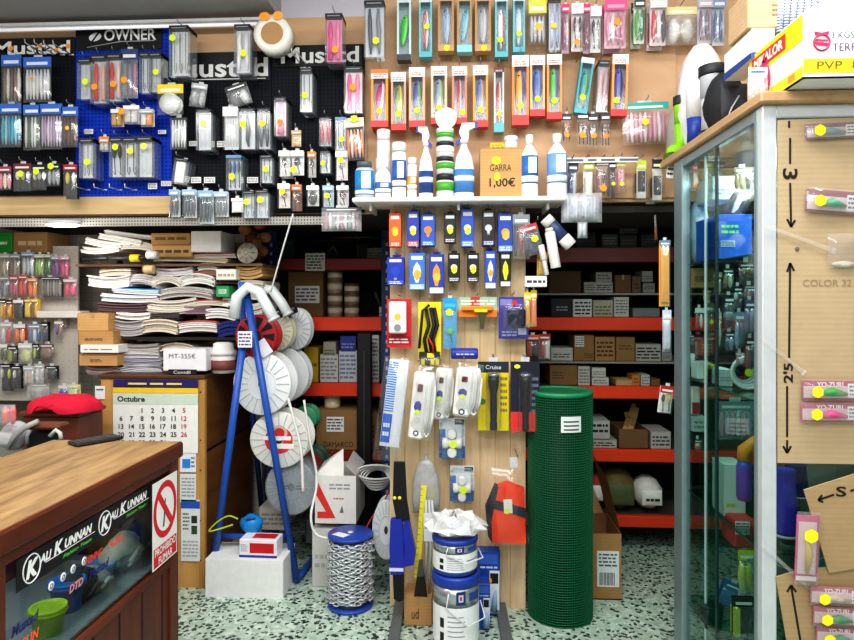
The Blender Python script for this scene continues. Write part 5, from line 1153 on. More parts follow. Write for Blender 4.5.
zz = P(400,317,YR).z
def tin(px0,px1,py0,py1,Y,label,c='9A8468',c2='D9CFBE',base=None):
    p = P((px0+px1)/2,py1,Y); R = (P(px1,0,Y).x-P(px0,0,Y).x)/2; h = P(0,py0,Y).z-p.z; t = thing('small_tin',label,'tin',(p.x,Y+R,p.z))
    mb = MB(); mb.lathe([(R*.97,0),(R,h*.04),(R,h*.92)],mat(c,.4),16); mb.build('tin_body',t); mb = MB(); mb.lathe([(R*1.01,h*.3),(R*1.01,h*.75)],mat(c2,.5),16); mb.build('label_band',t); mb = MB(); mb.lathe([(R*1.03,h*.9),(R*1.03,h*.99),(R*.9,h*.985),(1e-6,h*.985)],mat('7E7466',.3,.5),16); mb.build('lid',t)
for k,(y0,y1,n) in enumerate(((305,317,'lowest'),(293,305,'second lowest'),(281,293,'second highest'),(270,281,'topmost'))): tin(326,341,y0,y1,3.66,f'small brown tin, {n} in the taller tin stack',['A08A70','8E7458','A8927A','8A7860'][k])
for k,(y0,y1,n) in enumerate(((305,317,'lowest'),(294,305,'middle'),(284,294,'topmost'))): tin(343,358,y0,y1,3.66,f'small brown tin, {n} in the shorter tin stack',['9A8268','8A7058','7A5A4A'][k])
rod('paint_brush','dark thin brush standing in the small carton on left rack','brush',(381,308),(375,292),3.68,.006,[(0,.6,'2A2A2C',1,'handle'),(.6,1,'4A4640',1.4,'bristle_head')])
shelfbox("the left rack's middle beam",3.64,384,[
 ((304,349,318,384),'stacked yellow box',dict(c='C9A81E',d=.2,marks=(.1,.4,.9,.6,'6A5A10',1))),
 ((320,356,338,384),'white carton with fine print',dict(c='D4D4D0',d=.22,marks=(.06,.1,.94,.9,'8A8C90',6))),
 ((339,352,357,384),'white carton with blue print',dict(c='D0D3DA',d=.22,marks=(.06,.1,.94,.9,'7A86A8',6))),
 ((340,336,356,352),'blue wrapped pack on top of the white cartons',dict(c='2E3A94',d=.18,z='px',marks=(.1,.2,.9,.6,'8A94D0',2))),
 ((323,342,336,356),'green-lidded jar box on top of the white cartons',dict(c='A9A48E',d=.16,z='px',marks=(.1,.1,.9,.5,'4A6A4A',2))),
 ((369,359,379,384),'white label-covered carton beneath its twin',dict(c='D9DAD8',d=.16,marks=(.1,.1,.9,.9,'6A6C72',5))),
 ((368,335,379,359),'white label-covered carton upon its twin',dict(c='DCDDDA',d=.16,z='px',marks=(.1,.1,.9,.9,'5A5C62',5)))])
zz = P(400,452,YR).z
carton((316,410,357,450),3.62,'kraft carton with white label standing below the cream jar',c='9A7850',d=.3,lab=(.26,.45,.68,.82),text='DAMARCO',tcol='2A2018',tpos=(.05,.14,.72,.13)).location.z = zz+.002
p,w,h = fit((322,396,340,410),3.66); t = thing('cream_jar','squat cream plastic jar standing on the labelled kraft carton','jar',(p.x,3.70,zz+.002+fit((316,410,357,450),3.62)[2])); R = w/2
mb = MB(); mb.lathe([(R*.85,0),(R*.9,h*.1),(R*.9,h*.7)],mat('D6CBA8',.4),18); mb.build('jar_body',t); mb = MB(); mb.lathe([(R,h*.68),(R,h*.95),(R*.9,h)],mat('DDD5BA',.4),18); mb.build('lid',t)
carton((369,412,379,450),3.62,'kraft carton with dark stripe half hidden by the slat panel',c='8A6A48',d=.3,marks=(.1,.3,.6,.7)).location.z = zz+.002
# ================================================================== reels on the blue A-frame
YA = 2.96
apx = P(243,290,YA); t = AF = thing('reel_stand','blue tubular A-frame stand carrying the white cord reels','stand',(apx.x,YA,0))
def afp(px,py,Y=YA): q = P(px,py,Y); return (q.x-apx.x,q.y-YA,q.z)
blue = mat('2456B0',.35)
rg = PZ(297,584); rgl = (rg.x-apx.x,rg.y-YA,.015); lfl = (-1.237-apx.x,3.09-YA,.015)
mb = MB(); mb.tube([afp(246,290),rgl],.017,blue,10); mb.build('leg',t)
mb = MB(); mb.tube([afp(243,343),(lfl)],.017,blue,10); mb.build('leg',t)
mb = MB(); mb.tube([afp(241,295,YA+.05),(lfl[0]+.03,3.82-YA,.015)],.015,blue,8); mb.build('leg',t)
mb = MB(); mb.tube([afp(214,536,3.11),afp(286,536,3.125)],.015,blue,8); mb.build('crossbar',t)
mb = MB(); mb.tube([(rgl[0],rgl[1],.02),(rgl[0]+.02,rgl[1]+.35,.02)],.014,blue,8); mb.build('foot_bar',t)
mb = MB(); mb.tube([afp(240,288),afp(248,288)],.028,mat('2A6AD0',.35),10); mb.build('top_joint',t)
mb = MB(); q0 = afp(240,347); q1 = afp(254,331); mb.box(q0[0],-.03,q0[2],q1[0],-.024,q1[2],mat('E8E8EE',.5)); prints(mb,q0[0]+.005,q0[2]+.006,q1[0]-.005,q1[2]-.006,-.031,'4A4E6A',4); mb.build('paper_tag',t)
def reel(cx,cy,r,Y,dep,label,flange='E9EAE8',core='E4E2DC',lab=None,axis_tilt=0,rope=None,ribs=True,hole=.1,rz=None):
    p = P(cx,cy,Y); R = P(cx+r,cy,Y).x-p.x; Rz = (rz/r if rz else 1)
    t = thing('cord_reel',label,'cord reel',p,(axis_tilt,0,0)); t.scale.z = Rz
    for y0,y1 in ((0,.012),(dep-.012,dep)):
        mb = MB(); mf = mat(flange,.4,var=.04)
        mb.lathe([(R*hole,y0),(R*.96,y0),(R,y0+.003),(R,y1-.003),(R*.96,y1),(R*hole,y1)],mf,36,axis='Y')
        if y0 == 0 and ribs:
            for k in range(20):
                a_ = 2*PI*k/20; mb.box(0,0,0,0,0,0,mf) if False else mb.add([(R*.5*math.cos(a_)-.002*math.sin(a_),-.003,R*.5*math.sin(a_)+.002*math.cos(a_)),(R*.95*math.cos(a_)-.002*math.sin(a_),-.003,R*.95*math.sin(a_)+.002*math.cos(a_)),(R*.95*math.cos(a_)+.002*math.sin(a_),-.003,R*.95*math.sin(a_)-.002*math.cos(a_)),(R*.5*math.cos(a_)+.002*math.sin(a_),-.003,R*.5*math.sin(a_)-.002*math.cos(a_))],[(0,1,2,3)],mat('B9BCC0',.5))
            mb.lathe([(R*.46,-.001),(R*.48,-.005),(R*.5,-.001)],mf,28,axis='Y')
        mb.build('flange',t)
    mb = MB(); n = 14; pr = []
    for k in range(n+1): pr.append((R*(.62+.03*(k%2)),.012+(dep-.024)*k/n))
    mb.lathe(pr,mat(core,.7),28,axis='Y'); mb.build('winding',t)
    mb = MB(); mb.lathe([(R*hole*1.3,-.004),(R*hole*1.3,.002),(R*hole*.7,.002),(R*hole*.7,.03)],mat('2A2A2C',.5),14,axis='Y'); mb.build('axle_hole',t)
    if lab:
        mb = MB(); mb.lathe([(R*.16,-.0046),(R*lab[1],-.0046)],mat(lab[0],.5),28,axis='Y'); mb.build('round_label',t)
    return t,R
t,R = reel(256,336,21,3.06,.10,'red and black cord reel at the top of the blue stand','B01E28','141416',ribs=False,hole=.2)
mb = MB()
for k in range(9):
    a_ = 2*PI*k/9; mb.add([(R*.35*math.cos(a_-.12),-.004,R*.35*math.sin(a_-.12)),(R*.9*math.cos(a_-.25),-.004,R*.9*math.sin(a_-.25)),(R*.9*math.cos(a_+.15),-.004,R*.9*math.sin(a_+.15)),(R*.35*math.cos(a_+.12),-.004,R*.35*math.sin(a_+.12))],[(0,1,2,3)],mat('17171A',.5))
mb.build('black_blade',t); mb = MB(); mb.M = Matrix.Rotation(-.6,4,'Y'); mb.rect(-.03,-.11,.03,-.03,-.006,mat('ECEAF0')); mb.build('paper_tag',t)
reel(276,331,17,3.27,.08,'cream reel just behind the red and black reel','D9D3B8','CFC6A0',rz=20)
reel(295,329,16,3.42,.08,'white reel at the right end of the top axle','DCE0E4','C9CED4',rz=21)
rod('reel_axle','black plastic axle knob between the cream and white reels','axle',(275,318),(296,308),3.3,.035,[(0,.6,'131316',1,'knob'),(.6,1,'222226',.7,'shaft')])
reel(262,384,29,3.07,.14,'large white ribbed reel in the middle of the blue stand','E8EAEC','E9E9E6',rz=31)
reel(281,375,28,3.36,.10,'large white reel directly behind the ribbed one','DDE1E4','D9DCDD',rz=28,ribs=False)
t,R = reel(279,440,29.5,3.10,.15,'white reel with red and white round label near stand bottom','E6E5E0','E2E2DE',('D9322E',.48),rz=28)
mb = MB(); mb.rect(-R*.52,R*.0,R*.42,R*.14,-.0056,mat('F2F2F0')); mb.rect(-R*.1,-R*.3,R*.52,-R*.12,-.0056,mat('F2F2F0')); mb.lathe([(R*.18,-.0055),(R*.28,-.0055)],mat('C9B8A8'),20,(R*.02,0,R*.25),axis='Y'); mb.build('white_bar',t)
t,R = reel(291,487,25,3.14,.13,'clear-wrapped grey wire reel below the red-labelled reel','9CA5AC','8A949C',rz=27)
mb = MB(); mb.lathe([(R*1.02,-.01),(R*1.02,.14)],film('DDE4EC',.25),24,axis='Y'); mb.build('clear_wrap',t)
mb = MB(); prints(mb,-R*.5,-R*.1,R*.5,R*.1,-.006,'3A4046',2); mb.build('printed_mark',t)
reel(305,418,12,3.5,.10,'small green cord reel at the back of the stand','3FA878','3A9A6A',ribs=False)
reel(312,462,14,3.5,.10,'dark green and red cord reel behind grey wire reel','2A5A48','A83A3A',('A83038',.7),ribs=False)
# white hoses over the top
for pts,Y,lab in ((((234,318),(237,297),(248,287),(259,292),(267,306),(274,319)),2.925,'thick white hose bent over the top of the blue stand'),(((262,289),(272,290),(281,302),(288,314)),3.2,'second white hose bent behind the first hose')):
    q = [P(x,y,Y) for x,y in pts]; t = thing('white_hose',lab,'hose',q[0]); mb = MB(); mb.tube([v-q[0] for v in q],.026,mat('DDE2E4',.35),12); mb.build('hose_body',t); mb = MB(); d = (q[-1]-q[-2]).normalized(); mb.tube([q[-1]-q[0]-d*.005,q[-1]-q[0]+d*.006],.03,mat('C9CED0',.4),12); mb.build('cut_end',t)
# white cords hanging
def cord(name,label,pts,r,c,Y=None,end='A9A9A9'):
    q = [P(x,y,y3) for x,y,y3 in pts]; t = thing(name,label,'cord',q[0]); mb = MB()
    # smooth the path
    v = [a-q[0] for a in q]; out = []
    for i in range(len(v)-1):
        p0 = v[max(0,i-1)]; p1 = v[i]; p2 = v[i+1]; p3 = v[min(len(v)-1,i+2)]
        for s in range(6):
            u = s/6; out.append(.5*((2*p1)+(p2-p0)*u+(2*p0-5*p1+4*p2-p3)*u*u+(3*p1-p0-3*p2+p3)*u**3))
    out.append(v[-1]); mb.tube(out,r,mat(c,.6),6); mb.build('cord_body',t); mb = MB(); mb.ell(tuple(out[-1]),r*1.4,r*1.4,r*1.4,mat(end),6,4); mb.build('cord_end',t)
cord('white_rope','white rope end hanging in front of the grey wire reel',((288,398,3.0),(294,420,3.0),(301,450,3.0),(303,491,3.0)),.007,'E6E6E2')
cord('white_rope','thin white cord drooping from reels to the chain spool',((304,400,3.04),(310,440,3.04),(317,480,3.04),(311,515,2.95),(316,534,2.95),(332,539,2.9)),.006,'E2E2DE')
t_pts = ((293,214,2.86),(281,255,2.9),(271,291,2.95)); cord('fishing_rod','thin white rod hanging at an angle above the blue stand',t_pts,.004,'D9D9D6')
# blue ball bag with yellow cord
q = P(248,525,3.06); t = thing('float_bag','crumpled blue plastic ball resting on the blue crossbar','plastic bag',(q.x,3.115,P(248,533,3.115).z))
mb = MB(); R = P(259,525,3.06).x-q.x; N = 14; K = 9; V = []
for j in range(K+1):
    for i in range(N):
        f = PI*j/K; k_ = 1+.12*random.uniform(-1,1); V.append((R*math.sin(f)*math.cos(2*PI*i/N)*k_*1.05,R*.8*math.sin(f)*math.sin(2*PI*i/N)*k_,R*.85-R*.85*math.cos(f)*k_))
mb.add(V,[(j*N+i,j*N+(i+1)%N,(j+1)*N+(i+1)%N,(j+1)*N+i) for j in range(K) for i in range(N)],mat('1E86D0',.3,bump=.3),True); mb.build('bag_body',t); mb = MB(); mb.tube([(-R*.3,-R*.6,R*1.4),(0,-R*.75,R*1.65),(R*.5,-R*.5,R*1.5)],.006,mat('1A6AB0',.4),6); mb.build('knot',t)
cord('yellow_string','thin yellow-green cord looping left from the blue plastic ball',((238,519,3.04),(228,516,3.04),(216,523,3.04),(209,531,3.04),(216,530,3.03),(232,525,3.03)),.004,'B9D21E')
# boxes on floor by the stand
def gbox(px0,px1,ptop,pbot,label,**k):
    Y = PZ((px0+px1)/2,pbot).y; r = carton((px0,ptop,px1,pbot),Y,label,**k); return r,Y
r,Y0 = gbox(205,283,561,598,'plain white carton standing on the floor before the blue stand',c='E9EAEA',d=.22); zt0 = r.location.z+fit((205,561,283,598),Y0)[2]
p,w,h = fit((239,543,277,560),Y0+.03); t = thing('red_white_box','white, red and blue printed box lying on the white carton','box',(p.x,Y0+.03,zt0+.001),(0,0,-.03))
mb = MB(); mb.cbox(-w/2,0,0,w/2,.095,h,mat('E9E9EE',.4),.003); mb.build('carton_body',t); mb = MB(); mb.rect(-w*.22,h*.25,w*.42,h*.8,-.001,mat('C8202A',.4)); mb.rect(-w*.5,0,w*.5,h*.13,-.001,mat('2A3A9A',.4)); mb.add([(-w*.2,.02,h+.001),(w*.42,.02,h+.001),(w*.42,.08,h+.001),(-w*.2,.08,h+.001)],[(0,1,2,3)],mat('C8202A',.4)); prints(mb,-w*.46,h*.3,-w*.28,h*.75,-.001,'9AA0B4',4); mb.build('printed_panel',t)
carton((259,508,286,530),3.30,'greyish white carton behind the blue crossbar',c='B9B6AE',d=.2,marks=(.1,.2,.9,.8,'8A8882',3))
carton((216,540,240,556),3.32,'small kraft carton behind the white floor carton',c='B98F5E',d=.2).location.z = .001
sack((301,540,330,585),3.52,'crumpled clear plastic bag on the floor behind the blue leg','7A828A','8A949C',.2,z=.001,nm='plastic_bag',cat='plastic bag')
# white box with red A
p = P(340,524,3.1); b = (315,476,356,524)
p,w,h = fit(b,3.10); t = thing('red_letter_carton','white carton with big red slanted letter and torn open flaps','box',p); d = .28
mb = MB(); m = mat('E4E2DE',.6); mb.box(-w/2,0,0,w/2,.004,h,m); mb.box(-w/2,d-.004,0,w/2,d,h,m); mb.box(-w/2,.004,0,-w/2+.004,d-.004,h,m); mb.box(w/2-.004,.004,0,w/2,d-.004,h,m); mb.box(-w/2,0,0,w/2,d,.004,m); mb.build('carton_body',t)
mb = MB(); mb.prism([(-w*.48,h*.95),(-w*.48,h*.62),(-w*.14,h*.13),(-w*.0,h*.13)],-.002,-.0006,mat('DE3A34',.5)); mb.prism([(-w*.44,h*.13),(-w*.14,h*.13),(-w*.22,h*.26),(-w*.44,h*.26)],-.0032,-.0022,mat('DE3A34',.5)); prints(mb,-w*.15,h*.7,w*.35,h*.85,-.001,'9A9CA4',2); prints(mb,-w*.05,h*.5,w*.2,h*.56,-.001,'C05050',1); mb.poly([(w*.1,h*.24),(w*.16,h*.4),(w*.2,h*.24)],-.001,mat('6A6A70')); mb.build('printed_panel',t)
mb = MB(); mb.add([(-w/2,0,h),(w*.2,0,h),(w*.1,.1,h+.11),(-w*.35,.08,h+.05)],[(0,1,2,3)],m); mb.add([(-w/2,0,h),(-w/2,d,h),(-w*.1,d*.8,h+.12),(-w*.15,.06,h+.1)],[(0,1,2,3)],m); mb.build('torn_flap',t)
mb = MB(); mb.add([(w/2,0,h),(w/2,d,h),(w*.2,d,h+.06),(w*.25,.0,h+.05)],[(0,1,2,3)],m); mb.build('side_flap',t)
carton((312,531,340,588),3.10,'tall pale carton standing behind the chain spool',c='C9C9C6',d=.2,marks=(.1,.3,.9,.6,'A9A9A8',2)).location.z = .001
carton((318,515,352,530),3.22,'brown carton supporting the red-lettered white carton',c='6B5340',d=.3).location.z = P(0,524,3.10).z-fit((318,515,352,530),3.22)[2]-.003
# chain spool
c0 = PZ(350,605); Yc2 = c0.y; R = P(374,0,Yc2).x-P(350.5,0,Yc2).x; ztp = P(350,533,Yc2).z
t = thing('chain_spool','spool of silver steel chain with blue end plates on the floor','chain spool',(P(350.5,0,Yc2).x,Yc2,0.001))
for z,nm in ((0,'end_plate'),(ztp-.012,'end_plate')):
    mb = MB(); mb.lathe([(1e-6,z),(R*.94,z),(R*.96,z+.004),(R*.96,z+.010),(R*.92,z+.014),(1e-6,z+.014)],mat('2C4CA8',.35),32); mb.build(nm,t)
mb = MB(); mb.lathe([(R*.72,.014),(R*.72,ztp-.012)],mat('6A7278',.5),24); mb.build('drum',t)
mb = MB(); zz = ztp+.003; mb.add([(-R*.75,-R*.3,zz),(-R*.2,-R*.62,zz),(R*.05,-R*.3,zz),(-R*.5,.0,zz)],[(0,1,2,3)],mat('E9EAEC')); mb.build('paper_label',t); mb = MB(); mb.lathe([(R*.12,ztp+.002),(R*.12,ztp+.006),(1e-6,ztp+.006)],mat('D9DCE4'),14); mb.build('hub_cap',t)
mb = MB(); turns = 15; per = 24; sm = mat('D4D9DC',.3,.35,var=.2)
for k in range(turns*per):
    a_ = 2*PI*k/per; z = .03+(ztp-.06)*k/(turns*per); rr = R*(.86+.06*math.sin(k*1.7)+random.uniform(-.03,.03))
    o_ = Vector((rr*math.cos(a_),rr*math.sin(a_),z)); tg = Vector((-math.sin(a_),math.cos(a_),.25*math.sin(k*.9))).normalized(); up = Vector((0,0,1)) if k%2 else Vector((math.cos(a_),math.sin(a_),0))
    sd = tg.cross(up).normalized(); L_ = R*.17; W_ = R*.085
    mb.tube([o_+tg*(L_*math.cos(q))+sd*(W_*math.sin(q)) for q in [2*PI*j/8 for j in range(8)]],R*.036,sm,4,closed=True)
o = mb.build('steel_chain',t)
mb = MB()
# white reel behind the shears, cable coil and red wire
reel(386,530,14,2.95,.09,'pale grey reel standing on edge behind the blue-handled shears','C9CED2','B9BEC2',rz=30)
q = P(372,476,3.2); t = thing('cable_coil','loose coil of thin white cable beside the red-lettered carton','cable coil',q); mb = MB()
for k in range(5): mb.tube([((.10-.01*k)*math.cos(a_)+.02,.03*math.sin(a_)+.01*k,(.028+.004*k)*math.sin(a_)-.012*k+.02) for a_ in [2*PI*j/20 for j in range(20)]],.006,mat('D9D9D6',.5),6,closed=True)
mb.build('coil_loop',t); mb = MB(); mb.tube([(.08,-.02,.02),(.11,-.03,-.03),(.09,-.02,-.1)],.006,mat('D9D9D6',.5),6); mb.build('loose_end',t)
cord('red_wire','thin red wire running down behind the pale grey reel',((391,487,3.0),(383,503,3.0),(373,516,3.0),(366,528,3.0)),.004,'C03A34')
sack((388,572,398,602),3.0,'white plastic handle bag on floor behind blue-handled shears','D6D8DA','E2E3E4',.1,z=.001,nm='plastic_bag',cat='plastic bag')
# ================================================================== green mesh roll
b0 = PZ(560,613); Yg = b0.y; R = (P(592.8,0,Yg).x-P(528,0,Yg).x)/2; H = P(560,392,Yg-R*.3).z
t = thing('mesh_roll','tall standing roll of dark green plastic mesh beside slat panel','mesh roll',(P(560,0,Yg).x,Yg,.001))
mb = MB(); pts = []
for k in range(26): pass
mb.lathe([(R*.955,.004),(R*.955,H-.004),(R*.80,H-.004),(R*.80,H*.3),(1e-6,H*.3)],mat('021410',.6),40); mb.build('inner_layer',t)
mb = MB(); g = mat('1C6E48',.4)
nz = 92; nv = 84
for i in range(nz+1):
    z = .003+(H-.006)*i/nz; mb.lathe([(R*.985,z-.0012),(R*1.0,z),(R*.985,z+.0012)],g,40)
for i in range(nv):
    a_ = 2*PI*i/nv; c_ = Vector((math.cos(a_),math.sin(a_),0)); n_ = Vector((-math.sin(a_),math.cos(a_),0))*.0012
    mb.add([c_*R*.985-n_,c_*R*.998,c_*R*.985+n_]+[q+Vector((0,0,H)) for q in (c_*R*.985-n_,c_*R*.998,c_*R*.985+n_)],[(0,1,4,3),(1,2,5,4)],g)
mb.build('mesh_wire',t)
mb = MB(); mb.lathe([(R*.8,H-.01),(R*.8,H+.004),(R*1.01,H+.004),(R*1.01,H-.016)],mat('1C8A5C',.4),40); mb.build('top_rim',t)
mb = MB(); n = 8; V = []
for i in range(n+1):
    a_ = -PI/2+.0+.62*i/n-.12; V += [(R*1.015*math.cos(a_),R*1.015*math.sin(a_),P(570,433,Yg-R).z),(R*1.015*math.cos(a_),R*1.015*math.sin(a_),P(570,417,Yg-R).z)]
mb.add(V,[(2*i,2*i+2,2*i+3,2*i+1) for i in range(n)],mat('E6E9E8',.5)); 
for j in range(3):
    z_ = P(570,431-4*j,Yg-R).z; W2 = []
    for i in range(1,n): a_ = -PI/2+.62*i/n-.12; W2 += [(R*1.018*math.cos(a_),R*1.018*math.sin(a_),z_),(R*1.018*math.cos(a_),R*1.018*math.sin(a_),z_+.007)]
    mb.add(W2,[(2*i,2*i+2,2*i+3,2*i+1) for i in range(n-2)],mat('5A5E60'))
mb.build('paper_label',t)
# carton behind the roll
Yb_ = PZ(610,600).y; p,w,h = fit((590,535,624,600),Yb_); t = thing('open_carton','open kraft carton with white shipping label behind the mesh roll','box',(P(598,0,Yb_).x,Yb_,.001)); w = .30; d = .3; m = kraft('A57F52')
mb = MB(); mb.box(-w/2,0,0,w*.36,.005,h,m); mb.box(-w/2,d-.005,0,w*.36,d,h,m); mb.box(-w/2,.005,0,-w/2+.005,d-.005,h,m); mb.box(w*.36-.005,.005,0,w*.36,d-.005,h,m); mb.box(-w/2,0,0,w*.36,d,.005,m); mb.build('carton_body',t)
mb = MB(); mb.add([(w*.36,0,h),(w*.36,d,h),(w*.12,d,h+.30),(w*.14,0,h+.26)],[(0,1,2,3)],m); mb.build('side_flap',t)
mb = MB(); mb.add([(-w*.45,d,h),(w*.3,d,h),(w*.1,d+.02,h+.15),(-w*.4,d+.02,h+.14)],[(0,1,2,3)],kraft('D2AE7C')); mb.build('back_flap',t)
mb = MB(); x0 = P(597,0,Yb_).x-t.location.x; x1 = P(619,0,Yb_).x-t.location.x; z0 = P(0,572,Yb_).z; z1 = P(0,538,Yb_).z; mb.box(x0,-.002,z0,x1,-.0006,z1,mat('DDE0E2')); prints(mb,x0+.008,z0+(z1-z0)*.55,x1-.01,z1-.008,-.0026,'5A5E64',4); 
for k in range(14): mb.rect(x0+.01+k*.0052,z0+.008,x0+.01+k*.0052+(.0032 if k%3 else .0018),z0+(z1-z0)*.4,-.0026,mat('3A3C40'))
mb.build('paper_label',t)
# ================================================================== calendar cupboard
Yc0 = PZ(205,588).y
a = P(101,588,Yc0); b = P(205,376,Yc0); b.z = P(205,375,Yc0).z
CW = b.x-a.x; CH = b.z
CC = thing('wooden_cupboard','tall honey-coloured wooden cupboard with the wall calendar on its front','cupboard',((a.x+b.x)/2,Yc0,0)); dpt = .70
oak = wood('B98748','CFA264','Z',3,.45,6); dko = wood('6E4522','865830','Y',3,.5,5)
mb = MB(); mb.box(-CW/2,.0,.0,CW/2,.02,CH-.02,oak); mb.box(CW/2-.028,-.004,0,CW/2,.0,CH-.02,wood('A8793E','BE9050','Z',3,.45,6)); mb.build('front_panel',CC)
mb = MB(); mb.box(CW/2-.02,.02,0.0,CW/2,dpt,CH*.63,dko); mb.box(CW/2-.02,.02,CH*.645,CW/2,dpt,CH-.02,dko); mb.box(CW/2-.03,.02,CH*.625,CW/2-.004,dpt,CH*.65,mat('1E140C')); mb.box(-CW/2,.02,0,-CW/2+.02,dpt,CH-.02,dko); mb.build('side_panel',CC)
mb = MB(); mb.cbox(-CW/2-.01,-.012,CH-.02,CW/2+.005,dpt+.02,CH,wood('4A3020','5E4028','Y',3,.5,5),.004); mb.build('top_board',CC)
mb = MB()
for k,py in enumerate((392,440,470,520,560)): q = P(201,py,Yc0)-Vector(CC.location); mb.lathe([(.004,-.007),(.003,-.0042)],mat('3A3026',.4,.6),8,(q.x,0,q.z),axis='Y')
mb.build('screw_head',CC)
def cp(px,py): q = P(px,py,Yc0-.006)-Vector(CC.location); return q.x,q.z
def sheet(x0,y0,x1,y1,name,label,cat,c,yo=-.006):
    p,w,h = fit((x0,y0,x1,y1),Yc0+yo); t = thing(name,label,cat,p); mb = MB(); mb.box(-w/2,0,0,w/2,.001,h,mat(c,.6)); mb.build('sheet',t); return t,w,h,p
t,w,h,p = sheet(113,380,198,452,'wall_calendar','October wall calendar with navy and yellow header, red Sunday column','calendar','ECECE8',-.010)
def cx(px,py): q = P(px,py,Yc0-.012)-p; return q.x,q.z
x0,z0 = cx(113,387.5); x1,z1 = cx(198,380); mb = MB(); mb.rect(x0,z0,x1,z1,-.0012,mat('2A2468',.5)); x0,z0 = cx(113,393); x1,z1 = cx(198,387.5); mb.rect(x0,z0,x1,z1,-.0012,mat('F0C428',.5)); x0,z0 = cx(113,404); x1,z1 = cx(198,393.5); mb.rect(x0,z0,x1,z1,-.0012,mat('CBDACB',.6)); mb.build('header_band',t)
mb = MB(); x0,z0 = cx(128,385.5); x1,z1 = cx(182,382); prints(mb,x0,z0,x1,z1,-.002,'E9D86A',1); mb.build('header_print',t)
xa,za = cx(131,399); T(t,'Octubre',cx(145,0)[0]-cx(117.5,0)[0],cx(0,396)[1]-cx(0,401.5)[1],(xa,-.002,za),'23262A',name='month_name',bold=.03)
cols_ = (121,131.5,142,152.5,163,173.5,184); day = 1; s6 = cx(0,407)[1]-cx(0,412)[1]
for r_ in range(5):
    for c_ in range(7):
        if r_ == 0 and c_ < 2: continue
        if day > 31: break
        xx,zz = cx(cols_[c_],410.5+8*r_)
        T(t,str(day),0,s6*.95,(xx,-.002,zz),'C83A40' if c_ == 6 else '2E3238',key='cal_red' if c_ == 6 else 'cal',name='red_numerals' if c_ == 6 else 'day_numerals',bold=.02); day += 1
for (q,nm,lab,c) in (((95,386,105,399),'note','small white note with dark heading pinned left of the calendar','E6E8E8'),((180,452,196,472),'leaflet','white leaflet with blue square below the calendar','E4E8EE'),((180,474,196,503),'leaflet','plain grey-white leaflet with print, second beneath the calendar','DDE0E0'),((181,500,200,561),'leaflet','long white leaflet with blue head and dark pictures','E0E3E6')):
    t,w,h,p = sheet(*q,nm,lab,'paper',c,-.007 if nm == 'leaflet' else -.006); mb = MB()
    if '452' in str(q): pass
    if q[1] == 452: mb.rect(-w*.35,h*.2,w*.15,h*.65,-.001,mat('2F86D8')); mb.build('blue_square',t); mb = MB(); prints(mb,w*.2,h*.2,w*.42,h*.8,-.001,'5A6A7A',3)
    elif q[1] == 500: mb.rect(-w/2,h*.86,w/2,h*.98,-.001,mat('2A5AB8')); prints(mb,-w*.4,h*.5,-w*.05,h*.8,-.001,'6A6E74',5); mb.rect(w*.05,h*.62,w*.35,h*.74,-.001,mat('2A3A30')); mb.rect(w*.05,h*.44,w*.35,h*.58,-.001,mat('3A4E3A')); prints(mb,-w*.4,h*.06,w*.4,h*.35,-.001,'A9ADB2',5)
    elif q[1] == 386: prints(mb,-w*.35,h*.6,w*.35,h*.85,-.001,'3A4044',1)
    else: prints(mb,-w*.4,h*.2,w*.4,h*.9,-.001,'9A9EA4',6)
    mb.build('print',t)
# ================================================================== the heap of papers in the alcove
Yp = 3.16
LSH = thing('paper_shelf','thin brown shelf board packed with papers in the alcove','shelf',(P(170,264,Yp).x,Yp-.02,P(170,264,Yp).z)); w = P(268,0,Yp).x-P(82,0,Yp).x
mb = MB(); mb.box(-w/2,0,-.012,w/2,.42,.0,wood('5E4430','745640','X',3,.6,5)); mb.build('board',LSH)
zz = P(170,337,Yp).z-LSH.location.z
mb = MB(); mb.box(-w*.25,0,zz-.014,w/2,.42,zz,mat('1E1A18',.6)); mb.build('lower_board',LSH)
zz0 = CH-LSH.location.z
for sx in (-.49,.28):
    mb = MB(); mb.box(sx*w-.008,.38,zz0+.002,sx*w+.008,.42,.20,mat('5A4030',.6)); mb.build('post',LSH)
PAPERS = {}
def paper(b,look,c='E9E4DA',c2=None,n=5,bend=.0,Y=Yp,rot=0,d=.24,side='the paper heap',zl=None):
    """bundle of sheets lying flat, edges towards the viewer"""
    loc,w,h = fit(b,Y); k = look; PAPERS[k] = PAPERS.get(k,0)+1
    lab = f"{look} {side}"
    if zl: loc.z = max(loc.z,zl)
    if not bend: bend = random.uniform(-.3,.3)
    rot += random.uniform(-.035,.035)
    t = thing('paper_bundle',lab,'papers',loc,(0,rot,random.uniform(-.12,.12)))
    mc = mat(c,.75,var=.08); ml = mat(dk(c,.62),.8)
    for part,(f0,f1) in (('lower_sheets',(0,.55)),('upper_sheets',(.57,1))):
        mb = MB(); m_ = max(2,int(n/2+.5))
        for q in range(m_):
            z0 = h*(f0+(f1-f0)*q/m_); z1 = z0+h*(f1-f0)/m_*.86; dx = random.uniform(-.02,.02)*w; y0 = random.uniform(0,.02); N = 6; V = []
            cc = mat(c2,.6) if (c2 and part == 'upper_sheets' and q == m_-1) else (mc if q%2 == 0 else mat(dk(c,.9),.75,var=.08))
            for i in range(N+1):
                u = i/N; x = -w/2+w*u+dx; zb = bend*h*(4*(u-.5)**2-.5) if bend else 0
                V += [(x,y0,z0+zb),(x,y0,z1+zb),(x,d,z0+zb),(x,d,z1+zb)]
            f = []
            for i in range(N):
                a_ = 4*i; f += [(a_,a_+4,a_+5,a_+1),(a_+1,a_+5,a_+7,a_+3),(a_,a_+2,a_+6,a_+4)]
            f += [(0,1,3,2),(4*N,4*N+2,4*N+3,4*N+1)]; mb.add(V,f,cc)
        mb.build(part,t)
    return t
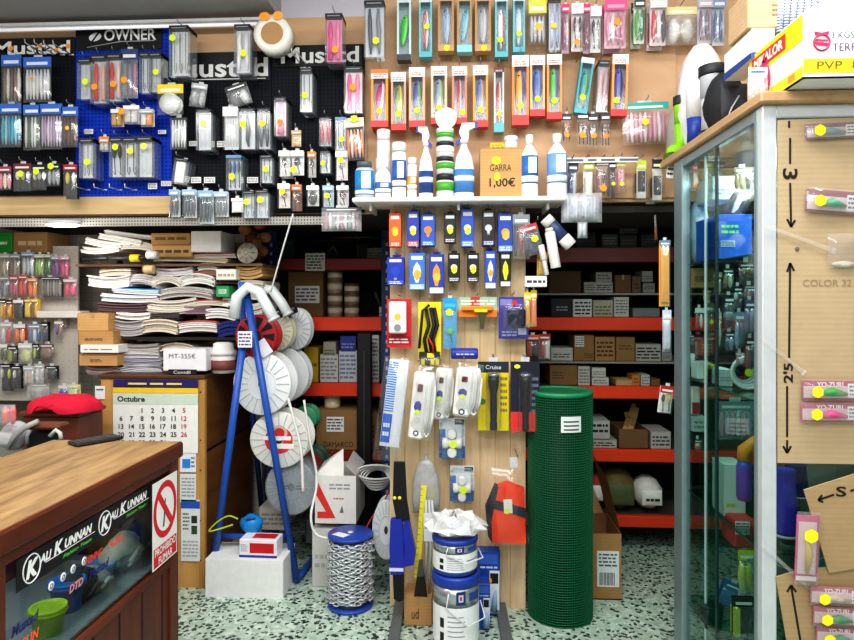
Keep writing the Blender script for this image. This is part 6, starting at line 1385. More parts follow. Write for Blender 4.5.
A_ = 'on the alcove shelf top'; 
for b,look,kw in [
 ((79,246,120,253),'lowest white letter spread sticking out left',dict(c='F0EEE8',rot=-.05,n=4,bend=.3)),
 ((84,240,128,247),'second white letter spread, slanting down',dict(c='F2EFEA',rot=.10,n=4)),
 ((96,236,140,242),'third white letter spread, slanting',dict(c='EFECE6',rot=.14,n=3)),
 ((104,232,150,237),'topmost slanting white letter spread',dict(c='EDEAE6',rot=.10,n=3,Y=3.2)),
 ((118,242,152,250),'cream letters beneath the slanting white spreads',dict(c='E0D8CC',rot=.08)),
 ((152,256,226,262),'wide cream folders under the kraft boxes',dict(c='CFC2AC',n=4)),
 ((195,253,235,258),'folder with red edge under the white box',dict(c='D9CFC4',c2='B04A4A',n=3)),
 ]: paper(b,look,side=A_,**kw)
B_ = "in the heap's upper layer"
for b,look,kw in [
 ((86,276,128,287),'white envelopes with bent corners',dict(c='EFECE6',n=5,bend=.2)),
 ((98,268,130,276),'cream envelopes on the white envelopes',dict(c='D9CDBE',n=4,rot=-.08)),
 ((95,264,113,269),'small tan folder',dict(c='A98458',n=3,rot=.2)),
 ((118,276,157,286),'curved grey journals',dict(c='C9C4C4',n=6,bend=-.5)),
 ((155,267,192,275),'wavy lilac-edged sheets',dict(c='D6CED2',n=8,bend=.25)),
 ((152,275,180,285),'cream arched booklets',dict(c='DDD6CC',n=5,bend=-.6)),
 ((178,275,214,285),'white booklets sagging at the ends',dict(c='E9E6E2',n=6,bend=-.4)),
 ((192,270,222,276),'brown leather-like folders',dict(c='9A7060',n=3)),
 ((212,278,236,284),'dark brown files near the round hat',dict(c='5A4438',n=3)),
 ((236,266,262,278),'tan kraft envelopes beside the white label box',dict(c='C9A068',n=4,rot=-.05)),
 ((197,263,217,270),'white packet lying on brown folders',dict(c='F0EEEA',n=2)),
 ]: paper(b,look,side=B_,**kw)
C_ = "in the heap's middle layer"
for b,look,kw in [
 ((100,294,156,302),'white magazines with navy spine end',dict(c='E6E8EE',n=4,bend=.15)),
 ((112,288,158,294),'bright blue-covered magazine',dict(c='D9E2EC',c2='2A86C8',n=3,rot=.05)),
 ((97,303,155,313),'purple-brown magazines',dict(c='6A5056',n=5)),
 ((158,288,212,298),'grey-white arched journals',dict(c='BEB8B4',n=6,bend=-.35)),
 ((148,299,196,313),'fanned cream brochures',dict(c='E2D9CC',n=8,rot=-.06,bend=.2)),
 ((196,300,228,306),'cream and red-edged notebooks',dict(c='D9CFBE',c2='B04038',n=3)),
 ((184,306,210,314),'mauve magazines with dark covers',dict(c='8A7078',n=4)),
 ((205,309,234,319),'bright white folded sheets',dict(c='F0EEEC',n=4,rot=.06)),
 ((222,296,240,306),'white pads by the green box',dict(c='E9E8E4',n=3)),
 ((236,280,262,300),'grey-cream booklets near the blue stand',dict(c='CFC9BC',n=8)),
 ((234,302,262,318),'ivory forms behind the white hose',dict(c='DCD6CA',n=7)),
 ]: paper(b,look,side=C_,**kw)
D_ = "in the heap's lower layer"
for b,look,kw in [
 ((116,312,150,319),'white cardboard folder',dict(c='EDEAE6',n=2)),
 ((150,313,178,320),'black-covered magazines',dict(c='4A4446',n=3)),
 ((108,320,143,335),'silver-grey journals with pale pages',dict(c='B9B6B6',n=7,rot=.04)),
 ((141,320,176,333),'cream stacked brochures',dict(c='DFD3C0',n=6)),
 ((178,321,217,332),'white magazines with red print',dict(c='E4DEDA',c2='B85048',n=5)),
 ((218,322,246,337),'navy blue binder',dict(c='26307A',n=2)),
 ((121,344,158,353),'grey booklets above the striped magazines',dict(c='C4BFBC',n=6,bend=.15)),
 ((160,344,192,350),'cream scroll-like sheets',dict(c='D9CDBA',n=4,bend=-.5)),
 ((176,342,214,351),'kraft envelopes behind the white carton',dict(c='B98F5E',n=3,Y=3.3)),
 ((119,366,160,375),'lowest striped magazines on the cupboard top',dict(c='C9C6CC',n=6)),
 ((119,358,160,366),'second striped magazines from the cupboard top',dict(c='A9A8B4',n=5)),
 ((121,352,157,358),'topmost striped magazines by the white carton',dict(c='D4D2D6',n=4)),
 ((86,366,118,375),'pink-edged papers at the cupboard corner',dict(c='D9C9CC',c2='B0707E',n=5)),
 ]: paper(b,look,side=D_,**kw)
carton((152,245,192,257),3.14,'lower kraft box with black lettering on the alcove shelf top',c='C59C68',d=.2,marks=(.08,.2,.92,.75,'5A4426',1))
carton((151,233,190,245),3.16,'upper kraft box with black lettering on the alcove shelf top',c='B98F5E',d=.2,marks=(.1,.3,.9,.8,'6A5030',1))
carton((191,231,221,252),3.12,'white box next to the kraft boxes on alcove shelf',c='EDE9E8',d=.2)
carton((216,269,236,280),3.12,'small white label box in the heap near straw hat',c='E9E6DC',d=.1,marks=(.1,.2,.9,.7,'A9A49A',1))
carton((216,286,229,297),3.12,'bright green box between the paper bundles',c='2E9A58',d=.12,lab=(.2,.3,.8,.7,'C9E8D2'))
carton((222,243,246,262),3.35,'dim kraft box behind the round straw hat',c='B98F5E',d=.15)
t = carton((163,349,206,371),3.06,'white carton with handwriting on the cupboard top',c='E9E8EC',d=.18); _,w,h = fit((163,349,206,371),3.06); T(t,'MT-355€',w*.62,h*.22,(-.05*w,-.0015,h*.68),'5A5E6E')
t = carton((168,371,196,376),3.05,'flat black box with white lettering beneath white carton',c='1E1E22',d=.18); _,w,h = fit((168,371,196,376),3.05); T(t,'Conidil',w*.6,h*.6,(0,-.0015,h*.5),'E9E9EC'); t.location.z = CH+.001
for i,(y0,y1,c,n) in enumerate(((353,366,'C59C68','lowest'),(332,344,'B98F5E','second from top'),(319,332,'C59C68','third from top') ,(312,319,'B98F5E','top'))):
    pass
carton((79,354,117,366),3.10,'lowest kraft box of the column left of the papers',c='C59C68',d=.24,marks=(.3,.3,.6,.6))
t = carton((80,345,118,353),3.08,'flat white-fronted box with lettering in the kraft column',c='EFEDE8',d=.24,marks=(.1,.3,.9,.6,'8A8880',1))
carton((78,331,113,345),3.10,'middle kraft box of the column left of the papers',c='B98F5E',d=.24,marks=(.2,.3,.7,.5))
carton((77,313,108,331),3.11,'top kraft box of the column left of the papers',c='C59C68',d=.24,tape='B08A58')
# small things in the alcove
r = rod('paper_roll','roll of kraft tape lying end-on in the paper heap','roll',(144,269.5),(154,269.5),3.12,.022,[(0,.1,'8A6A44',1,'end_ring'),(.1,1,'CDB283',1,'roll_body')])
rod('black_tool','long black tool with yellow tape on the alcove shelf','tool',(83,259),(146,258),3.10,.012,[(0,.4,'1A1A1C',1,'grip'),(.4,.76,'2A2A2E',.8,'shaft'),(.76,.9,'E8C41E',1.6,'yellow_tape'),(.9,1,'222224',1,'end_piece')])
rod('white_mug','white mug lying on its side on the alcove shelf','mug',(147,255),(158,255),3.08,.020,[(0,.8,'E4E2DE',1,'mug_body'),(.8,1,'B9B6B2',.95,'rim')])
p = P(246,263,3.16); t = thing('straw_hat','round pale woven disc leaning at the right end of alcove shelf','hat',Vector((p.x,3.17,P(170,264,Yp).z+.002)),(-.1,0,0)); R = P(256.5,0,3.17).x-P(246,0,3.17).x
mb = MB(); mb.lathe([(1e-6,-.02),(R*.45,-.018),(R*.5,-.004),(R*.95,0),(R,.006),(R*.9,.012)],mat('D9D3C4',.8,bump=.4,scale=150),24,(0,0,R),axis='Y'); mb.build('brim',t)
mb = MB(); 
for k in range(8): a_ = PI*k/4; mb.tube([(R*.15*math.cos(a_),-.0215,R+R*.15*math.sin(a_)),(R*.85*math.cos(a_),-.006,R+R*.85*math.sin(a_))],.0025,mat('B0A890',.8),4)
mb.build('weave_rib',t)
p = P(254,263,3.28); t = thing('dried_sponge','brown ragged lump behind the pale woven disc','sponge',p); mb = MB()
for k in range(9): mb.ell((random.uniform(-.05,.05),random.uniform(0,.05),.03+.018*k),.035,.03,.03,mat(random.choice(('8A5A34','A9744A','6A4428')),.9,bump=.5),7,5)
mb.build('lump_body',t); mb = MB(); mb.ell((.03,0,.19),.03,.02,.016,mat('B04A2A',.8),7,5); mb.build('rusty_tip',t)
p = P(222,372,3.14); t = thing('plastic_tub','round white plastic tub with lid and reddish label on cupboard','tub',(p.x,3.16,CH+.001)); R = P(238,0,3.1).x-P(225,0,3.1).x; h = P(226,342,3.16).z-CH
mb = MB(); mb.lathe([(R*.85,0),(R*.95,h*.6)],mat('E2DED8',.4),20); mb.build('tub_body',t); mb = MB(); mb.lathe([(R*.91,h*.1),(R*.95,h*.42)],mat('8A4A48',.5),20); mb.build('label_band',t); mb = MB(); mb.lathe([(R*1.02,h*.58),(R*1.02,h*.7),(R*.8,h*.76),(R*.75,h*.95),(R*.5,h),(1e-6,h)],mat('EAE8E4',.4),20); mb.build('lid',t)
# ================================================================== left end: wall rack with packets
YL = 3.30
GB,w,h = board('grid_panel','pale grey hanging panel at far left filled with small bait packs',-40,246,78,400,YL+.05,dots('C4BEB6','ADA79F',30,.10))
def lrow(tail,items,Y=YL-.02): return row(tail,Y,items,None,prep='in')
lrow("the upper bait row at far left",[
 ((-2,254,8,278),packet,'bag of beige worms',dict(header='C9C2B8',cols=('B9AE98','D6CCBA'),n=3,hh=.15)),
 ((8,254,19,278),packet,'bag of grey-brown worms',dict(header='9AA8BC',cols=('A09488','C0B6AC'),n=3,hh=.15)),
 ((20,252,33,277),packet,'bag of white worms',dict(header='8AB0D8',cols=('EEF2F2','D2DCE2'),n=3,hh=.15)),
 ((33,254,43,277),packet,'bag of pale lime worms',dict(header='C9D8C0',cols=('A8D86A','C8EA94'),n=3,hh=.15)),
 ((43,254,50,276),packet,'narrow bag of dark green worms',dict(header='A9B8A9',cols=('2E7A3A','4A9A4A'),n=2,hh=.15)),
 ((50,256,58,278),packet,'bag of purple worms',dict(header='B9A8C8',cols=('7A2A8A','9A4AA4'),n=2,hh=.15)),
 ((59,256,68,279),packet,'bag of hot pink worms',dict(header='D8A8C0',cols=('E03A80','F06AA0'),n=2,hh=.15))])
lrow("the second bait row at far left",[
 ((-2,276,8,299),packet,'bag of slate grey worms',dict(header='A9A9B4',cols=('7A7A84','A0A0A8'),n=3,hh=.15)),
 ((8,275,17,299),packet,'bag of pinkish red worms',dict(header='C8505A',cols=('D06A78','B04A58'),n=3,hh=.2)),
 ((17,275,26,298),packet,'bag of red-orange worms',dict(header='E86A4A',cols=('E2482A','C83A22'),n=2,hh=.15)),
 ((26,278,36,299),packet,'bag of bright orange worms',dict(header='F0A060',cols=('FF7A1E','F0902E'),n=2,hh=.15)),
 ((38,277,61,298),packet,'dark pack of silver rods',dict(header='3A3638',card='2A2628',cols=('9A9490','7A7470'),n=7,hh=.1)),
 ((62,279,76,298),packet,'bag of magenta baits',dict(header='D8B8C4',cols=('E8326E','F0558A'),n=2,kind='ball',hh=.15))])
lrow("the third bait row at far left",[
 ((-2,299,5,319),packet,'yellow-fronted pack with black cap',dict(header='2A2A2A',card='E8B01E',cols=('F0C030','E09A18'),n=2,kind='ball',hh=.2)),
 ((5,300,11,319),packet,'amber pack with black cap',dict(header='2A2420',card='E0A01A',cols=('E8A820','C88A14'),n=1,kind='ball',hh=.2)),
 ((12,300,22,319),packet,'black pack with white cap',dict(header='E9E9E6',card='1E1C1C',cols=('2E2A2A','3A3636'),n=2,kind='slab',hh=.15)),
 ((23,299,30,318),packet,'golden yellow pack',dict(header='D8A020',card='F0B820',cols=('F4CC3A','E8A81A'),n=1,kind='slab',hh=.15)),
 ((30,299,37,318),packet,'yellow pack with dark stripe',dict(header='F0C83A',card='F0B820',cols=('8A6A1A','F0C43A'),n=2,kind='slab',hh=.15))])
p,w,h = fit((36,311,80,318),YL-.04); t = thing('small_shelf','short white shelf jutting from the far left packing panel','shelf',p); mb = MB(); mb.cbox(-w/2,0,0,w/2,.09,h,mat('D9D4CE',.5),.004); mb.build('board',t); mb = MB(); mb.prism([(-.006,0),(.006,0),(.006,-.05),(-.006,-.05)],.06,.09,mat('B9B4AE')); mb.build('bracket',t)
lrow("the fourth bait row at far left",[
 ((-2,322,11,345),packet,'white and red bottle pack',dict(header='B9B4C0',cols=('E4E2E2','C83A3A'),n=2,kind='ball',hh=.2)),
 ((12,324,24,344),packet,'orange pack with pale header',dict(header='D9D4D0',card='C84A3A',cols=('F08A3A','F0A868'),n=2,kind='ball',hh=.2)),
 ((26,324,40,344),packet,'blue and white speckled pack',dict(header='7A86A4',cols=('6A8AC8','DDE3EE','3A5AA0'),n=3,kind='ball',hh=.2)),
 ((40,322,47,344),packet,'black pack with blue specks',dict(header='26262A',card='1E1E22',cols=('2A3A5A','3A3A40'),n=2,kind='ball',hh=.2)),
 ((53,321,62,336),packet,'small purple and orange pack under the shelf',dict(header='C9B8A8',cols=('6A4A9A','B08A6A'),n=2,kind='ball',hh=.2))])
lrow("the fifth bait row at far left",[
 ((-2,344,6,362),packet,'white-capped green pack',dict(header='E9E9E6',cols=('4A5A2A','6A7A3A'),n=2,kind='ball',hh=.2)),
 ((6,346,16,364),packet,'dark olive pack with lime patch',dict(header='2E2E26',card='3A3A2A',cols=('A8B83A','4A4A3A'),n=2,kind='ball',hh=.2)),
 ((17,343,31,364),packet,'pack with big lime ball',dict(header='D2D6D4',cols=('D0DA3A','B9C8C0'),n=1,kind='ball',hh=.25,haze=.3)),
 ((31,344,38,360),packet,'black pack with lime dot',dict(header='1E1E20',card='26262A',cols=('B9D02A','2A2A2E'),n=2,kind='ball',hh=.2)),
 ((38,344,53,360),packet,'brown reel pack with cream centre',dict(header='6A5A54',cols=('8A7466','D9C8A8'),n=1,kind='reel',hh=.2))])
lrow("the sixth bait row at far left",[
 ((-2,364,10,392),packet,'black card of white-capped vials',dict(header='17181A',card='141416',cols=('E9E9E9','2A2A2E','C8D82A'),n=3,kind='jig',hh=.12)),
 ((10,366,20,390),packet,'black card of two white-capped vials',dict(header='17181A',card='141416',cols=('EDEDED','1E1E22'),n=2,kind='jig',hh=.12)),
 ((22,366,33,386),packet,'silvery bag of white and amber beads',dict(header='B9BCC0',cols=('D9D4C8','E8A860','C9CDD2'),n=3,kind='ball',haze=.3,hh=.2)),
 ((33,364,43,384),packet,'silvery bag with white bottle caps',dict(header='A9ACB0',cols=('EDEDED','B9BCC2'),n=2,kind='ball',haze=.3,hh=.2)),
 ((44,366,56,380),packet,'small black oval pouch',dict(header='26282A',card='2E3032',cols=('3A3C3E',),n=1,kind='ball',hh=.2)),
 ((26,384,48,400),packet,'clear bag of brown and silver weights',dict(header='9A948C',cols=('8A7A6C','B9B4AC','6A5C52'),n=3,kind='ball',haze=.35,hh=.15))])
carton((-6,232,12,252),YL,'bright green carton on top of the far left panel',c='1F8A34',d=.2,marks=(.1,.3,.8,.6,'C9E8C0',1))
carton((13,232,47,253),YL,'kraft carton with printed squares on top of the far left panel',c='9A7850',d=.2,marks=(.15,.25,.85,.7,'C9B08A',1))
p,w,h = fit((70,356,78,378),3.5); t = thing('work_glove','grey and black work glove hanging on the tiled wall','glove',p); mb = MB(); mb.tube([(0,0,h),(w*.1,-.005,h*.7),(w*.2,-.008,h*.4),(-w*.1,-.004,.0)],[.012,.022,.024,.008],mat('6E7276',.7),8); mb.build('glove_palm',t); mb = MB(); mb.tube([(-w*.1,0,h*.98),(w*.15,-.01,h*.8),(w*.42,-.006,h*.45)],[.014,.012,.008],mat('1E1F22',.7),7); mb.build('glove_cuff',t)
packet((56,386,66,399),3.2,'small blue bag on the box behind the red cloth',header='C9CED8',cols=('2A4AA8','3A6AC8'),n=2,kind='ball',hh=.2,rot=.1)
packet((66,385,78,400),3.22,'pale yellow-green card behind the red cloth',header='D9DCA8',card='D4DCA0',cols=('DCE2B0',),n=1,kind='slab',hh=.2)
# wooden box with the red cloth, behind the counter
p,w,h = fit((22,418,78,470),2.75); t = thing('wooden_chest','dark reddish brown wooden chest behind the counter','chest',(p.x,2.75,0)); hh_ = P(60,412,2.75).z
mb = MB(); mb.cbox(-w/2,0,0,w/2,.2,hh_-.02,wood('5A2A1C','6E3624','X',3,.5,5),.006); mb.build('chest_body',t); mb = MB(); mb.cbox(-w/2-.01,-.01,hh_-.02,w/2+.01,.21,hh_,wood('64301F','783C28','X',3,.5,5),.005); mb.build('lid',t)
t = thing('red_cloth','crumpled bright red cloth heaped on the wooden chest','cloth',(P(58,0,2.75).x,2.80,hh_)); mb = MB(); N = 40; K = 10; V = []; wc = (P(93,0,2.75).x-P(25,0,2.75).x)/2; hc = P(60,397,2.75).z-hh_
for j in range(K+1):
    f = j/K
    for i in range(N):
        a_ = 2*PI*i/N; rr = math.cos(f*PI/2)**.5*(1+.05*math.sin(5*a_+2*f)+.03*math.sin(11*a_)); z = hc*math.sin(f*PI/2)**.8*(1+.06*math.sin(4*a_+6*f))
        if j == 0: z = -.012+.02*math.sin(3*a_+.6)+(.03 if abs(math.cos(a_)+.1) < .35 and math.sin(a_) < 0 else -.02)
        V.append((wc*rr*math.cos(a_),.13*rr*math.sin(a_),max(z,.002)))
mb.add(V,[(j*N+i,j*N+(i+1)%N,(j+1)*N+(i+1)%N,(j+1)*N+i) for j in range(K) for i in range(N)],mat('D2143A',.8,var=.12,scale=12,bump=.25),True); mb.build('heaped_cloth',t); mb = MB(); mb.tube([(-wc*.8,-.06,hc*.35),(-wc*.3,-.122,hc*.3),(wc*.1,-.115,hc*.55),(wc*.5,-.085,hc*.7)],.007,mat('B81032',.8),6); mb.build('fold',t)
# chair / bag shapes left of the chest
def sp(pts,Y): return [P(x,y,Y) for x,y in pts]
q0 = P(35,470,2.35); t = thing('office_chair','black office chair with curved grey arm behind the counter','chair',(q0.x,2.35,0)); L = Vector(t.location)
def tb(nm,pts,r,c,Y=2.35,n=8):
    mb = MB(); mb.tube([a_-L for a_ in sp(pts,Y)],r,mat(c,.45),n); mb.build(nm,t)
tb('armrest',((8,448),(14,437),(24,428),(38,421)),[.008,.011,.012,.009],'A9A9A8')
tb('armrest_support',((27,444),(27,436),(30,430)),.007,'8A8A8E')
mb = MB(); mb.M = Matrix.Translation(-L); a_ = P(27,456,2.42); b_ = P(58,427,2.42); mb.cbox(a_.x,2.40,a_.z,b_.x,2.46,b_.z,mat('1A1A1C',.6),.02); mb.build('backrest',t)
mb = MB(); mb.M = Matrix.Translation(-L); a_ = P(26,430,2.36); b_ = P(58,425,2.36); mb.cbox(a_.x,2.36,a_.z,b_.x,2.44,b_.z,mat('6E3A22',.5),.008); mb.build('wooden_rail',t)
tb('side_loop',((50,436),(56,430),(60,433),(61,439)),.008,'C9C9C9')
mb = MB(); mb.lathe([(.03,.0),(.03,.62),(.05,.64)],mat('2A2A2C',.4),12); mb.build('column',t)
mb = MB(); mb.cbox(-.2,-.1,.62,.18,.25,.70,mat('1C1C1E',.7),.03); mb.build('seat',t)
for k in range(5): a_ = 2*PI*k/5; mb = MB(); mb.tube([(0,0,.06),(.25*math.cos(a_),.25*math.sin(a_),.03)],[.025,.018],mat('222224',.4),6); mb.build('leg',t)
packet((-6,405,11,428),2.3,'clear bag with orange-red fabric at far left',header=None,cols=('FF4A1E','F0361A'),n=2,kind='ball',d=.08,haze=.25,tab=False,name='clear_bag_pack',cat='bag')
sack((-8,424,16,452),2.36,'crumpled pale plastic bag beside the black chair','B9B8BC','C9C8CC',.12,nm='plastic_bag',cat='plastic bag')
# ================================================================== the counter
r = ray(181,441); t_ = (.92-CAMZ)/r[2]; XC = t_*r[0]; YCF = t_*r[1]; XL = PZ(60,437,.92).x; YN = .55; ZT = .92
CT = thing('shop_counter','brown wooden shop counter with glazed side bearing stickers','counter',((XC+XL)/2,(YCF+YN)/2,0)); L = Vector(CT.location)
mah = wood('4A2012','652E1A','Y',3,.4,6); topw = wood('7A5C3A','AB8A5C','Y',5,.5,6); mahz = wood('4E2214','652E1A','Z',3,.4,6)
def cbx(nm,x0,y0,z0,x1,y1,z1,m,c=.004,par=None):
    mb = MB(); mb.M = Matrix.Translation(-L); mb.cbox(x0,y0,z0,x1,y1,z1,m,c); return mb.build(nm,par or CT)
cbx('worktop',XL,YN,ZT-.022,XC,YCF,ZT,topw,.006)
cbx('top_edge',XC-.012,YN,ZT-.055,XC+.006,YCF+.006,ZT-.002,mah,.006)
cbx('top_edge',XL,YCF-.01,ZT-.055,XC+.006,YCF+.008,ZT-.002,wood('4A2012','652E1A','X',3,.4,6),.006)
XF = XC-.012
def cpx(px,py): return PX(px,py,XF)
zg1 = cpx(150,482.5).z; zg0 = cpx(174,556).z
cbx('upper_rail',XF-.03,YN,zg1,XF,YCF,ZT-.05,mah)
cbx('corner_post',XF-.05,YCF-.055,0,XF+.004,YCF,ZT-.05,mahz)
yg0 = cpx(6,585).y
cbx('corner_post',XF-.05,YN,0,XF+.002,yg0,ZT-.05,mahz)
cbx('lower_rail',XF-.03,YN,zg0-.03,XF,YCF,zg0,mah)
mb = MB(); mb.M = Matrix.Translation(-L); mb.box(XF-.022,YN,0,XF-.006,YCF-.05,zg0-.02,mahz); 
for k in range(12): y_ = YN+.06+k*.13; mb.box(XF-.0062,y_,0,XF-.0045,y_+.006,zg0-.03,mat('2A120A',.6)) if y_ < YCF-.06 else None
mb.build('lower_panel',CT)
cbx('back_panel',XL,YN,0,XL+.02,YCF,ZT-.03,mah); cbx('far_panel',XL,YCF-.02,0,XC-.03,YCF-.002,ZT-.03,mah); cbx('inner_shelf',XL+.02,YN,zg0-.012,XF-.03,YCF-.03,zg0,mat('8A8E94',.4))
cbx('near_panel',XL,YN,0,XC-.03,YN+.02,ZT-.03,mah)
mb = MB(); mb.M = Matrix.Translation(-L); mb.box(XF-.016,yg0,zg0,XF-.012,YCF-.055,zg1,glass('D8E4E2')); GL = mb.build('glass_pane',CT)
XS = XF-.0105
def st_rect(pa,pb,m,off=0,top=None):
    """quad on the counter's glass between far/near pixel columns"""
# black band along the glass top: near px 14..., far px 150
def onglass(px,py): return PX(px,py,XS)
y_n = onglass(16,575).y; y_f = onglass(149,500).y
zb1 = onglass(149,484).z; zb0 = onglass(149,506.5).z
zb1 = min(zb1,zg1-.002)
KS = thing('brand_sticker','long black sticker strip with white and green lettering on counter glass','sticker',(XS,(y_n+y_f)/2,zb0)); hb = zb1-zb0; wb = y_f-y_n
mb = MB(); mb.box(0,-wb/2,0,.0008,wb/2,hb,mat('141417',.4)); mb.build('black_strip',KS)
for k,(fa,fb) in enumerate(((.02,.50),(.52,.99))):
    ya = -wb/2+wb*fa; yb = -wb/2+wb*fb; ln = yb-ya
    kw = dict(shear=.25,name='brand_lettering')
    T(KS,'ALI',ln*.155,hb*.30,(.0016,ya+ln*.30,hb*.60),'F2F2F4','right',bold=.05,**kw)
    T(KS,'K',ln*.13,hb*.46,(.0018,ya+ln*.468,hb*.66),'F2F2F4','right',bold=.05,**kw)
    T(KS,'UNNAN',ln*.41,hb*.33,(.0016,ya+ln*.755,hb*.63),'F2F2F4','right',bold=.05,**kw)
    T(KS,'K',ln*.16,hb*.58,(.0018,ya+ln*.14,hb*.5),'F4F4F6','right',bold=.06,**kw)
    T(KS,'Fishing Team',ln*.42,hb*.17,(.0016,ya+ln*.74,hb*.2),'5FD03A','right',shear=.25,bold=.02,name='green_lettering')
    mb = MB(); cyc = ya+ln*.13; mb.tube([(.0018,cyc+hb*.42*math.cos(a_),hb*.5+hb*.45*math.sin(a_)) for a_ in [2*PI*i/24 for i in range(24)]],hb*.025,mat('F2F2F4'),5,closed=True); mb.box(.0012,ya+ln*.3,hb*.40,.002,yb,hb*.425,mat('F2F2F4')); mb.build('emblem_ring',KS)
# no smoking sign
y0 = onglass(147.5,530).y; y1 = onglass(172.5,520).y; z1_ = onglass(171,471).z; z0_ = onglass(171.5,552).z; z1_ = min(z1_,zg1+.035)
NS = thing('no_smoking_sign','white no-smoking sign with red ring and red lettering panel','sign',(XF+.0048,(y0+y1)/2,z0_)); w = y1-y0; h = z1_-z0_
mb = MB(); mb.box(0,-w/2,0,.0008,w/2,h,mat('EDEDEB',.4)); mb.build('plate',NS)
mb = MB(); mb.add([(.0014,-w*.46,h*.02),(.0014,w*.46,h*.02),(.0014,w*.46,h*.24),(.0014,-w*.46,h*.24)],[(0,1,2,3)],mat('D2202E')); mb.build('red_panel',NS)
T(NS,'PROHIBIDO',w*.84,h*.085,(.002,0,h*.185),'F2F2F2','right',bold=.02); T(NS,'FUMAR',w*.56,h*.085,(.002,0,h*.075),'F2F2F2','right',bold=.02)
mb = MB(); n = 32; ro = .47; ri = .36; zc_ = h*.63; V = []
for i in range(n): a_ = 2*PI*i/n; V += [(.0014,w*ro*math.cos(a_),zc_+h*.33*math.sin(a_)),(.0014,w*ri*math.cos(a_),zc_+h*.33*ri/ro*math.sin(a_))]
mb.add(V,[(2*i,2*((i+1)%n),2*((i+1)%n)+1,2*i+1) for i in range(n)],mat('D2202E')); mb.add([(.0016,-w*.33,zc_+h*.19),(.0016,-w*.24,zc_+h*.25),(.0016,w*.33,zc_-h*.19),(.0016,w*.24,zc_-h*.25)],[(0,1,2,3)],mat('D2202E')); mb.build('red_ring',NS)
mb = MB(); mb.add([(.0012,-w*.1,zc_-h*.2),(.0012,-w*.04,zc_-h*.2),(.0012,w*.02,zc_+h*.12),(.0012,-w*.02,zc_+h*.12)],[(0,1,2,3)],mat('2A2A2C')); mb.build('cigarette',NS)
def glassword(txt,pc,wpx,hpx,c,label,shear=.2):
    """cut-out word stuck on the counter glass, centred at a pixel"""
    q = onglass(*pc); wa = onglass(pc[0]-wpx/2,pc[1]).y; wb_ = onglass(pc[0]+wpx/2,pc[1]).y; hh = onglass(pc[0],pc[1]-hpx/2).z-onglass(pc[0],pc[1]+hpx/2).z
    t = thing('word_sticker',label,'sticker',(XS,q.y,q.z)); T(t,txt,wb_-wa,hh,(.001,0,0),c,'right',shear=shear,bold=.04)
glassword('Mustad',(25,623),28,11,'1E2468','navy blue brand word sticker low on the counter glass near tubs',.3)
glassword('SIGLIN',(26,641),26,10,'F0602A','orange capital word sticker beneath the navy brand word')
glassword('Mustad',(99,568),20,9,'1E2468','smaller navy brand word sticker in the middle of the glass',.3)
glassword('FISHING',(94,556),17,7,'D8483A','faded red word sticker under the black strip')
glassword('TACKLE',(116,541),15,7,'E8502A','orange-red word sticker near the no-smoking sign')
glassword('DTD',(76,585),14,8,'E08A7A','pale red letter sticker above the blue tub')
for k,(x,y) in enumerate(((51,586),(63,577),(73,569),(84,561))):
    q = onglass(x,y); t = thing('round_badge',f'small white round number sticker, {ORD[k]} from left on counter glass','sticker',(XS,q.y,q.z)); mb = MB(); mb.lathe([(1e-6,.001),(.011,.001),(.011,0)],mat('E9E9EC'),14,axis='X'); mb.build('disc',t); mb = MB(); mb.lathe([(.004,.0016),(.006,.0016)],mat('2A2A30'),12,axis='X'); mb.build('ring_mark',t)
# goods behind the counter glass
XI = XF-.10
def ing(px,py,dx=0): return PX(px,py,XI-dx)
def tub(px,label,c,R=.07,h=.08,dx=.0):
    q = ing(px,600,dx); t = thing('bait_tub',label,'tub',(q.x,q.y,zg0+.001)); mb = MB(); mb.lathe([(R*.8,0),(R*.98,h),(R*1.08,h),(R*1.08,h+.008),(R*.95,h+.008),(R*.78,.008),(1e-6,.008)],mat(c,.35),24); mb.build('tub_body',t); mb = MB(); mb.lathe([(R*1.1,h*.86),(R*1.12,h*.92),(R*1.1,h)],mat(dk(c,.85),.35),24); mb.build('rim',t)
tub(48,'lime green plastic tub behind the counter glass','B9D82A',.042,.062)
tub(67,'royal blue plastic tub next to the lime tub','2A78D0',.045,.075,.03)
tub(101,'light blue plastic tub under the middle word sticker','3A8ADA',.04,.045,.04)
for (px,lab,c,c2,s) in ((78,'dark grey glove bundle beside the blue tub','2A3038','3A4048',.10),(90,'crumpled clear bag in front of the dark glove bundle','9AA4AA','B0BAC0',.08),(122,'white plush fabric heap behind the counter glass','C9C4B8','B9B4A8',.12),(140,'black netting heap near the no-smoking sign','1E2226','2A2E34',.13),(118,'grey crinkled bag on the counter shelf','7E8A90','9AA6AC',.08)):
    q = ing(px,600,.03); t = thing('fabric_bundle',lab,'bundle',(q.x,q.y,zg0+.001)); mb = MB(); N = 14; K = 7; V = []
    for j in range(K+1):
        for i in range(N): f = j/K; rr = math.sin(PI*(.15+.8*f))**.7*(1+.12*random.uniform(-1,1)); a_ = 2*PI*i/N; V.append((.05*rr*math.cos(a_),s*.8*rr*math.sin(a_),s*.9*f))
    mb.add(V,[(j*N+i,j*N+(i+1)%N,(j+1)*N+(i+1)%N,(j+1)*N+i) for j in range(K) for i in range(N)]+[tuple(range(K*N,K*N+N))],mat(c,.7,var=.3,scale=30,bump=.4),True); mb.build('bundle_body',t)
    mb = MB(); mb.tube([(.052,-s*.4,s*.3),(.058,0,s*.5),(.05,s*.4,s*.35)],.006,mat(c2,.6),6); mb.build('fold',t)
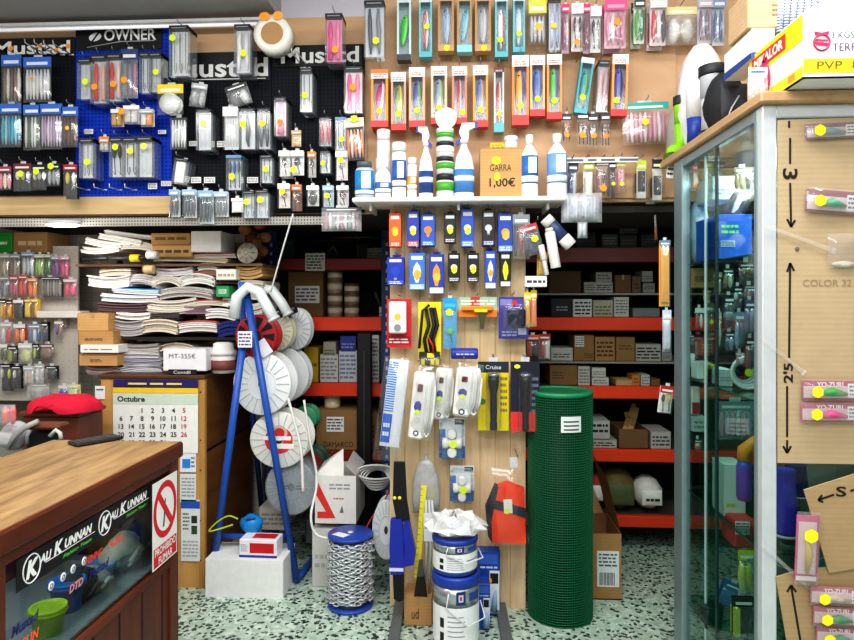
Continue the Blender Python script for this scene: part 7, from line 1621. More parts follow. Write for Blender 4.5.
# remote on the counter
q0 = PZ(96,442,ZT); t = thing('remote_control','black slim remote control lying on the counter top','remote control',(q0.x,q0.y,ZT+.0005)); d = PZ(120,438,ZT)-PZ(73,446,ZT); ang = math.atan2(d.y,d.x); ln = d.length; t.rotation_euler.z = ang
mb = MB(); mb.cbox(-ln/2,-.04,0,ln/2,.04,.012,mat('1E1F22',.4),.006); mb.build('remote_body',t); mb = MB(); 
for i in range(7):
    for j in range(3): mb.cbox(-ln*.36+i*ln*.12-.005,-.016+j*.014-.003,.0115,-ln*.36+i*ln*.12+.005,-.016+j*.014+.005,.0138,mat('4A4C52',.5),.001)
mb.build('button_pad',t)
# ================================================================== glass cabinet on the right
XK = .80; YN_ = 1.76; YFK = 2.48; XR = 1.75; ZS = 1.925
alu = mat('8FA3A8',.35,.5); alw = mat('D3D9DE',.35,.3)
KB = thing('glass_cabinet','tall glass display cabinet with grey metal frame and wooden top','display cabinet',((XK+XR)/2,(YN_+YFK)/2,0)); LK = Vector(KB.location)
def kb(nm,x0,y0,z0,x1,y1,z1,m,c=.003):
    mb = MB(); mb.M = Matrix.Translation(-LK); mb.cbox(x0,y0,z0,x1,y1,z1,m,c); return mb.build(nm,KB)
kb('wooden_top',XK-.015,YN_-.025,ZS,XR+.02,YFK+.12,ZS+.03,wood('AD8A64','C4A27C','Y',3,.5,6),.004)
kb('post',XK,YN_,0,XK+.038,YN_+.03,ZS,alw); kb('post',XK,YFK-.09,0,XK+.03,YFK,ZS,alu); kb('post',XR-.03,YN_,0,XR,YN_+.03,ZS,alw); kb('post',XR-.03,YFK-.03,0,XR,YFK,ZS,alu)
kb('post_lining',XK-.001,YN_+.03,0,XK+.012,YN_+.05,ZS,alu)
kb('top_rail',XK+.001,YN_+.05,ZS-.035,XK+.025,YFK-.03,ZS,alu); kb('top_rail',XK+.038,YN_+.001,ZS-.035,XR,YN_+.025,ZS,alw); kb('base_rail',XK+.001,YN_+.05,0,XK+.025,YFK-.03,.05,alu); kb('base_rail',XK+.038,YN_+.001,0,XR,YN_+.025,.05,alw); kb('base_rail',XK,YFK-.025,0,XR,YFK,.05,alu)
gl = glass('E8F3F1')
kb('side_glass',XK+.006,YN_+.04,.05,XK+.010,2.16,ZS-.03,gl,.0005); kb('side_glass',XK+.014,2.10,.05,XK+.018,YFK-.04,ZS-.03,gl,.0005)
kb('door_edge',XK+.005,2.085,.05,XK+.013,2.097,ZS-.03,mat('1E3A3C',.3),.001); kb('door_edge',XK+.013,2.2,.05,XK+.020,2.21,ZS-.03,mat('9DB8B8',.3),.001)
kb('front_glass',XK+.04,YN_+.01,.05,XR-.03,YN_+.014,ZS-.03,gl,.0005); kb('far_glass',XK+.03,YFK-.014,.05,XR-.03,YFK-.010,ZS-.03,gl,.0005)
kb('back_panel',XR-.012,YN_+.03,.05,XR-.004,YFK-.03,ZS-.03,mat('8E9C9E',.6))
SZ = (1.535,1.12,.71,.30)
for z in SZ: kb('glass_shelf',XK+.025,YN_+.04,z-.006,XR-.02,YFK-.03,z,mat('2F5A56',.15,0,.05) if False else glass('D2EAE4'),.001); 
for z in SZ: kb('shelf_edge',XK+.022,YN_+.04,z-.006,XK+.026,YFK-.04,z,mat('24524C',.2),.001)
def yfor(px,X=.832):
    r = ray(px,300); t = X/r[0]; return min(t*r[1],2.40)
def kin(b,fn,label,z=None,Y=None,**kw):
    Y = Y or yfor(b[0]); r = fn(b,Y,label,**kw)
    if z is not None: r.location.z = z+.0012
    return r
K1 = 'in the glass cabinet'
kin((718,213,752,258),carton,'bright blue carton with green dots on the cabinet top shelf',SZ[0],c='1A5CC0',d=.2,lab=(.08,.28,.5,.42,'A9C4E8'),marks=(.1,.55,.6,.8,'6FD04A',2))
kin((692,196,713,262),sack,'crumpled bluish clear bag on the cabinet top shelf',c='B4C8DA',c2='C9D8E4',d=.08,z=SZ[0]+.001,nm='plastic_bag',cat='plastic bag')
kin((724,187,746,213),packet,'black and white striped sandals above the blue carton',header=None,cols=('1C1D20','E9E9EC','1C1D20'),n=3,kind='worm',d=.06,haze=.05,rot=.5,tab=False,Y=2.2,name='sandal_pack',cat='sandals')
kin((712,176,735,200),carton,'pale grey carton high in the glass cabinet',c='C4CACC',d=.15,Y=2.25,marks=(.1,.2,.9,.5,'8A9498',2))
kin((736,166,756,190),packet,'gold-brown bag of ornaments high in the glass cabinet',header='5A5040',cols=('8A7444','B09A5A','4A4434'),n=3,kind='ball',d=.06,Y=2.15)
kin((693,164,699,190),packet,'narrow pack with pink top high in the cabinet corner',header='E87A84',card='E4D4C8',cols=('D9B49A',),n=1,kind='slab',d=.03)
s2 = 'on the second glass shelf'
for b,look,kw in [
 ((693,268,714,288),'tan box behind glass',dict(fn=carton,c='B08A58',d=.05,marks=(.1,.3,.9,.6))),
 ((724,268,735,290),'small brown and white figure lure pack',dict(header='3A3A3A',cols=('8A6A4A','D9CDB9'),n=2,kind='ball')),
 ((740,262,756,285),'dark red lure pack',dict(header='4A4450',cols=('7A2A2E','3A3640'),n=3,kind='jig')),
 ((696,308,705,330),'red and white lure pack',dict(header='E4E4E4',cols=('C8323A','E9E9E9'),n=2,kind='ball')),
 ((706,303,715,345),'olive lure pack with lime sticker',dict(header='7A8A5A',cols=('6A7A3A','8A8A4A'),n=2,kind='jig',st=YG,stp=(0,.55))),
 ((725,295,736,330),'dark reel pack with grey disc',dict(header='2A2A38',card='33364A',cols=('9AA4AC',),n=1,kind='reel')),
 ((736,312,746,352),'blue-grey lure pack',dict(header='7A94B4',cols=('8AA4C0','5A6A8A'),n=2,kind='worm')),
 ((746,300,757,335),'violet lure pack',dict(header='6A5A8A',cols=('7A6AA4','A99AC0'),n=2,kind='worm')),
 ((747,338,757,370),'maroon and navy lure pack',dict(header='5A2430',cols=('7A2A3A','2A2A5A'),n=2,kind='slab')),
 ((718,312,724,350),'slim cream float pack',dict(header='D9C9A0',cols=('E4D4A4',),n=1,kind='float'))]:
    kw = dict(kw); fn = kw.pop('fn',packet); kin(b,fn,look+' '+s2,None,**kw)
for b,look,kw in [
 ((697,357,711,374),'white carton',dict(c='DFE4E4',d=.06)),((712,357,718,376),'yellow carton',dict(c='D9D04A',d=.08)),((719,363,733,380),'pale carton',dict(c='C4CCD0',d=.1,marks=(.1,.3,.9,.6,'8A949A',2))),((690,349,695,372),'red-based white carton',dict(c='DDE0E0',d=.03,lab=(.0,.0,1,.45,'B02A34'))),((700,340,714,356),'orange-red jumble carton',dict(c='8A4A38',d=.05,marks=(.1,.2,.9,.8,'C98A5A',3)))]:
    kin(b,carton,f"{look} standing on the second glass shelf",SZ[1] if b[3] > 360 else None,**kw)
for b,look,kw in [
 ((686,270,693,300),'narrow grey lure pack',dict(header='8A929A',cols=('A9B0B8',),n=1,kind='jig')),
 ((688,335,695,346),'tiny lime-stickered pack',dict(header='3A3E44',cols=('C8D83A','5A5A60'),n=2,kind='ball')),
 ((715,272,723,296),'small tan minnow pack',dict(header='C9B48A',cols=('B08A5A','D9C49A'),n=2,kind='worm')),
 ((735,286,744,310),'black and silver spoon pack',dict(header='1E2024',cols=('C4CCD2','3A3E46'),n=2,kind='jig')),
 ((745,285,757,299),'wide plum-coloured pack',dict(header='5A3A50',cols=('8A5A74','A97A90'),n=3,kind='ball')),
 ((726,332,736,352),'navy minnow pack',dict(header='2A3458',cols=('3A4A84','8A94B4'),n=2,kind='worm')),
 ((737,353,746,366),'pale pink pack',dict(header='D9B4BC',cols=('D08A94','E4C4CA'),n=2,kind='ball')),
 ((704,290,712,302),'amber egg pack',dict(header='B08A3A',cols=('D8A030','E4B850'),n=2,kind='ball'))]: kin(b,packet,look+' '+s2,None,**kw)
q = P(748,372,2.05); t = thing('cable_coil','coil of white cable on the second glass shelf','cable coil',(q.x+.0,2.05,SZ[1]+.002)); mb = MB()
for k in range(4): mb.tube([((.05-.006*k)*math.cos(a_),.01*k,.055+(.05-.006*k)*math.sin(a_)) for a_ in [2*PI*j/20 for j in range(20)]],.005,mat('D4DCDE',.4),6,closed=True)
mb.build('coil_loop',t); mb = MB(); mb.lathe([(.012,-.008),(.012,-.003)],mat(YG),10,(0,0,.055),axis='Y'); mb.build('price_sticker',t)
s3 = 'on the third glass shelf'
for b,look,fn,kw in [
 ((692,387,700,415),'white card with red lower half',carton,dict(c='E4E4E2',d=.03,lab=(.02,.02,.98,.45,'C8402E'))),
 ((693,417,706,432),'silvery white carton',carton,dict(c='B9C4C4',d=.04,marks=(.1,.2,.9,.8,'7A8684',2))),
 ((718,402,756,440),'wide bag of pink and blue soft lures',packet,dict(header='8AA4B0',cols=('D98A94','7A94B8','C87A80','A9B4C0'),n=6,kind='ball',haze=.25)),
 ((724,444,746,496),'white carton with lime mark',carton,dict(c='D4DEDA',d=.1,marks=(.1,.15,.5,.3,'A8D83A',1))),
 ((695,440,703,452),'small dark pack with orange lure',packet,dict(header='1E3A38',cols=('C8843A',),n=1,kind='ball'))]:
    kin(b,fn,f"{look} {s3}",SZ[2] if b[3] > 490 else None,**kw)
q = P(744,497,2.0); t = thing('spray_bottle','purple bottle with bent orange neck on third glass shelf','bottle',(P(744,500,1.98).x,1.98,P(744,500,1.98).z)); mb = MB(); mb.lathe([(.018,0),(.022,.01),(.022,.10),(.016,.125)],mat('5A4AB0',.35),14,ms=[mat('B03A8A',.35),mat('7A48B0',.35),mat('4A54C0',.35)]); mb.build('bottle_body',t); mb = MB(); mb.tube([(0,0,.12),(.0,0,.15),(.03,-.01,.18),(.07,-.02,.20)],[.02,.02,.017,.015],mat('E8932A',.4),10); mb.build('orange_neck',t)
s4 = 'on the lowest glass shelf'
for b,look,fn,kw in [
 ((735,521,756,548),'red and white folded pack',carton,dict(c='C23A32',d=.1,lab=(.0,.5,.7,.98,'E4DCDA'),Y=2.02)),
 ((740,552,757,598),'lime yellow glove pack',packet,dict(header='C8D82A',cols=('D4E030','B8C824'),n=2,kind='worm',haze=.08,d=.05,Y=2.0)),
 ((716,583,736,608),'leaning blue board pack',packet,dict(header='3A78B8',card='3A78B8',cols=('4A88C4',),n=1,kind='slab',rot=.4,haze=.05,Y=2.1)),
 ((735,600,757,642),'black and yellow boxed tackle',packet,dict(header='1E2022',card='1E2022',cols=('D9E02A','26282A','26282A'),n=3,kind='slab',haze=.05,d=.06,Y=1.98))]:
    kin(b,fn,f"{look} {s4}",None,**kw)
q = P(713,626,2.2); t = thing('plastic_pot','dark plastic pot standing on the lowest glass shelf','pot',(P(713,0,2.2).x,2.2,SZ[3]+.002)); R = .032; h = .08
mb = MB(); mb.lathe([(R*.85,0),(R,h*.9),(R*.9,h*.9),(R*.75,.005),(1e-6,.005)],mat('16302E',.4),18); mb.build('pot_body',t); mb = MB(); mb.lathe([(R*1.0,h*.88),(R*1.08,h*.9),(R*1.08,h),(R*.95,h)],mat('1E3A38',.4),18); mb.build('rim',t)
# ---- cabinet front: card boards taped on the glass
YF0 = YN_-.004
def onf(px,py,Y=YF0): return P(px,py,Y)
def card(pts,name,label,Y,c='D2AE7C',th=.004):
    q = [P(x,y,Y) for x,y in pts]; o0 = Vector((sum(v.x for v in q)/len(q),Y,min(v.z for v in q))); t = thing(name,label,'cardboard sheet',o0)
    mb = MB(); mb.prism([(v.x-o0.x,v.z-o0.z) for v in q],0,th,kraft(c)); mb.build('sheet',t); return t,o0
def stroke(t,o0,pts,Y,r=.0028,c='1E1A16',nm='pen_stroke'):
    mb = MB(); q = [P(x,y,Y)-o0 for x,y in pts]
    for a_,b_ in zip(q,q[1:]):
        d = (b_-a_); n = Vector((-d.z,0,d.x)).normalized()*r
        mb.add([a_-n+Vector((0,-.0008,0)),b_-n+Vector((0,-.0008,0)),b_+n+Vector((0,-.0008,0)),a_+n+Vector((0,-.0008,0))],[(0,1,2,3)],mat(c,.7))
    return mb
t,o0 = card(((778,120),(905,116),(905,465),(778,463)),'cardboard_sheet','large ribbed cardboard sheet with handwritten arrows on the cabinet front',YF0,'BBA585')
for grp in ((((789,121),(789,128)),((790,138),(790,164)),((790,183),(791,226)),((787,219),(791,227),(795,220))),(((787,272),(790,263),(794,271)),((790,264),(789,358))),(((787,386),(787,437)),((787,440),(787,452)),((783,446),(787,453),(791,446)))):
    mb = MB()
    for pts in grp: s_ = stroke(t,o0,pts,YF0); mb.add(s_.v,s_.f,mat('1E1A16',.7))
    mb.build('drawn_arrow',t)
def tl(px,py): q = P(px,py,YF0)-o0; return (q.x,-.001,q.z)
px_ = P(1,0,YF0).x-P(0,0,YF0).x
T(t,'3',10*px_,13*px_,tl(790,174),'1E1A16',rot=-PI/2,bold=.02); T(t,"2'5",18*px_,8.5*px_,tl(788,373),'1E1A16',rot=PI/2,bold=.03); T(t,'COLOR 32',42*px_,6*px_,tl(827,283),'9A8460',key='cardcol')
q = P(797,249,YF0)-o0; mb = MB(); mb.lathe([(.004,-.003),(.006,-.001)],mat('6E6258',.5),10,(q.x,0,q.z),axis='Y'); mb.build('pin_head',t)
t2,o2 = card(((804,490),(870,469),(880,565),(829,573)),'cardboard_sheet','tilted cardboard piece marked with a letter between arrows',YF0-.012,'B09672')
for grp in ((((818,500),(834,494.5)),((822,495),(818,500),(823,502))),(((850,491),(866,486)),)):
    mb = MB()
    for pts in grp: s_ = stroke(t2,o2,pts,YF0-.012); mb.add(s_.v,s_.f,mat('1E1A16',.7))
    mb.build('drawn_arrow',t2)
q = P(841,491.5,YF0-.012)-o2; T(t2,'S',9*px_,9*px_,(q.x,-.001,q.z),'1E1A16',bold=.02)
t3,o3 = card(((776,577),(800,570),(905,560),(905,660),(790,660)),'cardboard_sheet','lower cardboard sheet with one upward arrow on the cabinet front',YF0-.001,'B09672')
mb = MB()
for pts in (((787,592),(791,585),(796,592)),((791,586),(801,645))): s_ = stroke(t3,o3,pts,YF0-.001); mb.add(s_.v,s_.f,mat('1E1A16',.7))
mb.build('drawn_arrow',t3)
def jigpack(b,Y,label,edge='B0486A',jig='4AB878',rot=0,txt=True,st='F0F020',vert=False):
    loc,w,h = fit(b,Y); r = thing('squid_jig_pack',label,'fishing lure',loc,(0,rot,0)); a = w/2
    mb = MB(); mb.box(-a,.004,0,a,.006,h,mat(edge,.4)); mb.rect(-a*.96 if not vert else -a*.8,h*.1,a*.96 if not vert else a*.8,h*.72 if not vert else h*.9,.0036,mat('D9C4CC',.4)); 
    if not vert: mb.rect(a*.45,h*.15,a*.95,h*.85,.0032,mat('EDEDEF',.5)); prints(mb,a*.5,h*.2,a*.9,h*.8,.0028,'7A7E8A',3)
    else: mb.rect(-a*.9,0,a*.9,h*.07,.003,mat('EDEDEF',.5))
    mb.build('backing_card',r)
    mb = MB()
    if vert: mb.tube([(0,0,h*.12),(a*.1,-.004,h*.4),(-a*.1,-.003,h*.66)],[.004,.010,.005],mat(jig,.4),8)
    else: mb.tube([(-a*.55,-.002,h*.35),(-a*.1,-.004,h*.45),(a*.4,-.002,h*.32)],[.004,min(.012,h*.24),.004],mat(jig,.4),8)
    mb.build('squid_jig',r)
    if txt: T(r,'YO-ZURI',w*.42,h*.26,(-a*.12,.0025,h*.8),'F0E4E8',bold=.03)
    if vert: T(r,'YO-ZURI',h*.3,w*.3,(a*.35,.0025,h*.32),'F4E4E8',rot=PI/2,bold=.03)
    mb = MB(); mb.pillow(-a*1.04,-h*.06,a*1.04,h*1.06,.0,.012,film('F6EEF2',.12),noise=.3); mb.build('clear_bag',r)
    sticker(r,-a*.62 if not vert else 0,h*.45 if not vert else h*.72,-.015,st,.0155 if not vert else .019)
    return r
YJ = YF0-.012
jigpack((806,190,862,213),YJ,'maroon-edged jig pack slanting across the upper cardboard','8A4A58','5FB08A',-.09*-1,False)
jigpack((807,122,862,138),YJ,'jig pack taped at the very top of the cabinet front','8A6A74','8AA0A8',-.03,False)
jigpack((803,381,866,400),YJ,'jig pack with green jig, upper of two on large cardboard','A83058','3AA84A')
jigpack((802,404,866,422),YJ,'jig pack with pink jig, lower of two on large cardboard','B04070','D8508A')
jigpack((795,516,818,581),YF0-.022,'upright pink jig pack hanging beside the tilted cardboard','C04A78','C8B45A',.04,False,vert=True)
jigpack((811,589,868,605),YJ-.005,'topmost jig pack on the lower cardboard','B04A64','C9C0A8',.03)
jigpack((814,609,868,626),YJ-.005,'jig pack with green jig on the lower cardboard','B04A64','3A9A5A',.03)
jigpack((817,629,868,646),YJ-.005,'lowest jig pack at the bottom edge of the cabinet','A83A54','3A9A6A',.03)
packet((829,232,862,268),YJ,'empty crinkled clear bag taped under the slanting jig pack',header=None,cols=('E4DCD0',),n=1,kind='ball',zr=(.02,.2),haze=.1,tab=False,name='clear_bag_pack',cat='bag',d=.02)
# tape strips holding bags
for k,(pa,pb,lab) in enumerate((((764,225),(832,250),'long clear tape strip reaching from the post to empty bag'),((764,340),(803,372),'clear tape strip beside the paired jig packs'),((762,545),(812,590),'clear tape strip crossing above the lower cardboard'))):
    a_ = P(*pa,YF0-.006); b_ = P(*pb,YF0-.008); t = thing('tape_strip',lab,'tape',a_); d = b_-a_; n = Vector((-d.z,0,d.x)).normalized()*.006; mb = MB(); mb.add([-n,d*.5-n*.8,d-n,d+n,d*.5+n*.8,n],[(0,1,4,5),(1,2,3,4)],film('F4F0EA',.2,.15,.15)); mb.build('tape_film',t); mb = MB(); mb.add([d-n*1.3,d*1.05-n*1.3,d*1.05+n*1.3,d+n*1.3],[(0,1,2,3)],film('FFFFFF',.35)); mb.build('folded_end',t)
# yarn cones behind the front glass
for k,(px,py0,py1,c,lab) in enumerate(((786,466,536,'3A34B0','blue-violet yarn cone behind the lower cabinet front'),(800,466,500,'2A2A6A','navy yarn cone beside the blue-violet cone'),(789,542,566,'4A6A5A','pale green-grey spool beneath the blue-violet yarn cone'))):
    Y = 1.86; p = P(px,py1,Y); h = P(px,py0,Y).z-p.z; R = .030 if k < 2 else .028; t = thing('yarn_cone',lab,'yarn cone',(p.x+.012*(k==1),Y+.04*(k==1),p.z if k < 2 else p.z)); 
    mb = MB(); n = 16; mb.lathe([(R*(1-.25*i/n)+.0012*(i%2),h*(.04+.92*i/n)) for i in range(n+1)],mat(c,.8,bump=.4,scale=120),18); mb.build('yarn_winding',t); mb = MB(); mb.lathe([(R*1.05,0),(R*1.05,h*.04)],mat('C9CCD0',.5),18); mb.build('base_ring',t)
mb = MB(); mb.cbox(XK+.03,YN_+.04,P(786,566,1.84).z-.02,XR-.04,1.92,P(786,566,1.84).z-.012,mat('6A7A78',.4)); mb.M = None; o = mb.build('inner_ledge',KB); o.location = -LK
# ---- things on the cabinet top
ZTK = ZS+.031
def ytop(px,X=.85): r = ray(px,300); return X/r[0]*r[1]
def boot(px,ptop,label,c,c2=None,cuff=None,w=.09,sole='1E2022',split=.55,rz=.6,X=.86,L=.16):
    Y = ytop(px,X); q = P(px,300,Y); h = P(px,ptop,Y).z-ZTK; t = thing('rubber_boot',label,'boot',(q.x,Y,ZTK),(0,0,rz)); R = w/2
    mb = MB(); c2 = c2 or c
    mb.lathe([(R*.9,h*.12),(R*.85,h*.3),(R*.92,h*split)],mat(c,.4),16); mb.lathe([(R*.92,h*split),(R*1.0,h*.85),(R*1.05,h),(R*.98,h),(R*.8,h*.4)],mat(c2,.4),16); mb.build('shaft',t)
    mb = MB(); mb.ell((-L*.30,0,h*.12),L*.55,R*.88,h*.12,mat(c,.4),14,8); mb.build('foot',t)
    mb = MB(); mb.prism([(-L*.85,.0),(R*.9,.0),(R*.95,.022),(-L*.82,.022)],-R*.8,R*.8,mat(sole,.5)); mb.build('sole',t)
    if cuff: mb = MB(); mb.lathe([(R*1.03,h*.86),(R*1.1,h*.88),(R*1.1,h*1.0),(R*.95,h*1.01)],mat(cuff,.5),16); mb.build('cuff',t)
    return t
boot(682,97,'lime green rubber boot at the far end of the cabinet top','8ED61E',cuff='2E3234',w=.062,rz=.3,sole='4A6A1E',L=.08)
boot(695,86,'navy and white rubber boot standing by the lime boot','24409A','E4E4E6',w=.065,split=.5,rz=2.6,sole='24409A',L=.07)
boot(713,67,'grey rubber boot with wide black cuff and black sole','B9BCC2',cuff='26282C',w=.088,rz=2.6,sole='1E2024',L=.07)
def topsack(b,label,c,c2,X,d,nm='sack',cat='sack',**k):
    Y = ytop((b[0]+b[2])/2,X); return sack(b,Y,label,c,c2,d,z=ZTK+(0 if not k.get('zp') else P(0,b[3],Y).z-ZTK),nm=nm,cat=cat)
topsack((686,14,736,135),'large bulging white plastic sack behind the rubber boots','EDEEF0','F4F4F4',.93,.2)
topsack((672,72,686,140),'grey translucent plastic bag at the far corner of cabinet top','B4B2AE','C4C2BE',.92,.12,nm='plastic_bag',cat='plastic bag')
p_ = ytop(733,.90); t = sack((714,50,755,118),p_-.05,'shiny black plastic bag on the cabinet top beside the grey boot','1E2024','2A2C32',.16,z=ZTK,nm='plastic_bag',cat='plastic bag')
mb = MB(); mb.tube([(-.03,-.012,.03),(-.015,-.016,.07),(.01,-.012,.11)],.0025,mat('B9BCC4',.3),4); mb.tube([(.02,-.014,.03),(.035,-.014,.08)],.002,mat('C9CCD2',.3),4); mb.build('painted_shine',t)  # pale streaks painted on as the shine of the black plastic
Yw = 1.80
packet((751,63,770,96),Yw,'white bag with blue-dashed top beside the yellow and white carton',header='E4E8EE',cols=('E9E9E6','D4D6DA','F0F0EE'),n=3,kind='worm',haze=.3,d=.06,band='4A6AB8',tab=False,name='wipes_bag',cat='bag').location.z = ZTK
r = carton((752,28,775,58),1.92,'white carton with blue lower stripe stacked under the kraft carton',c='EEF0F0',d=.2,marks=(.1,.5,.8,.8,'B9C4CC',2)); _,w,h = fit((752,28,775,58),1.92)
mb = MB(); mb.add([(-w/2-.001,0,0),(-w/2-.001,.2,0),(-w/2-.001,.2,h*.28),(-w/2-.001,0,h*.2)],[(0,1,2,3)],mat('24448E')); mb.box(-w/2,-.001,0,w/2,-.0004,h*.2,mat('24448E')); mb.build('blue_stripe',r)
r = carton((748,-14,788,28),1.93,'kraft carton stacked at the very top of the cabinet heap',c='C2A682',d=.14,marks=(.6,.25,.8,.6,'8A6A48',3),tape='C9A878')
r.rotation_euler.z = 0
r = thing('striped_straws','bundle of blue and white striped floats behind the white carton','float bundle',P(800,32,1.80)); mb = None
for k in range(7):
    mb = MB(); mb.tube([(-.055+.017*k,.004*(k%2),0),(-.05+.018*k,0,.10)],.0075,plaid('4A6AA8','EDEEF2',40,axis='Z'),8); mb.build('striped_float',r)
# hose clamp carton
q = PX(803,80,0) if False else None
Yk = 1.655; p = P(803,80,Yk); xe = p.x; wk = .42; hk = P(803,18,Yk).z-p.z; dk_ = .30
t = thing('hose_clamp_carton','large white and yellow hose clamp carton overhanging the cabinet top','carton',(xe,Yk,ZTK+.002)); hk = P(803,14,Yk).z-(ZTK+.002)
wm = mat('ECECEE',.5,var=.04); ym = mat('F0CE1E',.5,var=.05)
mb = MB(); mb.box(0,.0,0,wk,.004,hk,wm); mb.box(0,dk_-.004,0,wk,dk_,hk,wm); mb.box(0,.004,0,.004,dk_-.004,hk,wm); mb.box(wk-.004,.004,0,wk,dk_-.004,hk,wm); mb.box(0,0,0,wk,dk_,.004,wm); mb.build('carton_body',t)
mb = MB(); mb.add([(0,0,hk),(wk,0,hk),(wk*.95,-.0+.05,hk+.12),(wk*.42,.05,hk+.12)],[(0,1,2,3)],wm); mb.build('front_flap',t)
mb = MB(); mb.add([(0,0,hk),(0,dk_,hk),(.02,dk_,hk+.02),(.02,0,hk+.02)],[(0,1,2,3)],wm); mb.build('side_flap',t)
mb = MB(); mb.rect(0,hk*.08,wk,hk*.30,-.0012,ym)
f = lambda y0,y1,z0,z1,m,x=-.0012: mb.add([(x,y0,z0),(x,y1,z0),(x,y1,z1),(x,y0,z1)],[(0,1,2,3)],m)
f(0,dk_,hk*.60,hk,ym); f(0,dk_,hk*.02,hk*.2,ym); f(dk_*.28,dk_*.93,hk*.66,hk*.92,mat('C8322A'),-.002); f(dk_*.12,dk_*.24,hk*.06,hk*.17,mat('D88A2A'),-.002); mb.build('printed_panel',t)
T(t,'MIKALOR',dk_*.56,hk*.17,(-.0028,dk_*.6,hk*.79),'F2F0E0','left',name='brand_lettering',bold=.03)
mb = MB(); yc_,zc_ = dk_*.66,hk*.4
mb.tube([(-.003,yc_+.026*math.cos(a_),zc_+.04*math.sin(a_)) for a_ in [2*PI*i/20 for i in range(20)]],.004,mat('C8285A'),5,closed=True); mb.add([(-.0028,yc_-.02,zc_-.008),(-.0028,yc_+.02,zc_-.008),(-.0028,yc_+.02,zc_+.008),(-.0028,yc_-.02,zc_+.008)],[(0,1,2,3)],mat('C8285A')); mb.add([(-.0028,yc_-.022,zc_+.04),(-.0028,yc_+.022,zc_+.04),(-.0028,yc_+.014,zc_+.062),(-.0028,yc_-.014,zc_+.062)],[(0,1,2,3)],mat('C8285A')); mb.build('round_emblem',t)
pw = P(1,0,Yk).x-P(0,0,Yk).x
mb = MB(); xc_ = pw*16; zc_ = hk*.55; Rl = pw*7
mb.tube([(xc_+Rl*math.cos(a_),-.002,zc_+Rl*math.sin(a_)) for a_ in [2*PI*i/24 for i in range(24)]],.0022,mat('C8285A'),5,closed=True)
for i in range(12):
    pass
mb.prism([(xc_-Rl*.9,zc_+Rl*.1),(xc_+Rl*.9,zc_-Rl*.1),(xc_+Rl*.85,zc_-Rl*.5),(xc_-Rl*.7,zc_-Rl*.3)],-.002,-.001,mat('C8285A')); mb.prism([(xc_-Rl*.7,zc_+Rl*.45),(xc_+Rl*.7,zc_+Rl*.35),(xc_+Rl*.75,zc_+Rl*.15),(xc_-Rl*.8,zc_+Rl*.2)],-.002,-.001,mat('C8285A')); mb.prism([(xc_-Rl*.8,zc_+Rl*.95),(xc_+Rl*.8,zc_+Rl*.95),(xc_+Rl*.95,zc_+Rl*1.45),(xc_,zc_+Rl*1.25),(xc_-Rl*.95,zc_+Rl*1.45)],-.002,-.001,mat('D8285A')); mb.build('round_emblem',t)
T(t,'3 KGS',pw*20,pw*6,(pw*34,-.002,hk*.66),'4A4A55',name='handwriting'); T(t,'TERRA',pw*28,pw*7,(pw*39,-.002,hk*.47),'4A3A55',name='handwriting'); T(t,"PVP  8'0",pw*46,pw*7,(pw*35,-.002,hk*.2),'6A5A30',key='hw2',name='handwriting')
mb = MB(); mb.cbox(pw*44,-.002,hk*.97-.01,pw*60,-.001,hk*.97-.001,mat('D84A6A')); mb.build('red_mark',t)
# ================================================================== camera, light, world
flush_texts()
GR = {'cord_reel':'cord reels around the blue stand','cleaning_bottle':'bottles on the white wall shelf','spray_bottle':'bottles on the white wall shelf','bait_jar':'stacked green-labelled jars','paper_bundle':'paper bundles heaped in the alcove','small_tin':'tins stacked on the left rack','squid_jig_pack':'jig packs on the cabinet front','rubber_boot':'rubber boots on the cabinet','pegboard':'pegboards of fishing tackle','paint_can':'stacked paint cans','power_strip':'power strips in bags','socket_adapter_pack':'lamp-holder adapters','torch_pack':'torches on the slat panel','storage_rack':'red-beamed racks','cardboard_strip':'kraft strips in the tray','bait_tub':'tubs in the counter','fabric_bundle':'bundles in the counter','round_badge':'round number stickers','yarn_cone':'yarn cones in the cabinet','cardboard_sheet':'cardboard sheets on the cabinet front','leaflet':'leaflets under the calendar','cardboard_box':'cartons and boxes','yellow_stick':'yellow sticks','white_hose':'hoses over the blue stand','spray_gun_box':'blue cartons by the cans'}
for o in list(C.objects):
    if o.parent is None and o.get('category') and not o.get('group'):
        k = o.name.split('.')[0]
        if k in GR: o['group'] = GR[k]
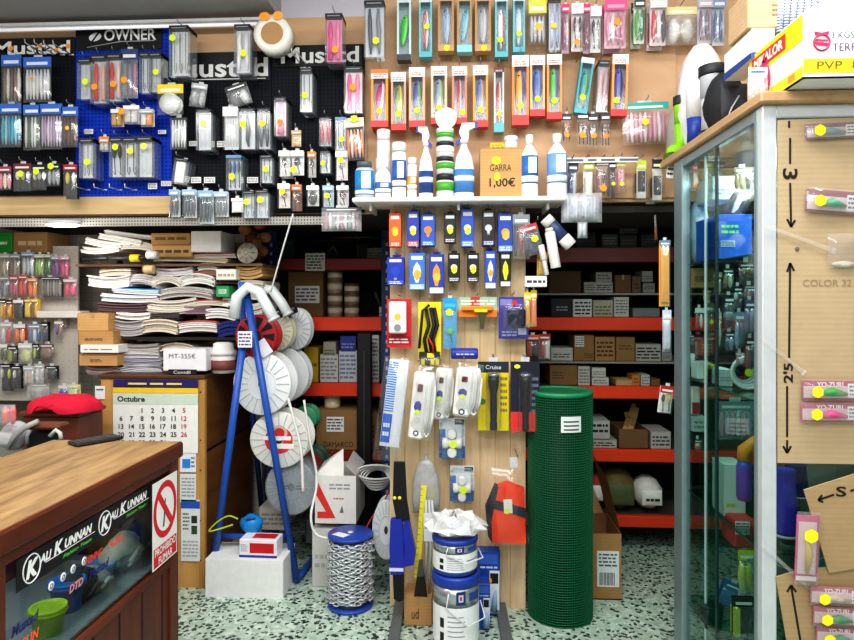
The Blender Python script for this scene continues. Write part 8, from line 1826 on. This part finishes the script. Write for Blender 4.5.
cam = bpy.data.cameras.new('camera'); co = bpy.data.objects.new('camera',cam); C.objects.link(co)
cam.sensor_width = 36; cam.lens = F/854*36; cam.shift_y = -(320-HY)/854; cam.clip_start = .02
co.location = (0,0,CAMZ); co.rotation_euler = (PI/2,0,TH)
bpy.context.scene.camera = co
def area(n,loc,rot,sx,sy,e,c=(1,1,1)):
    l = bpy.data.lights.new(n,'AREA'); l.shape = 'RECTANGLE'; l.size = sx; l.size_y = sy; l.energy = e; l.color = c
    o = bpy.data.objects.new(n,l); C.objects.link(o); o.location = loc; o.rotation_euler = rot
area('ceiling_panel_light',(-.35,1.35,zc-.04),(math.radians(12),0,0),3.6,.35,60,(1,.985,.96))
area('ceiling_strip_light',(-.2,.0,zc-.04),(0,0,0),2.2,.35,40,(1,.985,.96))
area('rear_strip_light',(.0,-1.2,zc-.04),(math.radians(20),0,0),2.4,.5,30,(1,.985,.96))
area('counter_fill_light',(XC-.2,1.35,.86),(0,0,0),.1,1.2,2.2,(.95,.98,1))  # unseen fill light, added to brighten the goods inside the counter
area('cabinet_fill_light',(XK+.3,2.1,ZS-.05),(0,0,0),.4,.4,11,(.95,1,1))  # added fill to lift the cabinet contents, no fitting modelled
area('wall_fill_light',(.5,1.9,zc+.3),(math.radians(35),0,0),1.6,.2,8,(1,.98,.96))  # unseen fill added to brighten the upper display wall
l = bpy.data.lights.new('round_lamp_light','POINT'); l.energy = 4; l.shadow_soft_size = .06; l.color = (1,.95,.88)
o = bpy.data.objects.new('round_lamp_light',l); C.objects.link(o); q = P(63,228,2.86); o.location = (q.x,q.y,q.z-.05)
w = bpy.data.worlds.new('world'); bpy.context.scene.world = w; w.use_nodes = True
bg = w.node_tree.nodes['Background']; bg.inputs[0].default_value = (1,.99,.97,1); bg.inputs[1].default_value = .42
sc = bpy.context.scene
sc.view_settings.view_transform = 'Standard'; sc.view_settings.look = 'Medium High Contrast'; sc.view_settings.exposure = 0.0
sc.cycles.transparent_max_bounces = 24; sc.cycles.max_bounces = 6
